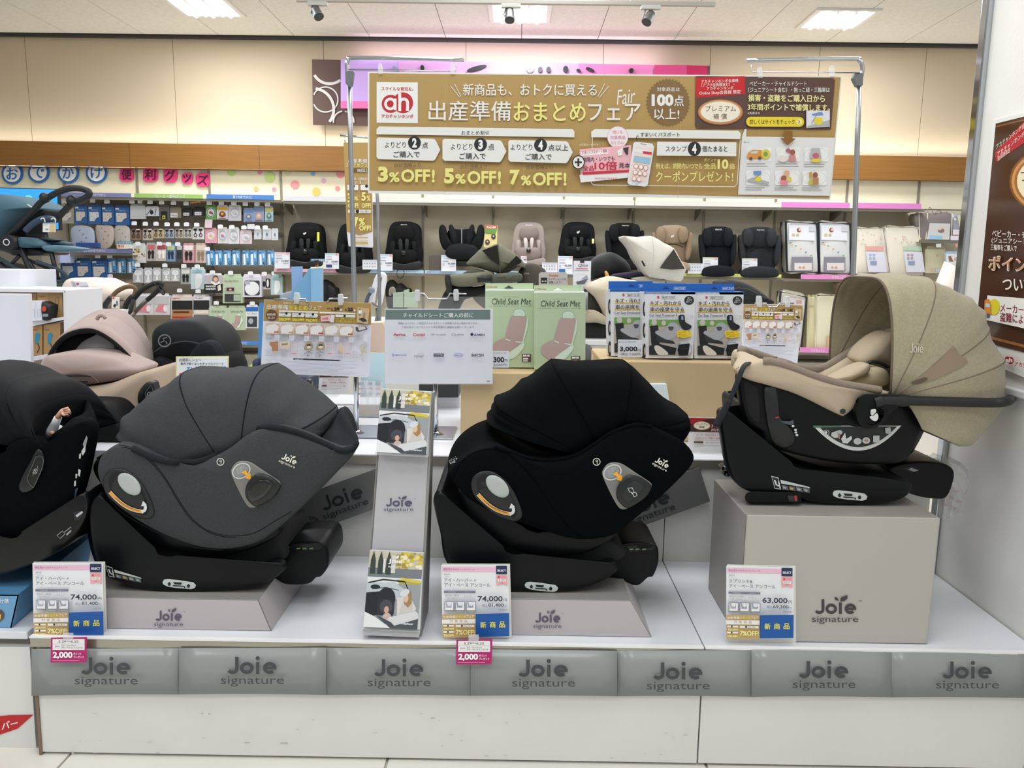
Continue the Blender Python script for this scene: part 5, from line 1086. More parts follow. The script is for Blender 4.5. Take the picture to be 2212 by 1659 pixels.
def fairposter(t, Y, xf=None, z=(560,560,7.373), fine=True):
    p = Print(PY(Y), z=z, base=.001, step=.00025, xf=xf); sh = .028
    p.P([(82,648),(1785,702),(1780,1040),(66,980)], GO)
    p.T('新商品も、おトクに買える', 385,682,740,712, WL, sh=sh).T('出産準備', 120,718,460,795, WL, b=.02, sh=sh).T('おまとめ', 472,730,768,805, '#f2ea3c', b=.02, sh=sh).T('フェア', 785,742,990,808, WL, b=.015, sh=sh)
    p.T('期間', 1075,775,1130,795, BK).T('5.', 1145,780,1180,818, BK, b=.03).T('29', 1190,765,1278,820, BK, b=.05).E(1302,806,16,18, WL).T('6.', 1365,785,1400,822, BK, b=.03).T('25', 1408,770,1495,828, BK, b=.05).E(1517,815,16,18, WL)
    p.E(195,888,88,88, '#6d4a28').T('100点', 128,856,262,898, WL, b=.04).T('以上!', 135,910,245,950, WL, b=.03)
    for k, x in enumerate((312,525,735)):
        y = 845 + k * 8; p.P([(x, y),(x + 185, y + 6),(x + 202, y + 38),(x + 182, y + 70),(x, y + 64)], WL).E(x + 120, y + 18,20,20, '#1b1c20').T('よりどり', x + 25, y + 15, x + 90, y + 32, '#55565a').T('ご購入で', x + 60, y + 42, x + 130, y + 58, '#55565a').T('%d%%OFF!' % (3 + 2 * k), x, 932 + k * 10, x + 185,982 + k * 8, '#f2ea3c', b=.03)
    p.P([(312,812),(942,832),(942,856),(312,838)], WL).P([(960,835),(1532,855),(1532,878),(960,862)], WL).O(953,930,20,20,5, '#222222').P([(975,905),(1125,890),(1130,985),(985,992)], '#f0c8cc').T('10倍', 1000,925,1100,965, '#c8203c', b=.03).P([(1140,880),(1205,890),(1185,1010),(1122,1000)], '#e6dce0')
    p.P([(1215,880),(1528,890),(1528,928),(1215,918)], WL).E(1360,902,20,20, '#1b1c20').T('クーポンプレゼント!', 1212,968,1520,1000, '#f2ea3c', b=.02, sh=.01).T('例えば、期間内いつでも全品10倍', 1215,935,1515,960, '#f2ea3c')
    p.P([(1565,760),(1752,790),(1735,1035),(1548,1005)], '#cdb48c').P([(1580,950),(1640,930),(1690,950),(1720,990),(1650,1000)], '#3b342c').P([(1590,780),(1620,785),(1615,900),(1585,895)], '#a08458').P([(1660,850),(1690,855),(1680,940),(1650,935)], '#a3875e').E(1608,840,30,32, '#eef0f4')
    for k in range(6):
        x = 108 + k * 238 - k * 2; y = 1018 + k * 7
        p.P([(x, y),(x + 214, y + 8),(x + 212, y + 175),(x - 4, y + 168)], ('#d9b894', '#d8bfa0', '#d3aa8c', '#d2a890', '#d8bea2', '#d5b493')[k]).P([(x + 30, y + 30),(x + 150, y + 10),(x + 205, y + 60),(x + 160, y + 165),(x, y + 150),(x, y + 60)], '#ece8e4')
        p.P([(x + 130, y + 130),(x + 200, y + 130),(x + 200, y + 150),(x + 120, y + 155)], ('#c8505a', '#c8a060', '#c08060', '#b8483a', '#c0c0c8', '#a05a30')[k])
        p.lines(x - 4, y + 182, x + 120,20,5,7, '#a9a9b6', sh=.03, seed=k).R(x + 135, y + 185, x + 212, y + 270, '#dfe1ea').lines(x + 140, y + 190, x + 208,14,5,4, '#b9bcc9', seed=k + 9)
    p.P([(1535,1085),(1690,1068),(1730,1115),(1575,1160),(1535,1130)], '#5a4a50').P([(1570,1085),(1680,1075),(1700,1110),(1590,1135)], '#d9d2d0').lines(1528,1190,1640,20,5,7, '#a9a9b6', seed=33).R(1660,1185,1730,1320, '#dfe1ea')
    pr = [(170,1310),(340,1310),(705,1320),(905,1320),(1240,1350),(1600,1350)]
    p.P([(165,1320),(300,1310),(302,1460),(205,1465),(200,1400),(165,1360)], '#b8835e').P([(335,1330),(400,1308),(495,1335),(480,1430),(340,1420)], '#dfcdb4').P([(350,1345),(455,1335),(455,1360),(360,1375)], '#a08a74')
    for x in (505,1078,1362): p.L([(x, 1305),(x + 105,1312),(x + 100,1552),(x, 1548)], 4, '#e0949c', True).lines(x + 12,1340, x + 90,26,3,6, '#e3b3b8', seed=x).R(x + 12,1495, x + 85,1510, '#e58a92')
    for x, m_ in ((715,1),(905,-1)):
        p.P(crom([(x, 1440),(x + 10,1370),(x + 50,1320),(x + 110,1320),(x + 140,1370),(x + 130,1430),(x + 70,1450)], 3), '#a8977e').P([(x + 40,1360),(x + 100,1350),(x + 110,1400),(x + 50,1395)], '#2c2a2a').E(x + 75,1400,36,22, '#e3d9c2')
        p.L([(x, 1510),(x + 130,1450)], 5, '#4a4644').L([(x + 20,1450),(x + 130,1500)], 5, '#4a4644').E(x + 60,1530,8,14, '#2e2b2b')
    p.P(crom([(1245,1370),(1270,1340),(1310,1350),(1350,1490),(1320,1510),(1250,1500),(1260,1440)], 3), '#dcc6ae').E(1660,1380,62,36, '#c9c6c2').L([(1620,1400),(1650,1530)], 8, '#cdb585').L([(1690,1400),(1600,1545)], 8, '#cdb585').L([(1640,1400),(1720,1510)], 8, '#cdb585').L([(1610,1470),(1700,1480)], 6, '#cdb585')
    for x in (95,320,640,880,1200,1480): p.lines(x, 1430 + x * .02, x + 130,17,7,5, '#b4b5c2', sh=.03, seed=x)
    p.P([(545,1575),(1282,1603),(1280,1625),(540,1598)], '#2b2c44').T('※商品価格掲載は一部商品です', 570,1584,705,1598, WL, sh=.03)
    p.L([(92,1590),(1710,1660),(1700,1850),(88,1790)], 3, '#c3c6d4', True)
    for k in range(9): p.lines(230,1615 + k * 20,1650,0,1,7, '#bcbfcd', sh=.034, seed=k).lines(110,1612 + k * 20,210,0,1,6, '#bcbfcd', sh=.03, seed=k + 40)
    p.build('print', t)
notice('gold-headed price list sheet clipped to a small chrome stand left of the leaflet stand', [(570.5,647),(803,655),(798,811),(793,815),(563,806)], [(770,700),(769,812),(771,955)], .05,2.9, lambda t, Y: fairposter(t, Y), clips=((640,645),(735,648)), rods=([(592,646),(622,645),(660,646),(666,660)], [(707,652),(712,645),(750,644),(751,645)]))
def caution(t, Y):
    p = Print(PY(Y), z=(840,560,4.424), base=.001, step=.00025)
    p.R(-32,483,968,575, '#5a7470', sh=0).T('チャイルドシートご購入の前に', 135,512,808,558, '#eef1ee', b=.012)
    p.T('車種によっては、ご希望のチャイルドシートが装着できない場合があります。', 88,600,855,622, '#85888c').T('下記の各メーカーサイトにて適合車種のご確認をお願いいたします。', 122,637,822,658, '#85888c')
    for r, y in ((0,678),(1,875),(2,1068)):
        for k in range(6):
            x = 8 + k * 187; a = 16
            if 0 < k < 5 or r == 1: p.L([(max(8, x - a), y),(min(942, x + a), y)], 2, '#c6c8cd')
            p.L([(x, y - (a if r else 0)),(x, y + (a if r < 2 else 0))], 2, '#c6c8cd')
            if k in (0,5) and r != 1: p.L([(x, y),(x + (a if k == 0 else -a), y)], 2, '#c6c8cd')
    p.T('Aprica', 42,706,160,738, '#b4203c', b=.035).T('Combi', 230,706,345,735, '#c4473c', b=.03).T('AILEBEBE', 448,714,545,728, '#6b6f75').O(412,719,9,7,3, '#6b6f75').O(428,719,9,7,3, '#6b6f75').O(614,720,13,12,3, '#4d5158').T('cybex', 634,708,718,734, '#4d5158').E(793,718,14,14, '#1f2a55').T('LEAMAN', 812,710,915,732, '#1f2a55', b=.03)
    p.O(42,916,10,10,5, '#3a6cb0').T('MAXI-COSI', 64,908,168,924, '#3a6cb0', b=.02).T('britax', 280,896,335,910, '#c08a8e').T('römer', 243,912,335,940, '#5b6066').R(428,902,525,930, '#1e2a50').T('KATOJI', 438,908,515,924, WL, b=.02).O(663,917,46,17,3, '#5a78b0').T('GRACO', 628,909,700,926, '#5a78b0', b=.02).T('BABYZEN', 790,904,906,930, '#26292e', b=.03)
    p.R(935,1160,968,1172, '#8a8d92'); p.build('print', t)
    mb = MB(); mb.prism([at(*q, Y - .001) for q in ((830,641),(1066,641),(1065,831),(831,831))], (0,-.0008,0)); fin('clear_sleeve', mb, M('#f4f6f8', .06, alpha=.07, spec=.7), t)
notice('white compatibility notice with green header clipped to a chrome stand, makers listed', [(831,667),(1064,667),(1064,829),(832,829)], [(942,700),(941,829),(942,968)], -.06,2.9, caution, clips=((901,639),(985,638)), rods=([(895,634),(916,634),(925,646),(965,646),(972,634),(1008,635)],))
t = notice('smaller gold-headed price list sheet behind the blue-topped protector boxes', [(1605,657),(1735,657),(1722,790),(1604,788)], [(1668,660),(1666,720),(1664,800),(1660,870)], 0,3.65, lambda t, Y: fairposter(t, Y, xf=lambda x, y: (1605 + (x - 568) * .55,657 + (y - 647) * .70 - (x - 568) * .012)), clips=((1641,652),(1702,652)), rods=([(1630,655),(1655,655),(1660,663),(1678,663),(1684,655),(1715,655)],))
# ================================================================ goods on the second tier
CLT = M('#c3ab84', .85, bump=.2, sc=300)
def cube(name, label, cat, x0, x1, yt, yb, Yf, D, m, par=None, group=None, bevel=.003):
    """box whose front face fills the pixel rectangle, standing on whatever is at yb"""
    a = at(x0, yt, Yf); c = at(x1, yb, Yf); mb = MB().box(((a.x + c.x) / 2, Yf + D / 2,(a.z + c.z) / 2),(c.x - a.x, D, a.z - c.z))
    o = fin(name, mb, m, par, bevel=bevel)
    if par is None: tag(o, label, cat, group)
    return o
def zbox(name, label, cat, x0, x1, yt, Yf, D, zb, m):
    a = at(x0, yt, Yf); c = at(x1, yt, Yf); o = fin(name, MB().box(((a.x + c.x) / 2, Yf + D / 2,(a.z + zb) / 2),(c.x - a.x, D, a.z - zb)), m, bevel=.006, seg=3); tag(o, label, cat); return a.z
zc1 = zbox('cloth_box', 'beige cloth-covered box under the two green mat cartons', 'display box', 995,1297,804,2.94,.34, Z2 + .001, CLT)
zc2 = zbox('cloth_box', 'beige cloth-covered box under the three blue-topped protector cartons', 'display box', 1300,1662,779,2.88,.42, Z2 + .001, CLT)
# seat mat cartons
def matbox(label, xo, yo, Y):
    t = thing('mat_carton', label, 'carton', at(1209 + xo, 798 + yo, Y), 'green seat mat cartons')
    z = (840 + xo, 560 + yo, 4.424); Q = lambda *L: [at(*q, Y) for q in ZM(L, *z)]
    fin('carton', MB().prism(Q((1390,322),(1880,322),(1878,1055),(1390,1055)),(0,.05,0)), M('#b6c9a6', .5), t, bevel=.001)
    fin('carton_top', MB().prism(Q((1392,312),(1872,312),(1880,323),(1390,323)),(0,.05,0)), M('#e9ecea', .5), t)
    fin('hang_tab', MB().prism([v + Vector((0,.03,0)) for v in Q((1388,250),(1850,250),(1850,315),(1388,315))], (0,.002,0)), M('#b6c9a6', .5), t)
    p = Print(PY(Y), z=z, base=.0008, step=.00025)
    p.T('チャイルドシートマット', 1565,376,1702,386, '#6d7d66').T('Child Seat Mat', 1448,395,1825,452, '#3c4438', it=.12).T('汚れと水気から車のシートを守り、チャイルドシートをしっかり固定', 1430,462,1835,474, '#6d7d66')
    p.P(crom([(1660,560),(1665,515),(1700,497),(1745,500),(1768,530),(1766,565)], 4), '#c9dfcb').L(crom([(1660,560),(1665,515),(1700,497),(1745,500),(1768,530),(1766,565)], 4, False),2, '#7d8f7d')
    p.P(crom([(1790,585),(1802,620),(1790,700),(1760,800),(1765,850),(1700,940),(1640,975),(1590,970),(1585,930),(1740,800),(1750,780)], 4), '#c9dfcb').P([(1590,925),(1725,825),(1762,830),(1755,875),(1650,960),(1590,970)], '#d3e5d2')
    p.P(crom([(1632,575),(1660,563),(1760,568),(1785,590),(1780,640),(1755,760),(1735,808),(1680,800),(1640,795),(1590,775),(1582,740),(1610,650)], 4), '#b69d98').P(crom([(1455,860),(1475,820),(1580,775),(1720,812),(1730,830),(1600,925),(1582,970),(1520,950),(1460,900)], 4), '#b69d98').L([(1582,778),(1625,800)], 9, '#dfe9dd').L([(1680,806),(1735,815)], 9, '#dfe9dd')
    p.R(1742,925,1828,1000, '#5a3f44', rad=5).R(1750,932,1785,950, '#e9e6e4').R(1790,932,1815,950, '#e9e6e4').R(1752,962,1800,978, '#e9e6e4').R(1752,985,1795,996, '#e9e6e4'); p.build('print', t)
    p = Print(PY(Y + .03), z=z, base=.0008, step=.00025); p.T('Nihon ikuji', 1430,278,1502,296, '#c2483a', b=.02).O(1412,286,12,9,2, '#c2483a').P([(1575,292),(1600,284),(1605,274),(1625,274),(1630,284),(1655,292),(1655,300),(1575,300)], '#3c4438' if xo else '#e6e9e2'); p.build('tab_print', t)
matbox('pale green seat mat carton standing right, nearer the black canopy', 0,0,3.0)
matbox('pale green seat mat carton standing left, beside the compatibility notice', -106,-4.5,3.06)
# protector cartons
def protector(label, xo, yo, Y, k=1):
    t = thing('protector_carton', label, 'carton', at(1445 + xo, 774 + yo, Y), 'blue-topped seat protector cartons')
    z = (1220 + xo, 500 + yo, 4.608); Q = lambda *L: [at(*q, Y) for q in ZM(L, *z)]
    fin('carton', MB().prism(Q((800,602),(1300,602),(1278,1264),(808,1262)),(0,.075,0)), M('#e4e5e9', .4), t, bevel=.001)
    fin('carton_top', MB().prism(Q((798,598),(1302,600),(1301,626),(798,624)),(0,.0755,0)), M('#2368b2', .4), t)
    fin('hang_tab', MB().prism([v + Vector((0,.055,0)) for v in Q((798,522),(1245,522),(1245,604),(798,604))], (0,.002,0)), M('#1f63b0', .4), t)
    fin('side_flap', MB().prism([at(*q, Y + .012) for q in ZM([(768,600),(800,604),(808,1262),(776,1240)], *z)], (0,.06,0)), M('#d9dade', .4), t)
    p = Print(PY(Y), z=z, base=.0008, step=.00025)
    p.E(930,655,12,15, '#c9507a').L([(960,642),(1105,642),(1105,672),(960,672)], 3, '#9da0a6', True).T('SMART START', 968,648,1098,666, '#85888e', b=.01).E(1238,685,48,44, '#22262a').T('車の', 1222,655,1255,670, WL).T('座席用', 1215,674,1265,690, WL).T('保護マット', 1205,694,1270,710, WL, b=.01)
    p.R(845,726,1160,738, '#f2c548').R(840,790,1195,802, '#f2c548').T('キズ・汚れから', 850,690,1158,735, '#2a2c32', b=.015).T('車の座席を守る', 850,752,1185,798, '#2a2c32', b=.015).T('Car Seat Protector Ⅱ', 843,818,1120,845, '#3a3d44', b=.008).T('カー シート プロテクターⅡ', 845,850,1012,860, '#55585e')
    p.R(840,878,1140,1228, '#4b4d52').R(840,878,1140,960, '#6fa04e').P([(840,960),(1140,930),(1140,1228),(840,1228)], '#b3aaa2').E(890,905,28,30, '#c9c2b6').E(985,910,22,26, '#c9c2b6')
    p.P([(848,940),(930,935),(945,1120),(1110,1160),(1100,1228),(880,1220),(860,1100)], '#1e2024').P([(840,1140),(900,1120),(1000,1180),(1020,1228),(840,1228)], '#26282c').P(crom([(890,1150),(930,1135),(1010,1190),(1025,1226),(930,1226)], 3), '#d8d3c9')
    p.P(crom([(900,1010),(925,985),(975,1000),(1010,960),(1045,910),(1100,908),(1135,950),(1125,1010),(1085,1060),(1030,1080),(960,1050)], 4), '#adaeb4').P([(900,1020),(1000,1075),(1080,1090),(1100,1120),(930,1100)], '#2f3136').P(crom([(1030,950),(1080,948),(1075,980),(1045,985)], 3), '#4d5058')
    p.P(crom([(1132,840),(1190,832),(1200,900),(1258,935),(1252,965),(1195,985),(1150,930)], 3), '#202228').R(1160,842,1180,880, '#8fa0c0').P([(1110,1000),(1130,985),(1220,985),(1262,1010),(1258,1045),(1180,1062),(1120,1050)], '#efcf2e').T('ISOFIX対応', 1128,998,1205,1012, '#3a3420', sh=-.05).T('大型チャイルドシートも', 1128,1020,1245,1032, '#3a3420', sh=-.05).T('しっかりカバー', 1140,1036,1225,1048, '#3a3420', sh=-.05)
    p.E(1190,1172,76,76, '#6f87a8').E(1190,1172,72,72, '#c9cdd4').P([(1135,1125),(1245,1115),(1228,1235),(1140,1240),(1120,1180)], '#15171b').L([(1150,1170),(1230,1165)], 4, '#3c4048').T('裏面にファスナー付ポケット', 1140,1078,1250,1090, '#55585e').R(845,1238,1230,1246, '#b7b9be').T('マットの上に', 1200,828,1280,838, '#7a7d84').T('メッシュ収納', 1205,846,1280,856, '#7a7d84').T('ポケット付！', 1212,864,1272,874, '#7a7d84')
    p.build('print', t)
    p = Print(PY(Y + .055), z=z, base=.0008, step=.00025); p.L([(1082,552),(1205,552),(1205,578),(1082,578)], 3, '#c9d8ec', True).T('SMART START', 1090,557,1200,574, '#dfe8f4', b=.02).P([(978,565),(995,558),(1000,548),(1012,548),(1020,558),(1038,563),(1038,570),(978,570)], '#123c74'); p.build('tab_print', t)
    p = Print(PY(Y + .012), z=z, base=.0008, step=.00025)
    for y in (770,985,1190): p.E(792, y, 15,75, '#26282c').E(796, y, 8,40, '#b9a998')
    p.build('side_print', t)
protector('blue and white seat protector carton in the middle of three', 0,0,2.93)
protector('blue and white seat protector carton at the right end of three', 104.5,.5,2.945)
protector('blue and white seat protector carton at the left, behind the 3,000 yen tag', -75,-5,3.0)
# back row of the same cartons shows only as a blue strip
cube('protector_carton', 'blue seat protector carton tab showing behind the right pair of cartons', 'carton', 1400,1522,611,774,3.1,.05, M('#2368b2', .4), group='blue-topped seat protector cartons')
def ptag(label, q, z, rows, Y):
    t = thing('price_tag', label, 'price tag', at(*ZM([q[3]], *z)[0], Y)); slab('tag_sheet', ZM(q, *z), Y, .002, M('#dfe1e9', .35), t)
    p = Print(PY(Y), z=z, base=.0008, step=.00025)
    for r in rows: p.T(r[0], *r[1:5], r[5], b=r[6])
    p.build('lettering', t)
ptag('white 3,000 yen tag standing before the left protector carton', [(530,1075),(772,1080),(768,1252),(528,1250)], (1220,500,4.608),[('カーシートプロテクター', 540,1092,718,1106, '#55585e', .01),('3,000', 548,1145,722,1198, '#26282c', .03),('円', 726,1168,756,1196, '#3a3d44', 0),('（税込 3,300円）', 552,1206,762,1234, '#6d7076', .01)], 2.915)
ptag('white 2,300 yen tag at the foot of the left green mat carton', [(990,876),(1148,878),(1146,1036),(990,1036)], (840,560,4.424),[('シートマット ラテ', 1000,890,1125,902, '#55585e', .01),('300', 1000,935,1102,985, '#26282c', .03),('円', 1106,956,1132,982, '#3a3d44', 0),('2,530円）', 1003,996,1132,1020, '#6d7076', .01)], 2.935)
# small premium cards on the tier
def premium(label, q, Y, full=True):
    t = thing('premium_card', label, 'notice', at(*q[3], Y)); slab('card', q, Y, .002, M('#ece9e8', .35), t)
    (x0, y0),(x1, y1),(x2, y2),(x3, y3) = q
    xf = lambda u, v: (x0 + (x1 - x0) * u + (x3 - x0) * v, y0 + (y1 - y0) * u + (y3 - y0) * v)
    p = Print(PY(Y), base=.001, step=.0003, xf=xf)
    p.P([(.01,.02),(.99,.02),(.99,.42),(.01,.42)], '#4a2c22').P([(.01,.05),(.01,.02),(.4,.02),(.02,.2)], '#b51e28').E(.24,.24,.16,.13, '#b08456').E(.24,.24,.145,.115, '#efe6d0').T('プレミアム', .13,.17,.35,.22, '#5c3a24').T('補償', .19,.25,.29,.31, '#5c3a24').T('3年間', .41,.18,.66,.29, '#e6c4bc', b=.03).T('無料で', .41,.31,.7,.4, '#e6c4bc', b=.03)
    p.L([(.1,.46),(.95,.46),(.95,.66),(.1,.66)], .006, '#8f8a8a', True).T('メーカー保証対象外となる損害もカバー！', .14,.48,.92,.54, '#a02a40', b=.01).T('修理できない損害や盗難による損害も安心！', .12,.57,.92,.63, '#a02a40', b=.01).R(.1,.7,.27,.75, '#5c3a24').T('ベビーカー/チャイルドシート/三輪車', .3,.7,.9,.75, '#55555a').lines(.1,.8,.8,.05,2,.012, '#b5b3b6'); p.build('print', t)
    slab('acrylic_foot', [(x3 + (x2 - x3) * .25, y3 - 8),(x3 + (x2 - x3) * .6, y3 - 8),(x3 + (x2 - x3) * .62, y3 + 8),(x3 + (x2 - x3) * .22, y3 + 8)], Y - .02,.05, CLEAR(.25), t)
premium('small dark brown and white guarantee card by the left foot of the carrier base', [(1488,901),(1606,904),(1604,978),(1487,975)], 2.72)
premium('small guarantee card behind the first leaflet, below the gold-headed sheet', [(690,790),(754,790),(752,850),(688,850)], 3.15)
# ---- things between the stands
t = thing('blue_display', 'tall pale blue folded card display in the aisle behind the gold-headed sheet', 'display stand', at(655,760,3.5))
ZD = (560,560,7.373); D_ = lambda L: ZM(L, *ZD)
fin('side_wing', MB().prism([at(*q, 3.55) for q in D_([(510,118),(683,112),(683,900),(530,900)])], (0,.01,0)), M('#8fb2dd', .4), t)
fin('slanted_panel', MB().prism([at(*q, 3.5) for q in D_([(455,635),(800,142),(828,165),(832,2400),(440,2400)])], (0,.02,0)), M('#78acd3', .4), t)
fin('front_panel', MB().prism([at(*q, 3.48) for q in D_([(822,150),(968,135),(978,2380),(834,2380)])], (0,.06,0)), M('#8dbce0', .4), t)
fin('lower_panel', MB().prism([at(*q, 3.46) for q in ((560,655),(572,653),(566,760),(561,812),(556,812))], (0,.05,0)), M('#4c8cc8', .4), t)
def flat(name, label, cat, q, Y, m, th=.01, par=None, **k):
    o = slab(name, q, Y, th, m, par, **k)
    if par is None: tag(o, label, cat)
    return o
flat('blush_box', 'pale pink folded carton peeking right of the gold-headed sheet', 'carton', [(800,698),(826,697),(834,712),(834,762),(800,762)], 3.4, M('#d8bfae', .6), th=.12)
flat('pale_blue_board', 'pale blue leaflet board between the two clipped notices', 'notice', [(795,762),(834,763),(834,858),(778,858),(780,815)], 3.35, M('#c3dde6', .4))
t = thing('leaflet_holder', 'clear acrylic leaflet holder under the pale blue board', 'leaflet holder', at(805,880,3.3))
for k in range(3): slab('holder_pocket', [(775 + k * 15,824 + k * 2),(795 + k * 15,822 + k * 2),(797 + k * 15,875),(777 + k * 15,875)], 3.3 - k * .02,.012, CLEAR(.3), t)
p = Print(PY(3.34), base=.002, step=.0004)
for k in range(3): p.R(772 + k * 18,826,786 + k * 18,832, '#3b4a70').R(773 + k * 18,838,788 + k * 18,841, '#c9505a').R(772 + k * 18,850,786 + k * 18,853, '#c9505a')
p.build('leaflet_print', t)
o = flat('white_folder', 'white document case lying on the tier below the leaflet holder', 'folder', [(690,880),(760,878),(757,985),(745,986),(700,925)], 3.0, M('#dfe2ec', .3), th=.02)
t = thing('numbered_seat', 'navy child seat with numbered panels behind the dark grey canopy', 'child seat', at(630,860,3.1))
pillow('seat_shell', [(590,800),(650,812),(668,818),(672,838),(660,862),(652,880),(600,862)], 3.1, M('#1c2a42', .6), t, depth=.25)
pillow('head_pad', [(545,782),(556,774),(564,778),(566,810),(550,815)], 3.15, M('#24304e', .8), t, depth=.06); pillow('head_pad', [(560,778),(570,774),(580,780),(580,810),(566,812)], 3.14, M('#24304e', .8), t, depth=.06)
pillow('round_pad', [(660,820),(671,822),(672,836),(664,846),(657,836)], 3.05, BPG, t, depth=.03, bulge=.01)
p = Print(PY(3.07), base=.006); p.T('02', 624,812,632,818, '#c9ccd4', b=.02).T('03', 641,818,648,824, '#c9ccd4', b=.02).T('04', 653,823,660,829, '#c9ccd4', b=.02).L([(648,812),(636,840)], .8, '#9aa4b4').L([(665,815),(650,850)], .8, '#9aa4b4'); p.build('number_print', t)
flat('orange_board', 'narrow tan and blue board edge behind the numbered seat', 'board', [(676,812),(692,812),(690,860),(672,860)], 3.25, M('#c9a468', .5))
# yellow-bordered card
t = thing('spray_card', 'white card with yellow border and blue lettering above the dark grey canopy', 'notice', at(430,830,3.0)); slab('card', [(380,770),(494,769),(493,845),(380,845)], 3.0,.002, M('#f0ea8a', .4), t)
fin('card_stand', MB().prism([at(430,844,3.01), at(440,844,3.01), Vector((at(440,844,3.01).x, 3.01, Z2 + .001)), Vector((at(430,844,3.01).x, 3.01, Z2 + .001))], (0,.01,0)), CLEAR(.4), t)
p = Print(PY(3.0), base=.001); p.P([(382,772),(492,771),(491,843),(382,843)], '#eef0f4').T('出発前にシュ～', 387,774,435,781, '#3a3d48', b=.01).T('車内で熱くなったチャイルドシート', 390,783,483,789, '#3a3d48', b=.01).T('ひんやり冷却', 404,791,488,806, '#3f9ad8', b=.04).P([(386,808),(392,805),(391,812)], '#d8283a').P([(393,818),(399,812),(400,820)], '#d8283a'); p.build('lettering', t)
flat('yellow_leaflet', 'yellow folded leaflet right of the yellow-bordered card', 'leaflet', [(528,800),(552,778),(549,815),(526,815)], 3.2, M('#d9e08a', .5))
# pale sheets right of the black canopy, magazine file left of notice
flat('paper_stack', 'stack of pale blue paper sheets behind the black canopy', 'paper', [(1395,830),(1440,830),(1447,870),(1447,930),(1395,930)], 2.85, M('#dfe9ec', .5), th=.03)
t = thing('green_carton', 'pair of small pale green cartons standing behind the compatibility notice', 'carton', at(875,665,3.4))
slab('carton', [(849,633),(871,631),(871,664),(849,664)], 3.4,.05, M('#aebfa4', .5), t); slab('carton', [(873,633),(900,631),(900,664),(873,664)], 3.4,.05, M('#b6c6ac', .5), t); slab('hang_tab', [(872,627),(884,624),(884,632),(872,634)], 3.4,.003, M('#b6c6ac', .5), t)
flat('dark_tray', 'low dark storage tray on the tier behind the leaflet stand', 'tray', [(905,830),(990,830),(990,858),(905,856)], 3.45, M('#2a2d30', .5), th=.2)
t = thing('white_box', 'white low counter box behind the leaflet stand', 'counter', at(950,930,3.5)); slab('box_body', [(903,858),(994,858),(994,938),(903,938)], 3.5,.3, M('#dcdfe8', .3), t, bevel=.003)
t = thing('red_ticket', 'small red and white packet beside the beige cloth box edge', 'packet', at(1283,790,3.2)); slab('packet', [(1280,767),(1300,768),(1299,783),(1279,783)], 3.2,.01, M('#e6dcdc', .4), t); p = Print(PY(3.2), base=.001); p.R(1282,770,1299,776, '#cf2a34'); p.build('print', t)
# ================================================================ goods hanging and standing on the wall shelving
YH = YB - .36
HK = M('#8b8676', .4, m=.6)
def hang(name, label, q, m, kind=None, Y=YH, th=.03, group=None, cat='package', tab=None, body='carton', seed=0):
    """hanging pack: pixel box q; kind says what is printed on it"""
    x0, y0, x1, y1 = q; w = x1 - x0; h = y1 - y0
    t = thing(name, label, cat, at((x0 + x1) / 2, y1, Y), group)
    slab(body, [(x0, y0 + h * .10),(x1, y0 + h * .10),(x1, y1),(x0, y1)], Y, th, m, t, bevel=.002)
    slab('hang_tab', [(x0 + w * .08, y0),(x1 - w * .08, y0),(x1 - w * .04, y0 + h * .11),(x0 + w * .04, y0 + h * .11)], Y + th * .5,.002, tab or m, t)
    fin('wire_hook', MB().tube([at((x0 + x1) / 2, y0 + 1.5, Y - .02), at((x0 + x1) / 2, y0 + 1.5, Y + .05), at((x0 + x1) / 2, y0 - 2, YP - .06)], .0025,5), HK, t)
    if kind:
        p = Print(PY(Y), z=(x0, y0,1), base=.002, step=.0012); kind(p, w, h, seed); p.build('print', t)
    return t
def k_pants(p, w, h, s):
    p.R(w * .05, h * .13, w * .3, h * .22, '#dfe6ee').T('Baby Cool', w * .3, h * .24, w * .75, h * .31, '#dfe6ee')
    p.P([(w * .1, h * .38),(w * .8, h * .38),(w * .84, h * .62),(w * .62, h * .7),(w * .5, h * .84),(w * .14, h * .84)], ('#ddd6cd', '#e3e6ea', '#ded4cf', '#e0dcd8')[s % 4])
    for k in range(3): p.E(w * (.3 + .18 * k), h * (.5 + .1 * ((k + s) % 3)), w * .03, h * .02, '#6d7685')
def k_tube(p, w, h, s):
    p.P([(w * .0, h * .1),(w * .45, h * .1),(w * .4, h * .25),(w * .0, h * .25)], '#2f78c4').P([(w * .15, h * .25),(w * .42, h * .22),(w * .48, h * .95),(w * .22, h * .97)], '#eef2f6').P([(w * .5, h * .15),(w * .95, h * .12),(w * .98, h * .7),(w * .6, h * .75)], '#58a0d8').P([(w * .55, h * .2),(w * .8, h * .2),(w * .85, h * .5),(w * .6, h * .5)], '#bcdcee').E(w * .78, h * .85, w * .14, h * .09, '#26364a').E(w * .8, h * .83, w * .07, h * .04, '#8fb4d0')
def k_hooks(p, w, h, s):
    c = ('#15171c', '#15171c', '#2b2622', '#15171c', '#15171c', '#15171c', '#15171c')[s % 7]
    p.R(w * .1, h * .1, w * .4, h * .28, c).R(w * .55, h * .1, w * .85, h * .28, c).L([(w * .25, h * .28),(w * .25, h * .5)], w * .07, c).L([(w * .7, h * .28),(w * .7, h * .5)], w * .07, c).O(w * .25, h * .65, w * .12, h * .14, w * .06, c, n=12).O(w * .7, h * .65, w * .12, h * .14, w * .06, c, n=12).R(w * .5, h * .04, w * .85, h * .12, '#e9e9e6')
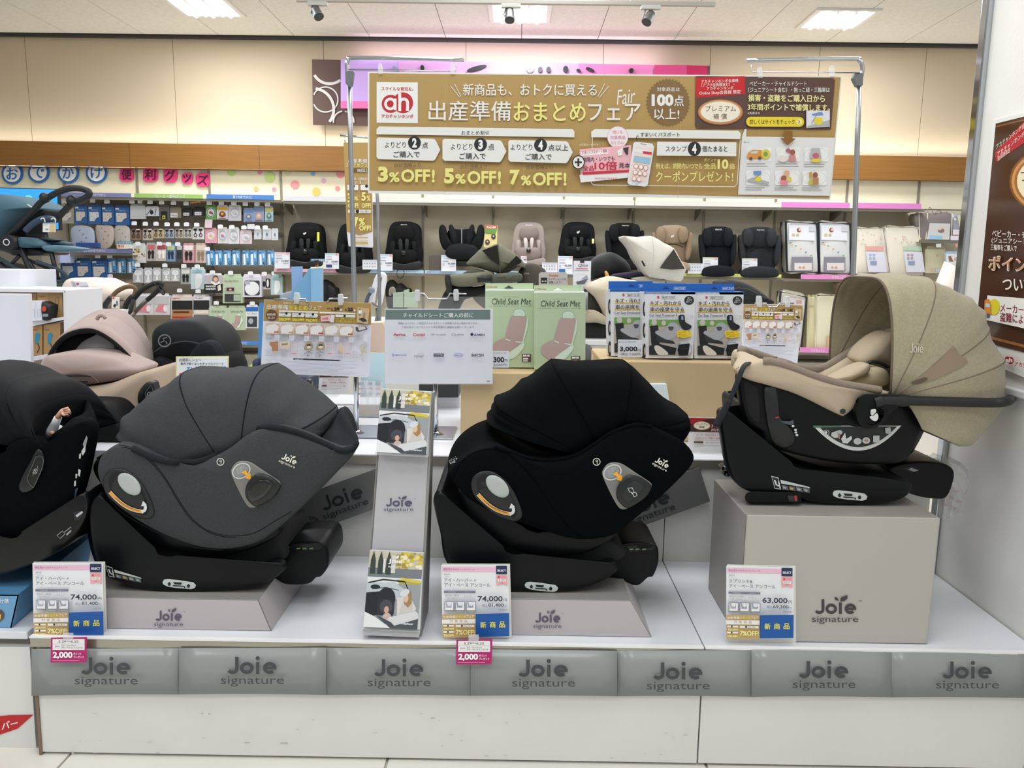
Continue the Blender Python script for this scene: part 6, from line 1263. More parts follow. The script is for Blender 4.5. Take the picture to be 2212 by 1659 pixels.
def k_blister(p, w, h, s):
    c1, c2 = (('#2b2422', '#c96a74'),('#f0ecea', '#b05060'),('#22324a', '#c9d6a0'),('#2c2e33', '#d0d3d6'),('#1f2226', '#e9e6e4'),('#8f8068', '#d9cfc0'))[s % 6]
    p.R(w * .12, h * .12, w * .88, h * .36, c2, rad=w * .05).E(w * .32, h * .55, w * .16, h * .14, c1).E(w * .66, h * .55, w * .16, h * .14, c1).R(w * .2, h * .62, w * .42, h * .86, c1, rad=w * .06).R(w * .56, h * .62, w * .78, h * .86, c1, rad=w * .06)
def k_fan(p, w, h, s):
    p.E(w * .5, h * .35, w * .4, h * .2, '#dcdfe6').O(w * .5, h * .35, w * .3, h * .15, w * .08, '#f4f5f8', n=18).R(w * .38, h * .55, w * .62, h * .9, '#eef0f4', rad=w * .06).R(w * .25, h * .8, w * .75, h * .95, '#e2e4ea', rad=w * .05)
def k_ring(p, w, h, s):
    p.E(w * .5, h * .5, w * .4, h * .34, '#e6e4ea').O(w * .5, h * .5, w * .34, h * .28, w * .07,('#2f8f4e', '#b5b9c2', '#e79aa6', '#9fb2d0', '#c9c2c8')[s % 5], n=18).E(w * .46, h * .52, w * .14, h * .1,('#c8404a', '#cfd2da', '#e6b08c', '#d0838c', '#c4c8d4')[s % 5]).E(w * .62, h * .58, w * .08, h * .07,('#2f62a8', '#b5b9c2', '#cfd8a0', '#8fa4cc', '#b9c0cc')[s % 5])
def k_sticker(p, w, h, s):
    c = (('#e9b93a', '#8a4a2c'),('#e6dfc0', '#7f90b0'),('#f0e4dc', '#e8b9a0'),('#efe07a', '#5a8fa6'))[s % 4]
    p.R(w * .06, h * .14, w * .94, h * .34, c[0] if s in (0,3) else '#7f9acb').P(crom([(w * .2, h * .7),(w * .3, h * .5),(w * .5, h * .42),(w * .7, h * .5),(w * .82, h * .72),(w * .5, h * .85)], 3), c[1]).E(w * .5, h * .6, w * .14, h * .09, c[0]).L([(w * .15, h * .92),(w * .85, h * .92)], h * .04, '#6d7076')
def k_mat(p, w, h, s):
    p.T('Child Seat Mat', w * .15, h * .2, w * .85, h * .28, '#5b6a55').P([(w * .42, h * .42),(w * .72, h * .42),(w * .66, h * .68),(w * .4, h * .68)], '#b89c98').P([(w * .2, h * .74),(w * .42, h * .66),(w * .66, h * .72),(w * .45, h * .9),(w * .25, h * .88)], '#b89c98').E(w * .62, h * .38, w * .09, h * .04, '#d5e4d4').P([(w * .74, h * .45),(w * .84, h * .6),(w * .62, h * .9),(w * .48, h * .9),(w * .68, h * .72)], '#dce8da')
def k_small(p, w, h, s):
    p.R(w * .15, h * .25, w * .85, h * .85, '#dfe3ea', rad=1).E(w * .5, h * .55, w * .16, h * .16,('#9fb6c9', '#6d8fae', '#7f86b0')[s % 3]).L([(w * .5, h * .35),(w * .5, h * .8)], w * .05, '#a9adb6')
BLC = M('#3568a8', .45); BLB = M('#6fa3d2', .4); CLP = M('#dfe3e4', .15, alpha=.85)
# row of blue underpants cartons
hang('pad_carton', 'pale grey pad carton, first on the upper left hook bar', (131,443,159,483), M('#a9a59a', .5), k_pants, seed=0)
for i, (a, b) in enumerate(((161,188.5),(190,218),(219.5,246),(247.5,279))): hang('pad_carton', 'blue windowed pad carton, %s of four on the upper bar' % ORD[i], (a, 441 + i * .8, b, 483.5 + i * 1), BLC, k_pants, seed=i, th=.06, group='blue pad cartons on the upper bar')
for i, (a, b) in enumerate(((131.6,163),(164,196),(197.5,232))): hang('pad_carton', 'blue windowed pad carton, %s of three under the lilac lower shelf strip' % ORD[i], (a, 557 + i * .6, b, 603 + i), BLC, k_pants, seed=i + 1, th=.06, group='blue pad cartons under the lower shelf')
# top row
T_ = [('hook_pack', 'clear bag with blue header and folded net, beside the blue pad cartons', (281,441,314,473), CLP, None),('hook_pack', 'white carton with black strap bag picture on the top bar', (315,445,343,467), M('#dde0ea', .5), 'strap'),('hook_pack', 'clear blister with black pouch and yellow square', (344,443,366,476), M('#6d6c68', .3), 'yel'),('hook_pack', 'taupe pouch with white label card on the top bar', (367,446,391,471), M('#8d8272', .6), 'lab'),('hook_pack', 'black pouch with white label, just right of the taupe pouch', (395,450,415,467), M('#202329', .6), 'lab'),('hook_pack', 'black pouch with white label under the orange tab', (419,447,442,466), M('#202329', .6), 'lab')]
def k_misc(w_):
    def f(p, w, h, s):
        if w_ == 'strap': p.E(w * .45, h * .62, w * .14, h * .22, '#25272c').L([(w * .05, h * .9),(w * .4, h * .3)], 1.2, '#25272c').L([(w * .8, h * .3),(w * .7, h * .9)], 1.2, '#25272c')
        elif w_ == 'yel': p.R(w * .15, h * .4, w * .8, h * .95, '#202226').R(w * .3, h * .68, w * .6, h * .9, '#e8dc3a').E(w * .45, h * .8, w * .08, h * .05, '#2a2a20')
        elif w_ == 'lab': p.R(w * .05, h * .55, w * .7, h * .95, '#e4dfe6', rad=1).E(w * .55, h * .78, w * .08, h * .07, '#c99ab0').R(w * .15, h * .72, w * .4, h * .78, '#8a8d94')
        elif w_ == 'snooze': p.R(0, h * .55, w, h, '#1f2126').R(0, h * .1, w, h * .55, '#b9b4bc').P(crom([(w * .45, h * .4),(w * .5, h * .15),(w * .7, h * .12),(w * .78, h * .3),(w * .7, h * .45)], 3), '#6a4f42').E(w * .62, h * .32, w * .12, h * .12, '#e0b49a').P(crom([(w * .35, h * .45),(w * .5, h * .42),(w * .65, h * .52),(w * .8, h * .42),(w * .84, h * .5),(w * .6, h * .6)], 3), '#efeae4').T('SNOOZE', w * .08, h * .62, w * .62, h * .71, '#f2f2f2', b=.04).T('CUSHION', w * .08, h * .75, w * .62, h * .84, '#f2f2f2', b=.04).P([(w * .72, h * .65),(w * .88, h * .55),(w * .92, h * .85),(w * .75, h * .9)], '#e2dcc8')
        elif w_ == 'mirror': p.T('Dary Baby Mirror', w * .1, h * .2, w * .8, h * .3, '#6d7d68').R(w * .14, h * .45, w * .62, h * .6, '#b39ea2', rad=1).R(w * .2, h * .47, w * .56, h * .58, '#3b2f30').E(w * .38, h * .53, w * .07, h * .035, '#dca890').R(w * .1, h * .68, w * .9, h * .95, '#3b3a3e').R(w * .55, h * .7, w * .9, h * .92, '#a9b59c')
        elif w_ == 'wmirror': p.R(w * .1, h * .28, w * .9, h * .92, '#3a3c40', rad=3).E(w * .5, h * .62, w * .38, h * .3, '#e8eaee').R(w * .12, h * .3, w * .4, h * .45, '#aeb2bd')
        elif w_ == 'pump': p.E(w * .35, h * .65, w * .22, h * .18, '#26282c').R(w * .5, h * .3, w * .9, h * .9, '#202226').E(w * .68, h * .6, w * .1, h * .26, '#e6e8ec')
        elif w_ == 'toy': p.P(crom([(w * .35, h * .35),(w * .5, h * .3),(w * .75, h * .35),(w * .8, h * .65),(w * .55, h * .95),(w * .3, h * .9)], 3), '#e6eaee').R(w * .1, h * .14, w * .8, h * .24, '#9fc6cf')
        elif w_ == 'pinkbag': p.R(w * .05, h * .15, w * .95, h * .5, '#c4c6ca').P([(w * .05, h * .85),(w * .3, h * .5),(w * .8, h * .5),(w * .75, h * .9)], '#e08c96').E(w * .7, h * .7, w * .12, h * .16, '#eceef2')
        elif w_ == 'blackor': p.R(w * .05, h * .12, w * .95, h * .25, '#d9d2cc').T('pigeon', w * .08, h * .13, w * .4, h * .2, '#c9583a', b=.03).R(w * .05, h * .26, w * .95, h * .62, '#1f2024').R(w * .05, h * .62, w * .95, h * .9, '#b58058').R(w * .12, h * .68, w * .8, h * .76, '#5c3a26').R(w * .05, h * .9, w * .95, h * .98, '#b8342a')
        elif w_ == 'blackwh': p.R(w * .05, h * .3, w * .95, h * .75, '#222327').R(w * .05, h * .12, w * .95, h * .28, '#e6dee2').R(w * .1, h * .78, w * .9, h * .95, '#e6dcc9').T('Angel', w * .1, h * .14, w * .6, h * .22, '#55586a')
        elif w_ == 'blue': p.R(0, h * .1, w, h * .28, '#2a68b4').R(w * .1, h * .5, w * .9, h * .95, '#3a3c40').E(w * .4, h * .7, w * .2, h * .12, '#a9aab0').T('キズ・汚れから', w * .1, h * .34, w * .9, h * .42, '#2a2c32')
        elif w_ == 'orange': p.O(w * .5, h * .5, w * .3, h * .26, w * .12, '#f0eae4', n=16).P([(w * .1, h * .2),(w * .7, h * .15),(w * .5, h * .4)], '#e0886a')
        elif w_ == 'beads': 
            rr = random.Random(4)
            for k in range(40): p.l -= p.st; p.E(w * (.1 + .8 * rr.random()), h * (.28 + .66 * rr.random()), w * .07, h * .035, rr.choice(('#d9bc8e', '#c8a26e', '#e6d0aa', '#b98f5e')), n=7)
    return f
for n_, l_, q_, m_, k_ in T_: hang(n_, l_, q_, m_, k_misc(k_) if k_ else None)
slab('orange_tab', [(411,436),(434,434),(434,437.5),(411,440)], YH - .02,.003, M('#e6a63a', .4)); tag(bpy.data.objects['orange_tab'], 'orange hook flag over the black pouches', 'hook tag')
for i, (q_, k_, c_, l_) in enumerate(((( 444,442,467,475), k_ring, '#6aa84e', 'green ring toy card'),((468,443,492,474), k_sticker, '#e8e4ea', 'white card with yellow top and brown bow'),((493,443,521,477), k_ring, '#dcdce4', 'clear ring rattle card with pink edge'),((526,449,548,480), k_sticker, '#9db0d8', 'lilac blue card with car picture'),((548,445,570,479), k_sticker, '#a4afd0', 'lilac blue card with pale animal shape'),((572,445,590,479), k_sticker, '#bcdce4', 'narrow aqua card with yellow top'))):
    hang('picture_card', l_ + ' on the top right bar', q_, M(c_, .4), k_, seed=(0,0,1,1,2,3)[i], th=.012)
# second row: stroller hooks
for i, q_ in enumerate(((283,494,305,519),(308,494,330,519),(331,494,354,515),(355,494,376.5,515),(378,494,396.5,515),(397.5,494,415,515))):
    hang('stroller_hook_pack', 'brown framed blister with dark hooks, %s from the left in the second row' % ORD[i], q_, M(('#8a7462', '#c2b8a8', '#c9b894', '#aab2c4', '#c2b8a8', '#c9c6c0')[i], .3), k_hooks, seed=i, group='hook blisters of the second row')
hang('stroller_hook_pack', 'white framed carton with two black hooks at the end of the hook blisters', (415.5,491,441,517), M('#e4e2e6', .4), k_hooks, seed=6)
for i, (q_, c_, l_, s_) in enumerate((((443,492,468.5,525), '#e6a4b4', 'pink rattle card under the small butterfly tag', 2),((470,491,492,526), '#e0dcd6', 'off-white ring card with blue motifs', 3),((492.5,491,517,527), '#dedee4', 'clear teether card next to the off-white ring card', 1),((518,497,544,527), '#e6cfd6', 'white card with pink band and round motif', 4))): hang('picture_card', l_, q_, M(c_, .4), k_ring, seed=s_, th=.012)
slab('butterfly_tag', [(443,474),(459,474),(458,492),(442,492)], YH - .03,.002, M('#ead9e4', .4)); tag(bpy.data.objects['butterfly_tag'], 'small white and pink butterfly shelf tag above the pink rattle card', 'shelf tag')
slab('navy_label', [(534,484),(550,484),(550,495),(534,495)], YH - .03,.002, M('#e6e8f0', .4)); tag(bpy.data.objects['navy_label'], 'white shelf label with navy top above the round-motif card', 'shelf tag')
for i, q_ in enumerate(((548.5,493,565,517),(567,493,586,518),(586.5,493,601,519))): hang('charm_pack', 'small clear charm pack, %s of three at the right end of row two' % ORD[i], q_, M('#dcdfe2', .3), k_small, seed=i, th=.006, group='small charm packs')
# third row
hang('bead_bag', 'clear bag of tan granules at the left of row three', (286,525,315,568), CLP, k_misc('beads'))
for i, (q_, c_, l_) in enumerate((((316,524,337,564), '#b9b0b0', 'red-headed blister with white and black clip'),((337,524,361,564), '#cfc6c4', 'red-headed blister with white clips, beside the blue one'),((359,526,379,565), '#7fa0c4', 'blue blister with dark clip and pale disc'),((380,526,395,564), '#55595f', 'dark narrow blister with round grey parts'),((395,525,420,568), '#d29ba0', 'pink headed blister with two black straps'),((422,525,445,568), '#d0b8b0', 'pink headed blister with khaki strap'))): hang('clip_blister', l_, q_, M(c_, .3), k_blister, seed=i)
for i, x in enumerate((445,463,482,501,523,539.5,558,577)): hang('spray_pack', 'blue tube pack, %s of eight in the long row above the snooze cushion' % ORD[i], (x, 541, x + (17.5 if i < 4 else 16),573.5), BLB, k_tube, seed=i, th=.015, group='blue tube packs in the long row')
for i, x in enumerate((233,253,275)): hang('spray_pack', 'blue tube pack, %s of three beside the lower blue pad cartons' % ORD[i], (x, 558, x + 18,590), BLB, k_tube, seed=i, th=.015, group='blue tube packs on the left')
for i, x in enumerate((232,251,270)): hang('ring_pack', 'dark clear pack with white ring and orange corner, %s of three' % ORD[i], (x, 604, x + 18,642), M('#8d7f78', .3), k_misc('orange'), group='white ring packs')
# fourth row
for i, (q_) in enumerate(((287,578,309,611),(311,578,329,612),(330,578,348,611),(350,579,368,608),(369,579,388,608))): hang('fan_pack', 'grey pack with white round mini fan, %s of five in row four' % ORD[i], q_, M('#bfc0c4', .35), k_fan, group='mini fan packs')
hang('clip_blister', 'black twin strap blister in row four, next to the mini fans', (390,578,412,614), M('#a3a9a6', .3), k_blister, seed=4)
hang('toy_bag', 'clear bag with pale blue header in row four', (412,577,443,625), M('#c4d4da', .2), k_misc('toy'))
hang('cushion_carton', 'snooze cushion carton with sleeping baby picture', (441,590,481,633), M('#dcd8dc', .4), k_misc('snooze'), Y=YH - .06, th=.06)
hang('mirror_carton', 'pale green mirror carton right of the snooze cushion carton', (481,592,524,655), M('#b9c9ac', .5), k_misc('mirror'), Y=YH - .06, th=.07)
hang('mirror_carton', 'lilac white carton with big oval mirror', (524,592,565,642), M('#dcd9e4', .4), k_misc('wmirror'), Y=YH - .05, th=.07)
hang('pump_pack', 'clear pack with black round part and white paddle', (562,592,586,625), M('#c9bcc4', .3), k_misc('pump'))
hang('toy_pack', 'pale blue pack with white animal shape at the right end of row four', (585,593,610,637), M('#b3cdcf', .25), k_misc('toy'))
# fifth and sixth rows
hang('pad_bag', 'clear bag with pink corner, left of two in row five', (294,634,332,680), M('#dcd8dc', .25), k_misc('pinkbag'), Y=YH - .05, th=.06)
hang('pad_bag', 'clear bag with pink corner, right of two in row five', (333,634,367,680), M('#dcd8dc', .25), k_misc('pinkbag'), Y=YH - .05, th=.06)
hang('cover_carton', 'white and black carton with tan lower half in row five', (369,636,418,689), M('#d6cdc6', .4), k_misc('blackor'), Y=YH - .05, th=.07)
hang('cover_carton', 'black and white bag with sand-coloured foot in row five', (416,636,454,680), M('#d0d0d4', .3), k_misc('blackwh'), Y=YH - .05, th=.07)
hang('mat_box', 'small green seat mat carton, left of two on the wall', (451,660,492,713), M('#b9c9ac', .5), k_mat, Y=YH - .06, th=.06, group='seat mat cartons on the wall')
hang('mat_box', 'small green seat mat carton, right of two on the wall', (492,660,531,713), M('#b9c9ac', .5), k_mat, Y=YH - .06, th=.06, group='seat mat cartons on the wall')
hang('protector_box', 'small blue and white protector carton beside the wall mat cartons', (531,658,558,709), M('#e0e2e8', .4), k_misc('blue'), Y=YH - .06, th=.06)
# price tags on the hooks
tags = [(139,435),(173,434),(200,434),(231,436),(285,436),(303,436),(324,437),(349,438),(375,439),(402,440),(452,439),(478,439),(505,440),(530,441),(555,441),(578,442),(290,483),(314,484),(337,484),(361,485),(382,485),(403,485),(425,486),(476,490),(501,491),(527,492),(556,492),(573,492),(298,527),(344,527),(364,528),(384,528),(448,538),(145,553),(211,554),(237,554),(297,573),(356,574),(397,575),(426,576),(238,597),(459,589),(498,590),(541,591),(571,592),(592,591),(388,628),(428,630),(467,655),(545,656)]
t0 = None
for i, (x, y) in enumerate(tags):
    row = ORD[0 if y < 450 else 1 if y < 500 else 2 if y < 560 else 3 if y < 605 else 4]
    loc = at(x, y, YH - .07)
    if t0 is None:
        t0 = thing('hook_tag', 'tmp', 'hook tag', loc, 'white hook price tags')
        slab('tag_card', [(x - 6, y - 3.5),(x - 3, y - 5),(x + 3, y - 5),(x + 5.5, y - 3),(x + 5.5, y + 3.5),(x - 5.5, y + 3.5)], YH - .07,.004, M('#eaeaf0', .4), t0)
        fin('hook_arm', MB().tube([at(x, y, YH - .065), at(x, y - 1, YH + .1), at(x, y - 2, YP - .06)], .0025,5), HK, t0)
        o = t0
    else: o = copytree(t0, loc)
    same = [q for q in tags if (0 if q[1] < 450 else 1 if q[1] < 500 else 2 if q[1] < 560 else 3 if q[1] < 605 else 4) == (0 if y < 450 else 1 if y < 500 else 2 if y < 560 else 3 if y < 605 else 4)]
    n_ = sorted(same).index((x, y)); o['label'] = 'white hook price tag, %s from the left along hook row %s' % (ORD[n_], ('one', 'two', 'three', 'four', 'five')[ORD.index(row)])
# empty wire hooks above the tube packs
for i, x in enumerate((466,483,500,518,536,554,572,590)):
    o = fin('wire_hook', MB().tube([at(x - 10,538, YH + .02), at(x, 539, YH - .02), at(x + 1,542, YH - .02)], .003,5), HK); tag(o, 'bare wire hook end, %s of eight above the long tube row' % ORD[i], 'hook', 'bare wire hooks')
# patterned liners on the lilac shelf
def liner(label, q, c1, c2):
    t = thing('seat_liner', label, 'seat liner', at(*q[-1], YH)); P = crom(q, 4); o = pillow('liner_body', q, YH, M(c1,.6), t, depth=.03, bulge=.02)
    p = Print(PY(YH - .022), base=.001, step=.001); cx = sum(a for a, b in q) / len(q); cy = sum(b for a, b in q) / len(q)
    for k in range(5): p.E(cx - 8 + (k * 7) % 17, cy - 16 + k * 8,1.6,1.1, c2)
    p.build('motifs', t)
liner('pale blue patterned liner, left under the blue pad cartons', [(154,492),(180,487),(200,495),(204,520),(196,538),(170,540),(156,525)], '#a9b4c6', '#55607a')
liner('beige patterned liner in the middle under the blue pad cartons', [(206,490),(222,487),(243,490),(246,515),(236,534),(214,534)], '#b9aca6', '#8a7468')
liner('pale beige patterned liner, right under the blue pad cartons', [(247,493),(262,487),(278,492),(281,520),(272,540),(252,538)], '#b9b3ac', '#8d8a86')
o = cube('blue_box', 'low dark blue box on the lilac lower shelf', 'carton', 163,213,524,534, YH - .06,.1, M('#2d4f94', .4)); 
t = thing('coupon_card', 'coupon card with blue band at the end of the lilac shelf', 'price card', at(269,537, YS - .03)); slab('card', [(253,521),(286,521),(286,537),(253,537)], YS - .03,.003, M('#e6e4d8', .4), t)
p = Print(PY(YS - .03), base=.002, step=.001); p.R(253,521,286,527, '#5f93ae').T('クーポン配布中', 257,522,283,526, WL, b=.01).R(255,529,260,534, '#d8603c').T('5%', 261,529,268,534, '#d8603c', b=.02); p.build('print', t)
# ---------------------------------------------------------------- child seats on the long shelf
YC = YB - .42
def wallseat(label, box, style, c, c2, emb=None, tagc=None, sx=None):
    x0, y0, x1, y1 = box; w = x1 - x0; h = y1 - y0; X = lambda u: x0 + w * u; Yy = lambda v: y0 + h * v
    t = thing('child_seat', label, 'child seat', at((x0 + x1) / 2, y1, YC), 'child seats on the long shelf'); F = M(c, .85, bump=.2, sc=200, spec=.25); F2 = M(c2,.85, bump=.2, sc=200, spec=.25)
    P = lambda L: [(X(u), Yy(v)) for u, v in L]
    if style == 'toddler':
        pillow('seat_shell', P([(.10,.18),(.22,.02),(.5,-.01),(.78,.02),(.92,.15),(.95,.5),(.98,.72),(.90,.98),(.5,1.0),(.12,.98),(.0,.78),(.04,.5)]), YC, F, t, depth=.25, bulge=.03)
        pillow('head_support', P([(.30,.12),(.5,.08),(.72,.12),(.78,.3),(.68,.42),(.5,.44),(.32,.42),(.24,.3)]), YC - .05, F2, t, depth=.05, bulge=.03)
        for s in (0,1): pillow('side_bolster', P([(.16 + s * .56,.45),(.28 + s * .56,.46),(.30 + s * .52,.75),(.20 + s * .58,.85),(.12 + s * .62,.7)]), YC - .06, F, t, depth=.06, bulge=.03)
        pillow('seat_cushion', P([(.22,.62),(.5,.60),(.78,.62),(.86,.78),(.75,.92),(.5,.96),(.26,.92),(.14,.78)]), YC - .09, F2, t, depth=.1, bulge=.04)
        for s in (0,1): pillow('shoulder_pad', P([(.36 + s * .18,.40),(.46 + s * .18,.40),(.47 + s * .14,.62),(.40 + s * .16,.66)]), YC - .10, M('#16181b' if c < '#8' else '#c9bfb9', .8), t, depth=.02, bulge=.012)
        pillow('seat_base', P([(.08,.86),(.5,.92),(.92,.86),(.95,1.02),(.5,1.04),(.05,1.02)]), YC - .12, M('#0e0f11', .5) if c < '#8' else F, t, depth=.2, bulge=.01)
        pillow('buckle', P([(.45,.64),(.55,.64),(.55,.72),(.45,.72)]), YC - .15, BPG, t, depth=.02, bulge=.008)
    elif style == 'winged':
        pillow('backrest', P([(.2,.15),(.5,.12),(.78,.15),(.82,.6),(.75,.9),(.25,.9),(.16,.6)]), YC, F, t, depth=.2, bulge=.02)
        for s in (1,-1):
            m_ = lambda L: [(.5 + s * (u - .5), v) for u, v in L]
            pillow('head_wing', P(m_([(.0,.12),(.06,.0),(.14,.06),(.2,.3),(.3,.5),(.24,.62),(.1,.6),(.02,.4)])), YC - .08, F, t, depth=.07, bulge=.03)
            pillow('inner_wing', P(m_([(.22,.04),(.3,.02),(.4,.3),(.38,.52),(.3,.5),(.24,.3)])), YC - .06, F2, t, depth=.05, bulge=.02)
        pillow('impact_cushion', P([(.22,.52),(.5,.46),(.8,.52),(.88,.72),(.74,.84),(.3,.84),(.14,.72)]), YC - .14, F2, t, depth=.12, bulge=.04)
        pillow('seat_base', P([(.3,.86),(.7,.86),(.74,1.0),(.28,1.0)]), YC - .08, M('#0e0f11', .5), t, depth=.15)
        fin('belt_stripe', MB().prism([at(*q, YC - .035) for q in P([(.49,.1),(.515,.1),(.515,.46),(.49,.46)])], (0,.003,0)), M('#7b8085', .5), t)
    else:
        pillow('backrest', P([(.14,.32),(.5,.22),(.86,.32),(.88,.6),(.80,.88),(.22,.88),(.10,.6)]), YC, F, t, depth=.15, bulge=.02)
        pillow('head_support', P([(.22,.04),(.5,.0),(.78,.04),(.82,.25),(.72,.40),(.28,.40),(.18,.25)]), YC - .03, F2, t, depth=.1, bulge=.02)
        for s in (1,-1):
            m_ = lambda L: [(.5 + s * (u - .5), v) for u, v in L]
            pillow('head_wing', P(m_([(.12,.10),(.2,.03),(.32,.08),(.34,.25),(.28,.4),(.16,.38),(.10,.25)])), YC - .09, F, t, depth=.08, bulge=.03)
            pillow('shoulder_wing', P(m_([(.0,.22),(.08,.18),(.14,.35),(.16,.7),(.12,.8),(.04,.65)])), YC - .07, F, t, depth=.07, bulge=.02)
        pillow('seat_cushion', P([(.18,.84),(.5,.80),(.84,.84),(.94,.93),(.9,1.02),(.5,1.04),(.12,1.02),(.08,.92)]), YC - .16, F2, t, depth=.2, bulge=.02)
        fin('cover_seam', MB().tube([at(*q, YC - .022) for q in crom(P([(.25,.5),(.4,.44),(.6,.44),(.76,.5)]),4, False)], .003,5), M('#0d0e10', .9), t)
    p = Print(PY(YC - .09), base=.002, step=.001)
    if emb == 'leaf': p.E(X(.5) - 1, Yy(.26),2.2,2.2, '#d5d5d2').E(X(.5) + 2, Yy(.25) - 1,1.3,2, '#d5d5d2')
    elif emb: p.T(emb, X(.42), Yy(.05), X(.60), Yy(.05) + 3, '#d5d5d2', b=.02)
    if emb: p.build('emblem', t)
    if tagc: q = [(X(tagc[1]), Yy(tagc[2])),(X(tagc[1]) + 5, Yy(tagc[2])),(X(tagc[1]) + 5, Yy(tagc[2]) + tagc[3]),(X(tagc[1]), Yy(tagc[2]) + tagc[3])]; slab('warning_tag', q, YC - .13,.002, M(tagc[0], .4), t)
    return t
wallseat('black shelf seat with yellow tag and green corner, first from the left', (616,481,700,573), 'toddler', '#101214', '#0b0c0e', 'leaf', ('#e2e24a', .82,.22,20))
wallseat('black shelf seat mostly hidden by the narrow strip banner', (723,483,801,586), 'toddler', '#0f1113', '#0b0c0e', None)
wallseat('tall rounded black shelf seat just right of the strip banner', (831,479,912,578), 'toddler', '#0e1012', '#08090a', 'Aprica')
wallseat('black shelf seat with spread wings and body cushion', (948,485,1046,574), 'winged', '#0e1012', '#141619', None)
wallseat('pale grey brown shelf seat with light shoulder pads', (1103,480,1181,570), 'toddler', '#9b908b', '#837874', 'Combi')
wallseat('broad black shelf seat with small yellow and white tag, above the round black pram hood', (1208,480,1290,565), 'toddler', '#0d0f12', '#08090b', 'leaf', ('#dfe0a0', .86,.42,10))
wallseat('black high-back booster behind the white pram hood', (1308,481,1392,580), 'booster', '#101215', '#0c0d0f', 'Aprica')
wallseat('tan high-back booster with padded head wings', (1409,486,1496,582), 'booster', '#8f7a66', '#a08b76', 'leaf')
wallseat('blue black high-back booster, left of two at the shelf end', (1511,489,1592,594), 'booster', '#14191e', '#101419', 'GRACO')
wallseat('charcoal high-back booster at the right end of the shelf seats', (1596,490,1688,596), 'booster', '#2d3034', '#25282c', 'Aprica')
# price cards on the long shelf
def pcard(label, x0, y0, x1, y1, hd, pr, extra=None):
    Yp = YS - .05; t = thing('shelf_card', label, 'price card', at((x0 + x1) / 2, y1, Yp), 'white price cards on the long shelf')
    slab('card', [(x0, y0),(x1, y0 + .3),(x1, y1),(x0, y1)], Yp, .004, M('#e0e2ea', .35), t)
    p = Print(PY(Yp), base=.002, step=.001); w = x1 - x0; h = y1 - y0
    if pr == 'grid':
        for r in range(2):
            for k in range(5): p.R(x0 + w * (.1 + k * .17), y0 + h * (.3 + r * .32), x0 + w * (.18 + k * .17), y0 + h * (.44 + r * .32), '#9ea1ab')
        p.R(x0 + 1, y0 + 1, x1 - 1, y0 + h * .14, '#b9bcc8')
    else:
        p.R(x0 + .6, y0 + 1.2, x1 - .6, y0 + 3, hd).R(x1 - w * .22, y0 + .8, x1 - w * .05, y0 + 4.5, '#e59aa4').T(pr, x0 + w * .45, y0 + h * .48, x1 - w * .06, y0 + h * .60, '#4a4f60', b=.02).R(x0 + w * .08, y0 + h * .2, x0 + w * .5, y0 + h * .23, '#a3a6b4').R(x0 + w * .08, y0 + h * .36, x0 + w * .5, y0 + h * .4, '#8c90a0').R(x0 + w * .08, y0 + h * .5, x0 + w * .22, y0 + h * .62, '#b9bcc9').R(x0 + w * .55, y0 + h * .66, x1 - w * .08, y0 + h * .7, '#a3a6b4')
    if extra: p.R(x0 + w * .08, y0 + h * .72, x0 + w * .5, y0 + h * .9, extra)
    p.build('print', t)
for a in (('pink-topped price card under the first black shelf seat', 593,545,626,580, '#f0b6cc', '19,800'),('blue-topped price card with navy block between the first two shelf seats', 702,547,732,581, '#a9cfee', '24,800', '#2b3a6a'),('blue-topped price card under the tall rounded seat', 819,549,848,585, '#a9cfee', '34,800'),('blue-topped price card left of the winged seat', 953,551,985,586, '#a9cfee', '41,000'),('price card with blue lower label under the broad black seat', 1205,553,1237,592, '#a9cfee', '42,000', '#2b62a8'),('green-topped price card before the blue black booster', 1518,556,1551,592, '#c9dc8a', '22,500'),('green-topped price card before the charcoal booster', 1603,558,1636,594, '#c9dc8a', '21,000'),('white maker grid card just right of the narrow strip banner', 783,561,816,582, '', 'grid'),('white maker grid card beside the pale grey brown seat', 1171,567,1204,588, '', 'grid'),('white maker grid card before the tan booster', 1486,569,1518,591, '', 'grid'),('edge of a price card between olive and grey seats', 1125,553,1138,568, '#f0b6cc', '1')): pcard(*a)
t = thing('coupon_card', 'cream coupon card with blue band between the first two shelf seats', 'price card', at(687,580, YS - .04)); slab('card', [(671,559),(702,559),(702,581),(671,581)], YS - .04,.003, M('#e9e6d2', .4), t)
p = Print(PY(YS - .04), base=.002, step=.001); p.R(671,559,702,565, '#5f93ae').T('クーポン配布中', 674,560,700,564, WL, b=.01).R(673,567,678,571, '#d8603c').T('5%', 680,567,688,575, '#d8603c', b=.02); p.build('print', t)
t = thing('maker_board', 'tall narrow card with red top and green band beside the winged seat', 'display card', at(1061,536, YS - .02)); slab('card', [(1048,486),(1075,487),(1073,536),(1045,534)], YS - .02,.006, M('#d9c98a', .5), t)
p = Print(PY(YS - .02), base=.002, step=.001); p.R(1048,487,1074,494, '#c8402c').T('Combi', 1051,488,1071,493, WL, b=.03).P([(1048,495),(1074,495),(1070,505),(1047,504)], '#5f8f3e').E(1066,511,5,6, '#3a3634').E(1053,523,5,6, '#3a3634').E(1066,510,2,2, '#e0b8a0').E(1053,522,2,2, '#e0b8a0'); p.build('print', t)
cube('dark_pack', 'dark pack standing left of the price card of the winged seat', 'package', 927,953,551,584, YS - .02,.06, M('#5b5350', .3, alpha=.9))
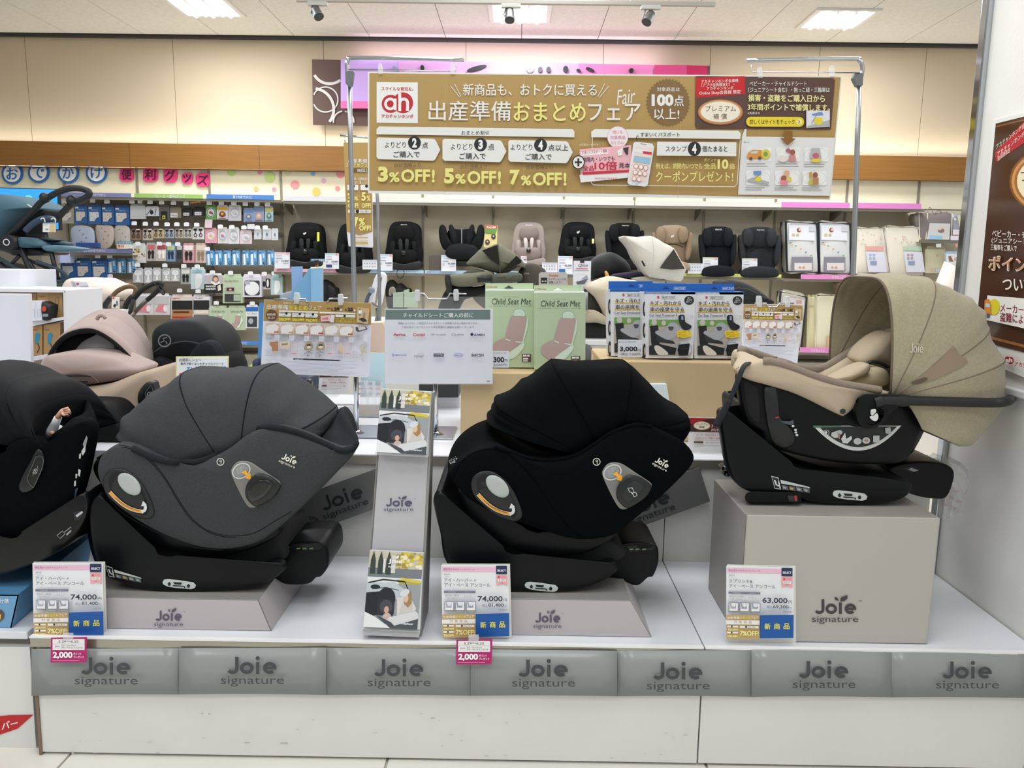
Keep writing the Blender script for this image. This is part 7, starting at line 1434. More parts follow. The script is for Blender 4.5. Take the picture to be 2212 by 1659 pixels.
# belt loop of the third seat
o = fin('belt_loop', MB().tube([at(x, y, YS - .09) for x, y in crom([(862,578),(857,590),(861,600),(868,600),(873,590),(869,578)], 4, False)], .008,6, flat=.5), M('#0d0e10', .8)); tag(o, 'black webbing loop hanging below the tall rounded shelf seat', 'strap')
# seats on the lowest shelf behind
def low(label, P, c='#0d0f12', Y=YC - .02): t = thing('child_seat', label, 'child seat', at(*P[-1], Y), 'dark seats below the long shelf'); pillow('seat_shell', P, Y, M(c, .8), t, depth=.25, bulge=.05); return t
t = low('black seat on the low shelf behind the blue display', [(680,625),(692,605),(708,610),(716,620),(724,626),(723,655),(700,670),(680,660)])
pillow('side_wing', [(708,618),(718,620),(724,628),(723,650),(712,655)], YC - .1, M('#090a0c', .8), t, depth=.06, bulge=.02)
t = low('black seat on the low shelf behind the white frame loop', [(832,622),(842,605),(855,616),(862,612),(874,622),(885,628),(880,665),(840,670)])
# ---------------------------------------------------------------- bedding packs at the right
YR2 = YB - .40
def futon(label, q, trim, body, prints, Y=YR2, D=.16):
    t = thing('bedding_pack', label, 'bedding', at(*q[3], Y)); 
    A = [at(*v, Y) for v in q]; c = sum(A, Vector()) / 4
    pillow('bag_body', [q[0], ((q[0][0] + q[1][0]) / 2, q[0][1] - 1), q[1], ((q[1][0] + q[2][0]) / 2 + .5,(q[1][1] + q[2][1]) / 2), q[2], ((q[3][0] + q[2][0]) / 2, q[2][1] + .5), q[3], ((q[3][0] + q[0][0]) / 2 - .5,(q[3][1] + q[0][1]) / 2)], Y, M(body, .25, coat=.7), t, depth=D, bulge=.03, n=3)
    fin('trim', MB().tube([v + Vector((0,-.004,0)) for v in A], .014 if trim < '#8' else .008,6, closed=True), M(trim, .6), t)
    fin('back_trim', MB().tube([v + Vector((0, D, 0)) for v in A], .012 if trim < '#8' else .008,6, closed=True), M(trim, .6), t)
    p = Print(PY(Y - .032), base=.001, step=.001); prints(p); p.build('print', t); return t
def navyprint(x):
    def f(p):
        p.P([(x + 4,486),(x + 60,487),(x + 60,520),(x + 4,518)], '#e2e3ec').E(x + 26,497,5,5, '#8f5a58').E(x + 28,496,3,3, '#e8c4b0').E(x + 14,507,3.5,3, '#c9b98a').E(x + 23,507,3.5,3, '#c9b98a').R(x + 48,489, x + 62,500, '#c9c9d4')
        for k in range(6): p.E(x + 8 + (k * 11) % 52,524 + (k * 7) % 30,2.2,1.4,('#5f8fa0', '#6fae8a', '#d8a85a')[k % 3])
        p.R(x + 10,555, x + 56,586, '#85838e').R(x + 16,568, x + 54,584, '#dcd6d6').E(x + 28,578,3,2.5, '#c0a07a').E(x + 36,578,3,2.5, '#c0a07a')
    return f
futon('navy-edged bedding pack, left of the two beside the charcoal booster', [(1697,479),(1764,483),(1768,589),(1700,587)], '#1d2430', '#d9d9da', navyprint(1700))
futon('navy-edged bedding pack, right of the two, against the chrome pole', [(1768,480),(1836,484),(1837,592),(1770,590)], '#1d2430', '#d9d9da', navyprint(1770))
def cp(x, c, dx=0):
    def f(p):
        rr = random.Random(int(x))
        for k in range(12): p.E(x + rr.random() * 58,498 + rr.random() * 30,1.6,1.3, rr.choice(('#e6b49a', '#e0a0a0', '#c9c49a', '#d8b4c0')), n=8)
        p.P([(x + 18 + dx, 532),(x + 58 + dx * .3,532),(x + 60 + dx * .3,542),(x + 20 + dx, 541)], c).P([(x + 20 + dx, 543),(x + 60 + dx * .3,544),(x + 66,588),(x + 26 + dx, 588)], '#dfe0ec')
        for k in range(4): p.E(x + 30 + (k % 2) * 8,551 + (k // 2) * 7,3,3, '#b9a0b0' if c == '#bcd6bc' else '#a9bcd8')
        p.R(x + 30,564, x + 44,572, '#8f9fc0')
    return f
futon('cream bedding pack with coral label, right of the chrome pole', [(1848,493),(1904,494),(1920,540),(1922,590),(1850,590)][:4] if 0 else [(1848,493),(1905,494),(1922,590),(1850,590)], '#e6e3da', '#e8e2d2', cp(1850, '#e8aaa4'))
futon('cream bedding pack with green label, above the khaki hood', [(1912,490),(1984,492),(1996,596),(1922,592)], '#e6e3da', '#e9e4d4', cp(1932, '#bcd6bc'))
futon('dark-edged bedding pack on the low shelf behind the small price sheet', [(1686,630),(1742,642),(1730,752),(1676,748)], '#2a3038', '#d6d1c2', lambda p: p.P([(1692,640),(1738,648),(1736,668),(1690,662)], '#dcd8dc').R(1700,642,1706,650, '#9a6a60').R(1720,648,1732,662, '#c9a49c'), D=.1)
futon('cream bedding pack on the low shelf beside the dark-edged one', [(1764,638),(1832,638),(1832,756),(1762,754)], '#e0dcc8', '#e6dfc4', lambda p: p.R(1794,684,1830,752, '#e2e2ea').R(1794,684,1830,696, '#eadfc0').E(1801,708,3,3, '#8fb8d0').E(1810,708,3,3, '#8fb8d0').E(1801,717,3,3, '#8fb8d0').E(1810,717,3,3, '#8fb8d0').R(1786,726,1796,752, '#d9b48c'))
futon('yellowish thin bedding pack tucked behind the cream low-shelf pack', [(1745,640),(1762,640),(1760,750),(1742,750)], '#dcd6b4', '#e4dcb4', lambda p: p.R(1748,660,1758,662, '#cfc79c'), Y=YR2 + .06)
futon('pink pack standing behind the cream low-shelf pack', [(1812,612),(1836,612),(1836,640),(1812,640)], '#dcd0c8', '#dcc0b4', lambda p: p.E(1824,626,4,4, '#e6e0dc'), Y=YR2 + .1)
# shelf-end bags
t = thing('storage_bag', 'grey storage bag in clear cover on the small shelf near the column', 'bag', at(2015,518, YR2)); pillow('bag_body', [(1977,462),(2020,460),(2056,462),(2056,518),(1986,518),(1980,490)], YR2, M('#857c7c', .3, coat=.6), t, depth=.16, bulge=.03, n=3)
for q in ([(1985,460),(1986,490),(1987,518)], [(2004,460),(2003,490),(2000,518)], [(2057,462),(2055,518)]): ptube('piping', q, YR2 - .02,.006, M('#e3e0d4', .5), t, n=6)
for q in ([(2003,460),(2006,450),(2010,449),(2016,459)], [(2019,462),(2024,456),(2032,456),(2035,464)]): ptube('handle', q, YR2 - .01,.005, M('#8a8683', .5), t, n=6)
p = Print(PY(YR2 - .035), base=.002, step=.001); p.P([(2008,482),(2053,483),(2051,518),(2002,517)], '#d3d0d2').P([(2009,508),(2036,509),(2035,517),(2007,517)], '#9cc4e6').E(2033,498,7,5, '#8f7a74').E(2030,494,4,3, '#e0c8b8'); p.build('print', t)
t = thing('storage_bag', 'lilac grey starred bag at the end of the small shelf', 'bag', at(2070,518, YR2)); pillow('bag_body', [(2059,466),(2082,464),(2090,466),(2090,518),(2056,518)], YR2, M('#9d9aaa', .4, coat=.4), t, depth=.15, bulge=.02, n=3)
p = Print(PY(YR2 - .025), base=.002, step=.001); p.P([(2068,465),(2074,465),(2080,500),(2074,500)], '#d8dca8').R(2058,496,2084,508, '#e6e4ea').R(2059,507,2070,509, '#cc5044').R(2053,509,2084,519, '#dfe0ea').P([(2060,473),(2063,470),(2066,474),(2063,478)], '#d9d8e0'); p.build('print', t)
hang('blanket_pack', 'clear pack with pale yellow folded cloth under the small shelf', (1999,532,2042,590), M('#dfd9b8', .3), lambda p, w, h, s: p.E(w * .6, h * .35,2,2, '#e8b08c').R(w * .25, h * .8, w * .5, h * .95, '#d8c4a0').R(w * .52, h * .8, w * .8, h * .95, '#c9d0d8'), Y=YR2, th=.08)
hang('picture_card', 'blue bordered photo card with sleeping baby near the column', (2041,543,2078,580), M('#a9c0de', .4), lambda p, w, h, s: p.R(w * .08, h * .15, w * .95, h * .85, '#e9e9ee').P([(w * .2, h * .3),(w * .35, h * .25),(w * .5, h * .6),(w * .25, h * .6)], '#9a6a58').E(w * .65, h * .45, w * .12, h * .1, '#dcb09c').R(w * .15, h * .75, w * .5, h * .82, '#b05040'), Y=YR2 - .1, th=.005)
for x, c in ((2027, '#d9dde0'),(2069, '#e59a94')): o = slab('hook_tag', [(x - 5,527),(x + 6,526),(x + 6,534),(x - 4,534)], YR2 - .12,.004, M(c, .4)); tag(o, '%s hook tag below the small shelf by the column' % ('white' if x < 2050 else 'salmon'), 'hook tag')
o = fin('fabric_drape', MB().loft([[at(2040,565,8.2), at(2055,570,8.1), at(2075,583,8.1), at(2090,585,8.2)], [at(2018,620,8.1), at(2045,622,7.95), at(2078,622,8.0), at(2095,622,8.2)], [at(2000,660,8.0), at(2040,664,7.9), at(2075,664,8.0), at(2095,664,8.2)], [Vector((at(1985,664,8).x, 8,0)), Vector((at(2040,664,7.8).x, 7.8,0)), Vector((at(2075,664,7.9).x, 7.9,0)), Vector((at(2095,664,8.2).x, 8.2,0))]], cap=False, closed=False), M('#dfd4cc', .7, alpha=.95), solid=.01, bevel=0); tag(o, 'cream cloth canopy hanging near the column behind the khaki hood', 'cloth')
# ================================================================ framed poster on the column
fp = lambda px, py, l=0: atx(px, py, CX0 - .016 - l)
t = thing('framed_poster', 'brown guarantee poster in white frame on the white column', 'poster', fp(2150,760))
fin('frame', MB().prism([fp(*q) for q in ((2144,258),(2420,190),(2420,905),(2098,768))], (.012,0,0)), M('#e6e6e3', .4), t, bevel=.002)
p = Print(fp, base=.002, step=.0003, r=.12); Wp = '#efe9df'
p.P([(2151,267),(2400,205),(2400,812),(2106,733)], '#4a2c1c').P([(2152,272),(2400,211),(2400,214),(2152,275)], '#8a5a38').P([(2107,718),(2400,792),(2400,798),(2106,724)], '#a5683c')
p.P([(2152,350),(2149,330),(2240,232),(2400,190),(2240,290)], '#b5202a').T('アカチャンホンポ会員様・', 2152,312,2232,324, Wp, sh=-.78).T('アカチャンホンポ Online', 2154,328,2236,340, Wp, sh=-.78).T('会員様限定', 2155,338,2182,349, Wp, sh=-.75)
for (rx, ry, c) in ((85,96, '#8a5428'),(80,90, '#cf9560'),(74,82, '#a56a3a'),(68,76, '#efe2c6')): p.E(2262,392, rx * .96, ry * .72, c, n=32)
p.T('プレミアム', 2205,368,2320,392, '#5c3a24', sh=-.02)
p.T('ベビーカー・チャイルドシート', 2143,496,2290,512, Wp, sh=.06, b=.01).T('(ジュニアシート含む)・', 2142,512,2250,526, Wp, sh=.06, b=.01).T('三輪車をご購入で', 2140,527,2196,540, Wp, sh=.06, b=.01)
p.T('ポイント補償が', 2136,552,2330,585, '#e9e2d6', b=.05, sh=.05).T('ポイント補償が', 2137,554,2329,583, '#c98a58', b=.015, sh=.05).T('ついてきます', 2166,598,2300,628, Wp, b=.02, sh=.05)
p.P([(2133,638),(2400,660),(2400,752),(2126,690)], '#efeeea').T('メーカー保証対象外の', 2161,655,2290,674, '#8e1f38', b=.015, sh=.10).T('盗難による損害も安心', 2160,674,2290,694, '#8e1f38', b=.015, sh=.12)
p.E(2148,663,12,18, '#e2d43a', n=9).P([(2127,648),(2137,646),(2142,660),(2142,680),(2126,676)], '#d98a3c').P([(2129,655),(2138,656),(2138,664),(2128,663)], '#bcd6e4').E(2134,682,4,5, '#5a5a5c')
p.T('対象:ベビーカー、チャイルドシート（ジュニアシート含む）', 2112,741,2290,748, '#e9e4da', sh=.19, b=.01)
p.E(2176,777,6,7, '#b5202a').E(2183,779,7,8, '#b5202a').T('ah', 2172,773,2187,783, '#f5efee', b=.05).T('アカチャンホンポ', 2192,780,2262,791, '#b5202a', b=.03, sh=.18); p.build('poster_print', t)
# ================================================================ counters that carry the middle ground
ZM_ = .95
def counter(name, label, xa, xb, ya, yb, z, c='#d9d8d2', c2='#e2e3e6'):
    t = thing(name, label, 'counter', ((xa + xb) / 2,(ya + yb) / 2,0)); fin('counter_body', MB().box(((xa + xb) / 2,(ya + yb) / 2,(z - .03) / 2),(xb - xa - .02, yb - ya - .02, z - .03)), M(c, .5), t); fin('counter_top', MB().box(((xa + xb) / 2,(ya + yb) / 2, z - .015),(xb - xa, yb - ya, .03)), M(c2,.3), t, bevel=.003); return t
counter('aisle_counter', 'white aisle counter behind the hung notices carrying prams', -1.45,1.62,4.6,6.3, ZM_)
zl = at(200,675,4.3).z
counter('aisle_counter', 'white counter at the left carrying the blue stroller and a leaning brochure', at(-300,700,4.3).x, at(222,700,4.3).x, 4.22,4.62, zl)
counter('aisle_counter', 'white stand under the blue stroller at the left', at(-300,650,4.8).x, at(118,650,4.8).x, 4.7,5.3, at(80,648,4.9).z)
# ---------------------------------------------------------------- pink seat
PKC = M('#9b8681', .8, bump=.15, sc=300, sheen=.2); BGC = M('#a3917f', .85, bump=.2, sc=300); ZP2 = (0,740,3.19)
ps = thing('child_seat', 'dusty pink child seat with domed hood, behind the two dark seats at the left', 'child seat', at(210,985,3.15))
def arcs(name, A, m, lab=None, par=ps, solid=.006):
    R = []
    for pts, Y in A: R.append([at(x, y, Y) for x, y in crom(pts, 5, False)])
    mb = MB(); mb.loft(R, cap=False, closed=False); return fin(name, mb, m, par, label=lab, solid=solid)
A0 = [(140,800),(148,722),(182,686),(225,669),(268,673),(303,705),(326,750),(333,800),(331,850)]
A1 = [(125,805),(136,730),(168,697),(208,684),(252,688),(290,718),(316,760),(326,805),(326,852)]
A2 = [(108,800),(116,748),(146,716),(190,703),(232,708),(274,740),(302,775),(317,812),(320,850)]
A3 = [(100,795),(106,762),(132,728),(168,712),(205,712),(245,735),(280,768),(303,800),(311,838)]
arcs('hood', [(A0,3.42),(A1,3.38),(A1,3.36),(A2,3.26),(A2,3.24),(A3,3.10)], PKC, 'dusty pink pleated hood')
back = crom(A0,4, False); fin('hood_back', MB().loft([[at(x, y, 3.42) for x, y in back], [at(220 + (x - 220) * .6,800 + (y - 800) * .6,3.50) for x, y in back], [at(220 + (x - 220) * .05,800 + (y - 800) * .05,3.52) for x, y in back]], cap=False, closed=False), PKC, ps)
arcs('opening_band', [(A3,3.095),([(220 + (x - 220) * .93,800 + (y - 800) * .90) for x, y in A3], 3.12)], M('#0d0e10', .8), 'black inner edge of the hood', solid=.004)
pillow('inner_lining', [(118,830),(112,770),(140,732),(190,722),(240,745),(285,790),(300,835)], 3.30, M('#141619', .9), ps, depth=.05, bulge=.0)
pillow('inner_seat', [(150,800),(168,748),(205,724),(228,718),(242,728),(244,800)], 3.2, M('#b9babc', .9, bump=.3, sc=300), ps, depth=.03, bulge=.01)
ptube('hood_loop', [(209,690),(214,683),(222,682),(228,688)], 3.25,.008, PKC, ps)
Pz = lambda L: ZM(L, *ZP2)
pillow('front_shield', Pz([(272,180),(300,100),(380,78),(500,68),(620,78),(760,105),(860,150),(945,190),(900,240),(700,280),(520,300),(380,300),(300,270)]),2.98, PKC, ps, depth=.2, bulge=.05, label='smooth dusty pink front of the seat')
sfp = PY(2.93); p = Print(sfp, z=ZP2, base=.002); p.P(crom([(400,272),(420,262),(590,264),(606,274),(590,284),(410,284)], 3), M('#0c0d0f', .7)).P(crom([(380,240),(450,222),(560,220),(640,238),(560,236),(460,240)], 3), M('#2a2426', .7)).L(crom([(330,285),(400,225),(500,205),(620,222),(680,275)], 4, False),4, '#8d7672'); p.build('air_slots', ps)
pillow('seat_body', Pz([(345,300),(520,312),(740,285),(930,215),(1020,200),(1058,250),(1085,370),(1070,520),(950,700),(890,690),(800,540),(720,440),(620,420),(420,420),(400,360)]),2.95, BGC, ps, depth=.4, bulge=.05, label='beige side cover')
pillow('emblem_pad', Pz([(955,340),(1000,280),(1040,268),(1060,300),(1062,370),(1010,430),(965,438),(948,400)]),2.90, M('#0c0d0f', .4), ps, depth=.05, bulge=.008)
p = Print(PY(2.885), z=ZP2, base=.002); p.L([(1000,345),(1040,290),(1055,330),(1050,365),(1010,410)], 2, '#8d9092', True).O(1027,355,9,14,3, '#c9ccca', n=14).L([(1014,350),(1012,372)], 2, '#9a9d9b').L([(1040,338),(1042,360)], 2, '#9a9d9b'); p.build('emblem', ps)
pillow('lower_body', Pz([(250,426),(420,425),(610,425),(715,447),(798,548),(880,690),(890,720),(700,728),(250,728)]),2.74, M('#060708', .7, spec=.2), ps, depth=.5, bulge=.01)
pillow('side_knob', Pz([(190,215),(225,198),(268,205),(275,245),(235,250),(195,240)]),3.2, PKC, ps, depth=.05)
b_ = at(210,960,3.1); fin('seat_foot', MB().box((b_.x, 3.15,(Z2 + b_.z) / 2),(.4,.35, b_.z - Z2 + .1)), M('#08090a', .6), ps, bevel=.02)
o = pillow('foam_piece', [(350,838),(356,835),(361,840),(358,848),(351,848)], 3.1, M('#c9a9a2', .8), None, depth=.03, bulge=.01) if 0 else None
# black hooded seat with ring emblem
bs_ = thing('child_seat', 'black hooded seat with grey ring emblem right of the pink seat', 'child seat', at(400,860,3.5))
pillow('hood', [(327,745),(330,715),(350,698),(385,690),(420,694),(448,710),(468,738),(476,768),(474,800),(400,800),(335,795)], 3.45, M('#0d1217', .7, spec=.3), bs_, depth=.3, bulge=.06)
pillow('seat_wing', [(405,795),(410,765),(432,740),(452,742),(470,770),(476,810),(440,825)], 3.30, M('#10151b', .85, spec=.2), bs_, depth=.1, bulge=.03)
pillow('seat_body', [(322,780),(400,790),(478,775),(480,900),(330,930)], 3.36, M('#08090b', .8, spec=.2), bs_, depth=.3, bulge=.03)
fin('hood_edge', MB().tube([at(x, y, 3.375) for x, y in crom([(333,762),(355,748),(400,738),(440,748),(462,775)], 5, False)], .004,6), M('#1f262d', .6), bs_)
p = Print(PY(3.36), base=.002); p.O(355.5,736,13,13,2.6, '#74797e').L([(347,740),(355,736),(352,731),(361,729)], 2.2, '#74797e').L([(361,743),(358,737)], 2.2, '#74797e'); p.build('ring_emblem', bs_)
# ---------------------------------------------------------------- left fixtures
def panel(name, label, q, Y, th, c='#dfe1ea', par=None): 
    o = slab(name, q, Y, th, M(c, .4), par, bevel=.002)
    if par is None: tag(o, label, 'panel')
    return o
panel('shop_partition', 'large white end panel at the left edge above the black seat', [(-200,632),(63,635),(70,860),(-200,860)], 3.3,.02)
panel('white_block', 'small white box at the left edge below the stroller', [(-100,581),(43,583),(45,628),(-100,628)], 3.8,.3)
sh = thing('low_shelf_unit', 'white low shelf unit with brown cartons at the left', 'shelf unit', at(110,860,3.6))
Ys = 3.6
for q in ([(-60,622),(139,626),(142,632),(-60,630)], [(136,627),(142,627),(148,900),(142,900)], [(66,694),(142,684),(142,690),(67,705)], [(70,770),(146,758),(146,766),(71,780)]):
    fin('shelf_board', MB().prism([at(x, y, Ys) for x, y in q], (0,.32,0)), M('#e3e3e8', .35), sh, bevel=.001)
fin('back_board', MB().prism([at(x, y, Ys + .32) for x, y in ((-60,640),(138,640),(142,900),(-60,900))], (0,.01,0)), M('#8f8578', .5), sh)
def carton(label, q, Y, c, pr, D=.12, g=None):
    t = thing('carton', label, 'carton', at(*q[3], Y), g); slab('carton_body', q, Y, D, M(c, .6), t, bevel=.001); p = Print(PY(Y), base=.001, step=.0005); pr(p); p.build('print', t)
carton('brown carton on the upper left shelf behind the white one', [(60,633),(79,634),(79,650),(60,650)], Ys + .05, '#b08a60', lambda p: p.R(64,639,70,641, '#6d5236'))
carton('brown carton with outline drawing on the upper left shelf', [(80,631),(134,629),(136,684),(82,690)], Ys + .03, '#b3905f', lambda p: p.T('Stokke', 84,638,98,642, '#6d5236').L([(120,645),(127,640),(126,655),(121,668),(120,655)], .7, '#6d5236', True).L([(106,630),(107,686)], .5, '#8a6a44'))
carton('white carton with two small outline drawings on the left shelf', [(63,650),(90,650),(91,692),(64,694)], Ys - .02, '#e2e4ec', lambda p: p.L([(70,670),(74,667),(74,686)], .7, '#a9adb9').L([(81,669),(87,667),(87,685),(82,686)], .7, '#a9adb9', True).L([(77,652),(77,690)], .5, '#c6c9d4'))
o = pillow('dark_pouch', [(90,653),(108,658),(112,662),(108,688),(92,690)], Ys - .02, M('#1c1b1d', .6), None, depth=.08, bulge=.01); tag(o, 'black pouch with round red mark on the left shelf', 'pouch')
p = Print(PY(Ys - .035), base=.002); p.E(95,667,5,6, '#c8452c').R(92,678,104,684, '#8f949c'); p.build('print', o)
for i, (a, b) in enumerate(((67,91),(94,130))): carton('brown carton with teal seat picture, %s on the lower shelf' % ('left' if i == 0 else 'right'),[(a, 706 - i * 5),(b, 702 - i * 5),(b, 766 - i * 3),(a, 770 - i * 3)], Ys + .02, '#b08d5c', lambda p, a=a: p.P([(a + 9,722),(a + 15,718),(a + 20,722),(a + 16,740),(a + 9,745)], '#2f8db0').L([(a + 15,742),(a + 18,752),(a + 13,762)], 2, '#3a3430').T('Stokke', a + 3,710, a + 13,714, '#6d5236'))
# leaning brochure, wheel and cream pram at the left
t = thing('brochure', 'white leaning brochure with blue stroller picture on the left counter', 'brochure', at(200,672,4.3)); q = [(152,608),(187,609),(214,669),(192,674)]
fin('page_block', MB().prism([at(x, y, 4.3) for x, y in [(152,608),(162,608),(192,674),(183,673)]], (0,.05,0)), M('#b9bcc6', .4), t)
fin('cover', MB().prism([at(x, y, 4.29) for x, y in [(160,608),(188,610),(214,669),(192,674)]], (0,.01,0)), M('#dfe3ee', .35), t)
p = Print(PY(4.29), base=.002); p.R(165,611,170,615, '#d0404a').T('自動車室内', 172,618,190,622, '#7a8098', sh=-.1).T('使用OK', 175,625,191,629, '#7a8098', sh=-.1).P([(186,638),(194,636),(199,648),(196,655),(190,650)], '#8fa0dc').E(198,653,2.5,4, '#d89ab4'); p.build('print', t)
pr_ = thing('pram', 'cream hooded pram with black wheel behind the leaning brochure', 'pram', at(180,690,4.7)); CRM = M('#ded0c4', .8)
pillow('hood', ZM([(815,390),(850,300),(905,258),(990,246),(1100,262),(1190,256),(1330,318),(1420,355),(1500,470),(1400,560),(1300,590),(1100,560),(950,480),(860,420)], 0,560,6.144),4.7, CRM, pr_, depth=.3, bulge=.06)
pillow('seat', ZM([(1290,590),(1400,560),(1480,590),(1470,660),(1320,670)], 0,560,6.144),4.72, M('#7d6e68', .8), pr_, depth=.2)
c = at(151,645,4.45); fin('wheel', MB().tube([c + Vector((math.cos(a) * .035,0, math.sin(a) * .042)) for a in [2 * PI * k / 20 for k in range(20)]], .010,8, closed=True), M('#121315', .6), pr_)
for k in range(3): fin('spoke', MB().tube([c, c + Vector((math.cos(k * 2.1) * .035,0, math.sin(k * 2.1) * .04))], .004,6), M('#2a2c30', .4), pr_)
pillow('wheel_base', ZM([(870,620),(960,610),(1070,650),(1085,690),(1070,720),(880,720)], 0,560,6.144),4.42, M('#15161a', .4), pr_, depth=.1, bulge=.01)
hd_ = thing('folded_pram', 'brown leather pram handle with tags between the pink seat and wall packs', 'pram', at(245,690,4.5))
ptube('leather_grip', [(240,644),(250,632),(262,624),(277,619),(290,621),(293,629),(288,641)], 4.5,.013, M('#6d5138', .6), hd_)
ptube('fork', [(226,664),(230,655),(240,642)], 4.5,.016, M('#1b1a1c', .5), hd_); ptube('fork', [(270,666),(276,652),(287,640)], 4.5,.016, M('#1b1a1c', .5), hd_)
slab('paper_tag', [(242,641),(258,642),(258,667),(241,666)], 4.47,.003, M('#e6e0d0', .5), hd_); p = Print(PY(4.47), base=.001); p.R(243,642,247,646, '#d0443a').P([(244,660),(248,656),(251,659),(249,664),(246,664)], '#26262a').R(251,650,254,660, '#4a62a8'); p.build('print', hd_)
h2 = thing('folded_pram', 'black and silver pram handle pointing at the wall packs', 'pram', at(295,680,4.4))
ptube('grip', [(290,645),(305,628),(325,616),(340,611),(349,613),(346,622)], 4.4,.014, M('#17181a', .6), h2); ptube('tube', [(347,622),(330,638),(318,648)], 4.4,.013, M('#17181a', .6), h2); ptube('silver_tube', [(324,642),(305,660),(292,674)], 4.4,.012, M('#6d6560', .35, m=.6), h2, sm=False); ptube('strap', [(333,612),(342,622),(350,634),(354,636),(355,628),(348,618)], 4.38,.004, M('#17181a', .6), h2); ptube('lower_tube', [(292,674),(270,700),(262,712)], 4.4,.012, M('#6d6560', .35, m=.6), h2, sm=False); ptube('lower_tube', [(288,648),(280,680),(276,712)], 4.45,.012, M('#17181a', .6), h2, sm=False)
v = at(262,711,4.4); fin('pram_leg', MB().tube([v, Vector((v.x, 4.4,0))], .012,8), M('#17181a', .6), h2)
# ---------------------------------------------------------------- screen and blue stroller
tv = thing('tv_screen', 'television with light blue picture behind the blue stroller', 'television', at(60,497,7.6)); YT_ = 7.6; Zt = (0,380,6.381)
slab('tv_body', ZM([(-300,152),(800,178),(824,748),(-300,740)], *Zt), YT_, .05, M('#141519', .4), tv, bevel=.003)
p = Print(PY(YT_), z=Zt, base=.003, step=.002); p.P([(-290,162),(786,188),(808,736),(-290,728)], M('#2f8fe6', .2, emit=.75)).P(crom([(335,300),(370,268),(430,275),(450,330),(420,375),(350,360)], 3), M('#6fc0b4', .3, emit=.6)).P([(365,320),(435,325),(430,380),(372,370)], M('#5a4a9c', .3, emit=.5)).L([(450,320),(490,330),(490,350)], 4, '#2a3a6a'); p.build('picture', tv)
a = at(95,502, YT_); fin('tv_foot', MB().tube([a, Vector((a.x, YT_ + .03, a.z - .12))], .03,10), M('#141519', .4), tv); c = at(60,512,7.6)
counter('tv_counter', 'grey counter under the television at the left', at(-400,512,7.4).x, at(86,512,7.5).x, 7.5,7.8, a.z - .12, '#6f6a60', '#4a4844')
t = thing('boxed_goods', 'boxed goods with blue and pink prints on the lower left wall shelf', 'package', at(90,600,9.3)); slab('carton_body', [(-20,543),(130,545),(130,568),(-20,566)], 9.2,.3, M('#b5bde0', .5), t)
p = Print(PY(9.2), base=.003, step=.002); p.R(-20,543,24,566, '#dfe6ea').R(26,546,44,560, '#e6c4d0').R(60,546,128,564, '#a9b4e0').L([(66,548),(90,560),(120,552)], 1.4, '#6a6ac0'); p.build('print', t)
t = thing('picture_carton', 'cream board with orange flower print behind the stroller frame', 'package', at(95,605,9.3)); slab('board', [(70,572),(118,573),(120,608),(74,607)], 9.2,.1, M('#e6dcc9', .6), t); p = Print(PY(9.2), base=.003); p.O(81,585,4,5,3, '#e0862c', n=12).O(107,584,5,5,4, '#e0862c', n=12).E(98,592,3,5, '#e0862c').E(103,597,4,3, '#e0862c').E(96,599,4,3, '#e0862c'); p.build('print', t)
st = thing('stroller', 'petrol blue stroller with black handle loop at the upper left', 'stroller', at(80,650,4.9)); YSt = 4.9; S_ = lambda L: ZM(L, *Zt); BL = M('#3b5b6b', .8, bump=.15, sc=200); TB = M('#14161a', .5)
pillow('canopy', S_([(-200,300),(-60,255),(60,250),(180,275),(300,320),(400,380),(465,440),(400,470),(330,520),(240,620),(140,730),(20,850),(-200,860)]), YSt, BL, st, depth=.4, bulge=.10)
pillow('inner_canopy', S_([(380,480),(500,440),(590,455),(628,490),(600,580),(500,650),(380,780),(330,850),(100,840),(200,690)]), YSt + .1, M('#0c1014', .9), st, depth=.2, bulge=.03)
fin('canopy_label', MB().prism([at(*q, YSt - .09) for q in S_([(366,388),(380,386),(440,428),(426,436)])], (0,.004,0)), M('#c9ccc8', .5), st)
ptube('handle_loop', S_([(100,850),(200,740),(330,600),(470,470),(560,370),(680,290),(800,225),(950,175),(1100,172),(1200,200),(1232,240),(1200,290),(1100,340),(1000,380),(880,490),(770,610)]), YSt - .05,.020, TB, st)
for q in ((620,300),(990,340)): fin('joint', MB().ball(at(*S_([q])[0], YSt - .06),.032,12,8), TB, st)
ptube('bumper_bar', S_([(350,760),(430,680),(540,610),(640,590),(720,600),(755,625)]), YSt - .1,.019, M('#2b3d52', .6), st)
c = at(*S_([(92,915)])[0], YSt - .12); fin('hub', MB().disc(c, (0,1,0),.045,.08), TB, st); fin('hub_ring', MB().tube([c + Vector((math.cos(2 * PI * k / 18) * .018,-.003, math.sin(2 * PI * k / 18) * .018)) for k in range(18)], .003,6, closed=True), M('#d5d7d6', .4), st)
pillow('seat_underside', S_([(-100,900),(100,870),(240,900),(560,1030),(580,1080),(480,1090),(200,1100),(100,1060),(-100,1000)]), YSt, TB, st, depth=.3, bulge=.02)
pillow('foot_pad', S_([(250,850),(340,845),(480,890),(550,960),(500,980),(300,990),(240,930)]), YSt - .06, BL, st, depth=.15, bulge=.03); pillow('foot_pad', S_([(480,890),(600,880),(780,900),(895,915),(895,950),(700,950),(560,940)]), YSt + .1, BL, st, depth=.1, bulge=.02); pillow('foot_pad', S_([(570,975),(700,955),(900,965),(1050,990),(1070,1010),(900,1040),(720,1045),(620,1030)]), YSt - .05, M('#56788a', .8), st, depth=.15, bulge=.02); pillow('foot_pad', S_([(480,880),(560,852),(680,858),(770,885),(700,895),(560,895)]), YSt + .05, M('#22323c', .8), st, depth=.1, bulge=.02)
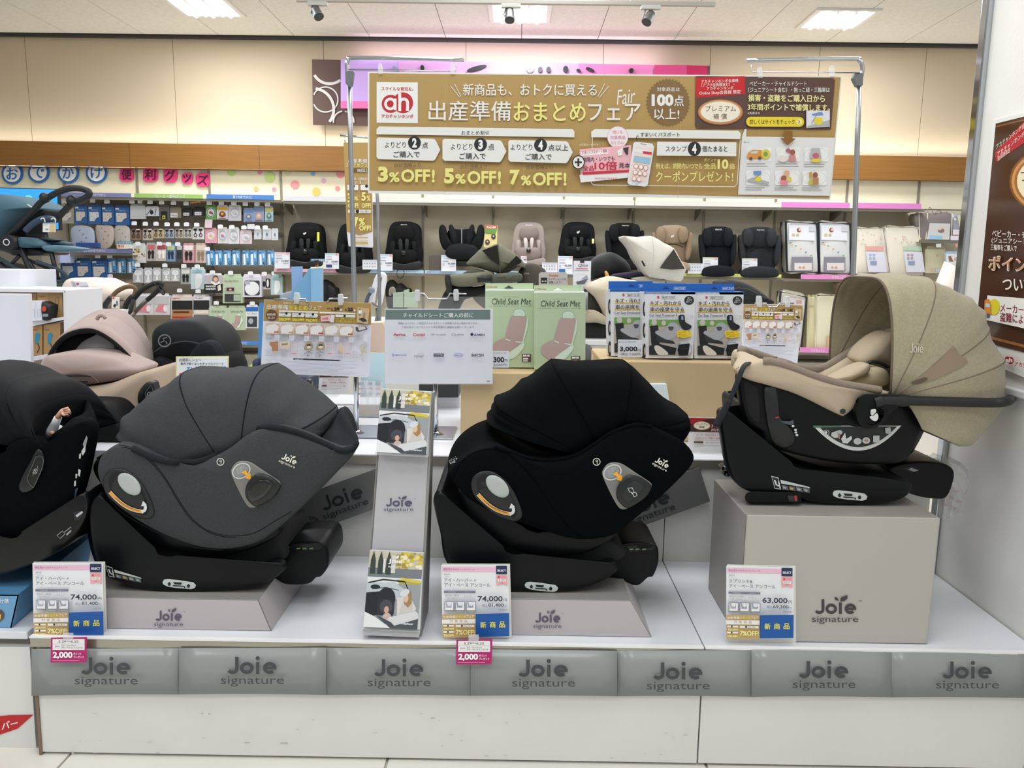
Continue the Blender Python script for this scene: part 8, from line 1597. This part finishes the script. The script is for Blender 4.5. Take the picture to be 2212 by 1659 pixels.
for L, r in (([(230,850),(330,1100),(430,1330),(520,1545)], .018),([(710,1060),(750,1230),(805,1450)], .014),([(380,1150),(450,1260),(560,1380),(640,1500)], .012),([(400,1160),(640,1270),(780,1360),(840,1440)], .010),([(270,1100),(100,1270),(0,1200)], .012),([(570,1400),(530,1545)], .012)): ptube('leg_tube', S_(L), YSt - .04, r, TB, st, sm=False)
ptube('basket_rim', S_([(-50,1110),(150,1230),(350,1330),(560,1400),(720,1450),(860,1450),(915,1410),(880,1340),(700,1250),(500,1180)]), YSt - .06,.012, M('#26363f', .7), st); pillow('basket_net', S_([(-50,1200),(250,1330),(560,1410),(760,1470),(820,1500),(740,1560),(400,1580),(-50,1540)]), YSt, M('#3a4446', .8, alpha=.6), st, depth=.2, bulge=.02)
pillow('net_fabric', S_([(280,1300),(450,1330),(500,1500),(300,1520)]), YSt - .02, M('#55574f', .8, alpha=.7), st, depth=.02, bulge=.01)
t = thing('stroller_tag', 'price tag with white rings hanging on the stroller bar', 'price tag', at(106,500, YSt - .14)); slab('tag_card', S_([(590,645),(768,642),(768,775),(588,772)]), YSt - .14,.003, M('#dcd9d6', .4), t); p = Print(PY(YSt - .14), z=Zt, base=.001); p.R(592,646,766,656, '#5a8fc4').R(685,665,764,770, '#cdb488').R(600,670,660,676, '#9a9da6').R(625,730,665,740, '#6d7078'); p.build('print', t)
for x in (590,735): ptube('ring', S_([(x - 30,600),(x, 580),(x + 25,600),(x + 30,640)]), YSt - .13,.003, M('#e6e6e2', .4), t, n=6)
# ---------------------------------------------------------------- prams in the middle aisle
OL = M('#6e6e5c', .85, bump=.15, sc=200); OLD = M('#4f5044', .85)
Z4 = (560,400,3.6875); Q4 = lambda L: ZM(L, *Z4)
t = thing('pram', 'olive green pram bed with folded hood behind the left green mat carton', 'pram', at(1060,690,5.2))
pillow('hood', Q4([(1648,618),(1720,545),(1755,515),(1830,490),(1905,462),(1980,510),(2060,560),(2110,620),(2120,660),(2060,650),(2000,690),(1920,705),(1850,690),(1730,655),(1665,640)]),5.1, OL, t, depth=.35, bulge=.06, n=2)
p = Print(PY(5.03), z=Z4, base=.002); p.P([(1775,520),(1898,475),(1915,640),(1840,590)], M('#15170f', .9)).P([(1925,690),(2050,560),(2090,600),(2085,620),(2000,660)], M('#15170f', .9)).P([(1735,645),(1745,640),(1745,660),(1735,662)], '#2a2b26').L([(1905,470),(1920,700)], 4, '#4a4b40'); p.build('mesh_window', t)
pillow('bed_side', Q4([(1485,735),(1540,712),(1700,700),(1850,690),(1850,770),(1750,800),(1600,810),(1520,790)]),5.0, OL, t, depth=.3, bulge=.04); pillow('bed_side', Q4([(1840,720),(1950,700),(2080,705),(2090,760),(2000,780),(1850,775)]),4.96, OLD, t, depth=.3, bulge=.04); pillow('mattress', Q4([(1620,700),(1700,670),(1800,690),(1850,720),(1700,740),(1600,730)]),5.06, OLD, t, depth=.2)
pillow('bed_end', Q4([(1475,740),(1500,710),(1525,740),(1530,900),(1500,880)]),4.98, M('#23251f', .8), t, depth=.1); pillow('bed_base', Q4([(1500,810),(1700,815),(1850,800),(1800,860),(1640,900),(1520,1100),(1400,1100)]),5.05, M('#101214', .8), t, depth=.2)
p = Print(PY(4.9), z=Z4, base=.002); p.T('Combi', 1898,728,1965,744, '#26271f', b=.02); p.build('lettering', t); fin('carry_bar', MB().tube([at(*q, 4.95) for q in Q4([(1740,748),(1850,742)])], .02,8), TB, t)
t = thing('grey_pram_seat', 'dark taupe seat shell right of the olive pram bed', 'pram', at(1150,690,5.3)); pillow('seat_shell', [(1130,575),(1150,568),(1172,578),(1182,600),(1180,700),(1120,700),(1118,600)], 5.3, M('#47443c', .8), t, depth=.3, bulge=.04); p = Print(PY(5.24), base=.002); p.T('Joie', 1131,588,1143,594, '#b9b6a9'); p.build('lettering', t); pillow('lower_shell', Q4([(1750,820),(1830,780),(1900,800),(1850,1000),(1700,900)]),5.1, M('#55503f', .8), t, depth=.1)
t = thing('demo_sign', 'grey rounded sign inviting to try the egg shock cushion', 'sign', at(1190,615,4.8)); slab('sign_board', [(1164,592),(1168,588),(1222,588),(1226,592),(1226,700),(1163,700)], 4.8,.01, M('#b3b0ab', .4), t); p = Print(PY(4.8), z=(840,560,4.424), base=.0015); p.T('Combi', 1528,146,1615,164, '#c8412c', b=.03).R(1452,176,1513,230, '#1d1e20').R(1462,205,1478,216, '#d9d9d6').R(1488,205,1504,216, '#d9d9d6').T('エッグショックを', 1526,180,1692,200, '#3a3a3c', b=.01).T('体験しよう！', 1526,208,1650,230, '#3a3a3c', b=.01); p.build('print', t)
t = thing('pram_leaflet', 'white leaflet with pram drawing standing right of the grey demo sign', 'leaflet', at(1256,620,4.8)); slab('leaflet_sheet', [(1239,563),(1277,564),(1273,700),(1235,700)], 4.78,.006, M('#e2e3ec', .35), t); p = Print(PY(4.78), z=(840,560,4.424), base=.0015); p.R(1828,14,1868,36, '#2a2a33').T('Qtto', 1808,44,1900,76, '#2f3550', it=.2).R(1790,85,1900,92, '#c8505a').R(1772,104,1912,108, '#3a3a44').O(1830,190,80,48,2, '#b3b6c2').P([(1790,215),(1900,190),(1870,235),(1800,240)], '#5a6070').P([(1840,190),(1895,150),(1905,190)], '#9aa0b0'); p.build('print', t)
Z5b = (1100,400,3.6867); Q5 = lambda L: ZM(L, *Z5b)
t = thing('pram', 'white hooded pram with grey mesh window and black label', 'pram', at(1420,690,5.0)); IV = M('#d9d6cb', .75)
pillow('hood', Q5([(915,402),(1020,412),(1135,402),(1230,455),(1315,500),(1360,580),(1412,672),(1395,720),(1375,768),(1250,750),(1120,732),(1075,660),(1020,580),(985,500),(940,440)]),5.0, IV, t, depth=.35, bulge=.06, n=2)
p = Print(PY(4.935), z=Z5b, base=.002); p.P([(1310,508),(1400,668),(1290,672),(1198,662),(1240,600)], M('#3d3c34', .9)).L(crom([(1135,405),(1150,520),(1140,640),(1122,728)], 4, False),3, '#b9b5a8').L(crom([(1122,728),(1230,690),(1405,675)], 4, False),3, '#b9b5a8').L(crom([(920,410),(985,500),(1060,640),(1120,728)], 4, False),10, '#b3aea0').P([(1050,605),(1062,598),(1086,642),(1074,650)], '#1a1a1a'); p.build('seam_print', t)
pillow('bed_side', Q5([(1000,745),(1120,730),(1250,760),(1200,790),(1060,790)]),5.05, M('#a9a598', .8), t, depth=.2); pillow('pram_frame', Q5([(1100,780),(1250,760),(1300,1100),(1000,1100)]),5.1, TB, t, depth=.1)
t = thing('pram', 'round black pram hood behind the white pram', 'pram', at(1320,690,5.4)); pillow('hood', Q5([(650,700),(665,610),(720,560),(800,532),(880,560),(950,620),(975,700),(900,760),(700,770)]),5.4, M('#0e1114', .7), t, depth=.3, bulge=.08); fin('hood_seam', MB().tube([at(*q, 5.36) for q in crom(Q5([(690,680),(740,610),(820,580),(900,620),(940,680)]),4, False)], .006,6), M('#1f2529', .6), t); pillow('pram_body', Q5([(660,760),(980,740),(960,1000),(640,1000)]),5.3, M('#0a0b0d', .8), t, depth=.3); pillow('plaid_blanket', Q5([(830,712),(900,700),(1010,690),(1090,700),(1060,730),(850,735)]),5.2, M('#35304a', .8), t, depth=.1)
o = pillow('giraffe_toy', Q5([(765,690),(778,685),(795,715),(798,745),(776,748),(770,715)]),5.0, M('#d9a860', .7), None, depth=.05, bulge=.01); tag(o, 'small tan giraffe toy peeking over the cream pram hood', 'toy')
t = thing('pram', 'cream pram hood just left of the protector cartons', 'pram', at(1290,700,4.7)); pillow('hood', Q5([(595,808),(700,770),(820,728),(920,745),(1050,770),(900,790),(795,800),(790,1100),(740,1000),(680,890)]),4.7, M('#cfc4ae', .75), t, depth=.3, bulge=.05, n=2); pillow('hood_skirt', Q5([(605,1010),(690,1000),(780,1060),(782,1112),(690,1095),(605,1090)]),4.66, M('#b3a891', .75), t, depth=.1); pillow('seat_interior', Q5([(600,830),(680,890),(750,1010),(600,1020)]),4.75, M('#33322c', .8), t, depth=.1); pillow('pram_body', Q5([(605,1090),(780,1110),(790,1400),(605,1400)]),4.72, M('#0b0c0f', .7), t, depth=.2); pillow('fender', Q5([(605,1270),(640,1280),(700,1350),(700,1400),(605,1400)]),4.6, M('#5d5e60', .6), t, depth=.1); fin('buckle_strap', MB().tube([at(*q, 4.64) for q in Q5([(612,850),(612,990)])], .012,6), M('#8d9094', .3, m=.4), t)
t = thing('pram', 'low black pram with curved hood below the booster seats', 'pram', at(1610,690,5.6)); pillow('hood', Q5([(1690,790),(1720,765),(1790,757),(1880,775),(1980,830),(2060,890),(2110,945),(1900,980),(1700,960)]),5.6, M('#0f1418', .7), t, depth=.3, bulge=.05); pillow('pram_body', Q5([(1700,940),(2100,940),(2080,1200),(1700,1200)]),5.65, M('#0b0c0f', .7), t, depth=.2); fin('hood_seam', MB().tube([at(*q, 5.56) for q in crom(Q5([(1720,900),(1780,830),(1900,830),(2040,910)]),4, False)], .006,6), M('#2a3035', .6), t)
# white frame loop and bits around the middle pole
t = thing('folded_chair', 'white tubular chair frame loop with grey straps beside the strip banner pole', 'chair', at(820,700,5.2)); Z6b = (560,560,7.373)
ptube('frame_loop', ZM([(1800,690),(1815,560),(1850,400),(1890,290),(1930,248),(1975,250),(1995,300),(1975,420),(1940,600),(1890,780)], *Z6b),5.2,.018, M('#e2e2e6', .35), t); ptube('grey_strap', ZM([(1700,700),(1730,600),(1790,510),(1820,490)], *Z6b),5.15,.012, M('#4a5260', .7), t); ptube('cross_strap', ZM([(1790,690),(1860,740),(1890,780),(1850,1000)], *Z6b),5.15,.014, M('#6a6f66', .7), t, flat=.5); fin('knob', MB().ball(at(*ZM([(1790,495)], *Z6b)[0], 5.13),.022), M('#7a8598', .4), t); ptube('chair_leg', ZM([(1890,780),(1900,1400)], *Z6b),5.2,.016, M('#3a3c40', .5), t, sm=False); pillow('armrest', ZM([(2060,560),(2070,470),(2110,440),(2150,470),(2160,560),(2140,600),(2120,500),(2090,500),(2090,580)], *Z6b),5.3, M('#8a8276', .6), t, depth=.05, bulge=.01, n=2)
t = thing('cushion', 'grey blue bundle behind the clip of the gold-headed sheet', 'cushion', at(615,650,4.7)); pillow('bundle', [(603,648),(612,634),(625,630),(640,634),(640,768),(600,768)], 4.8, M('#8b94a6', .7), t, depth=.1)
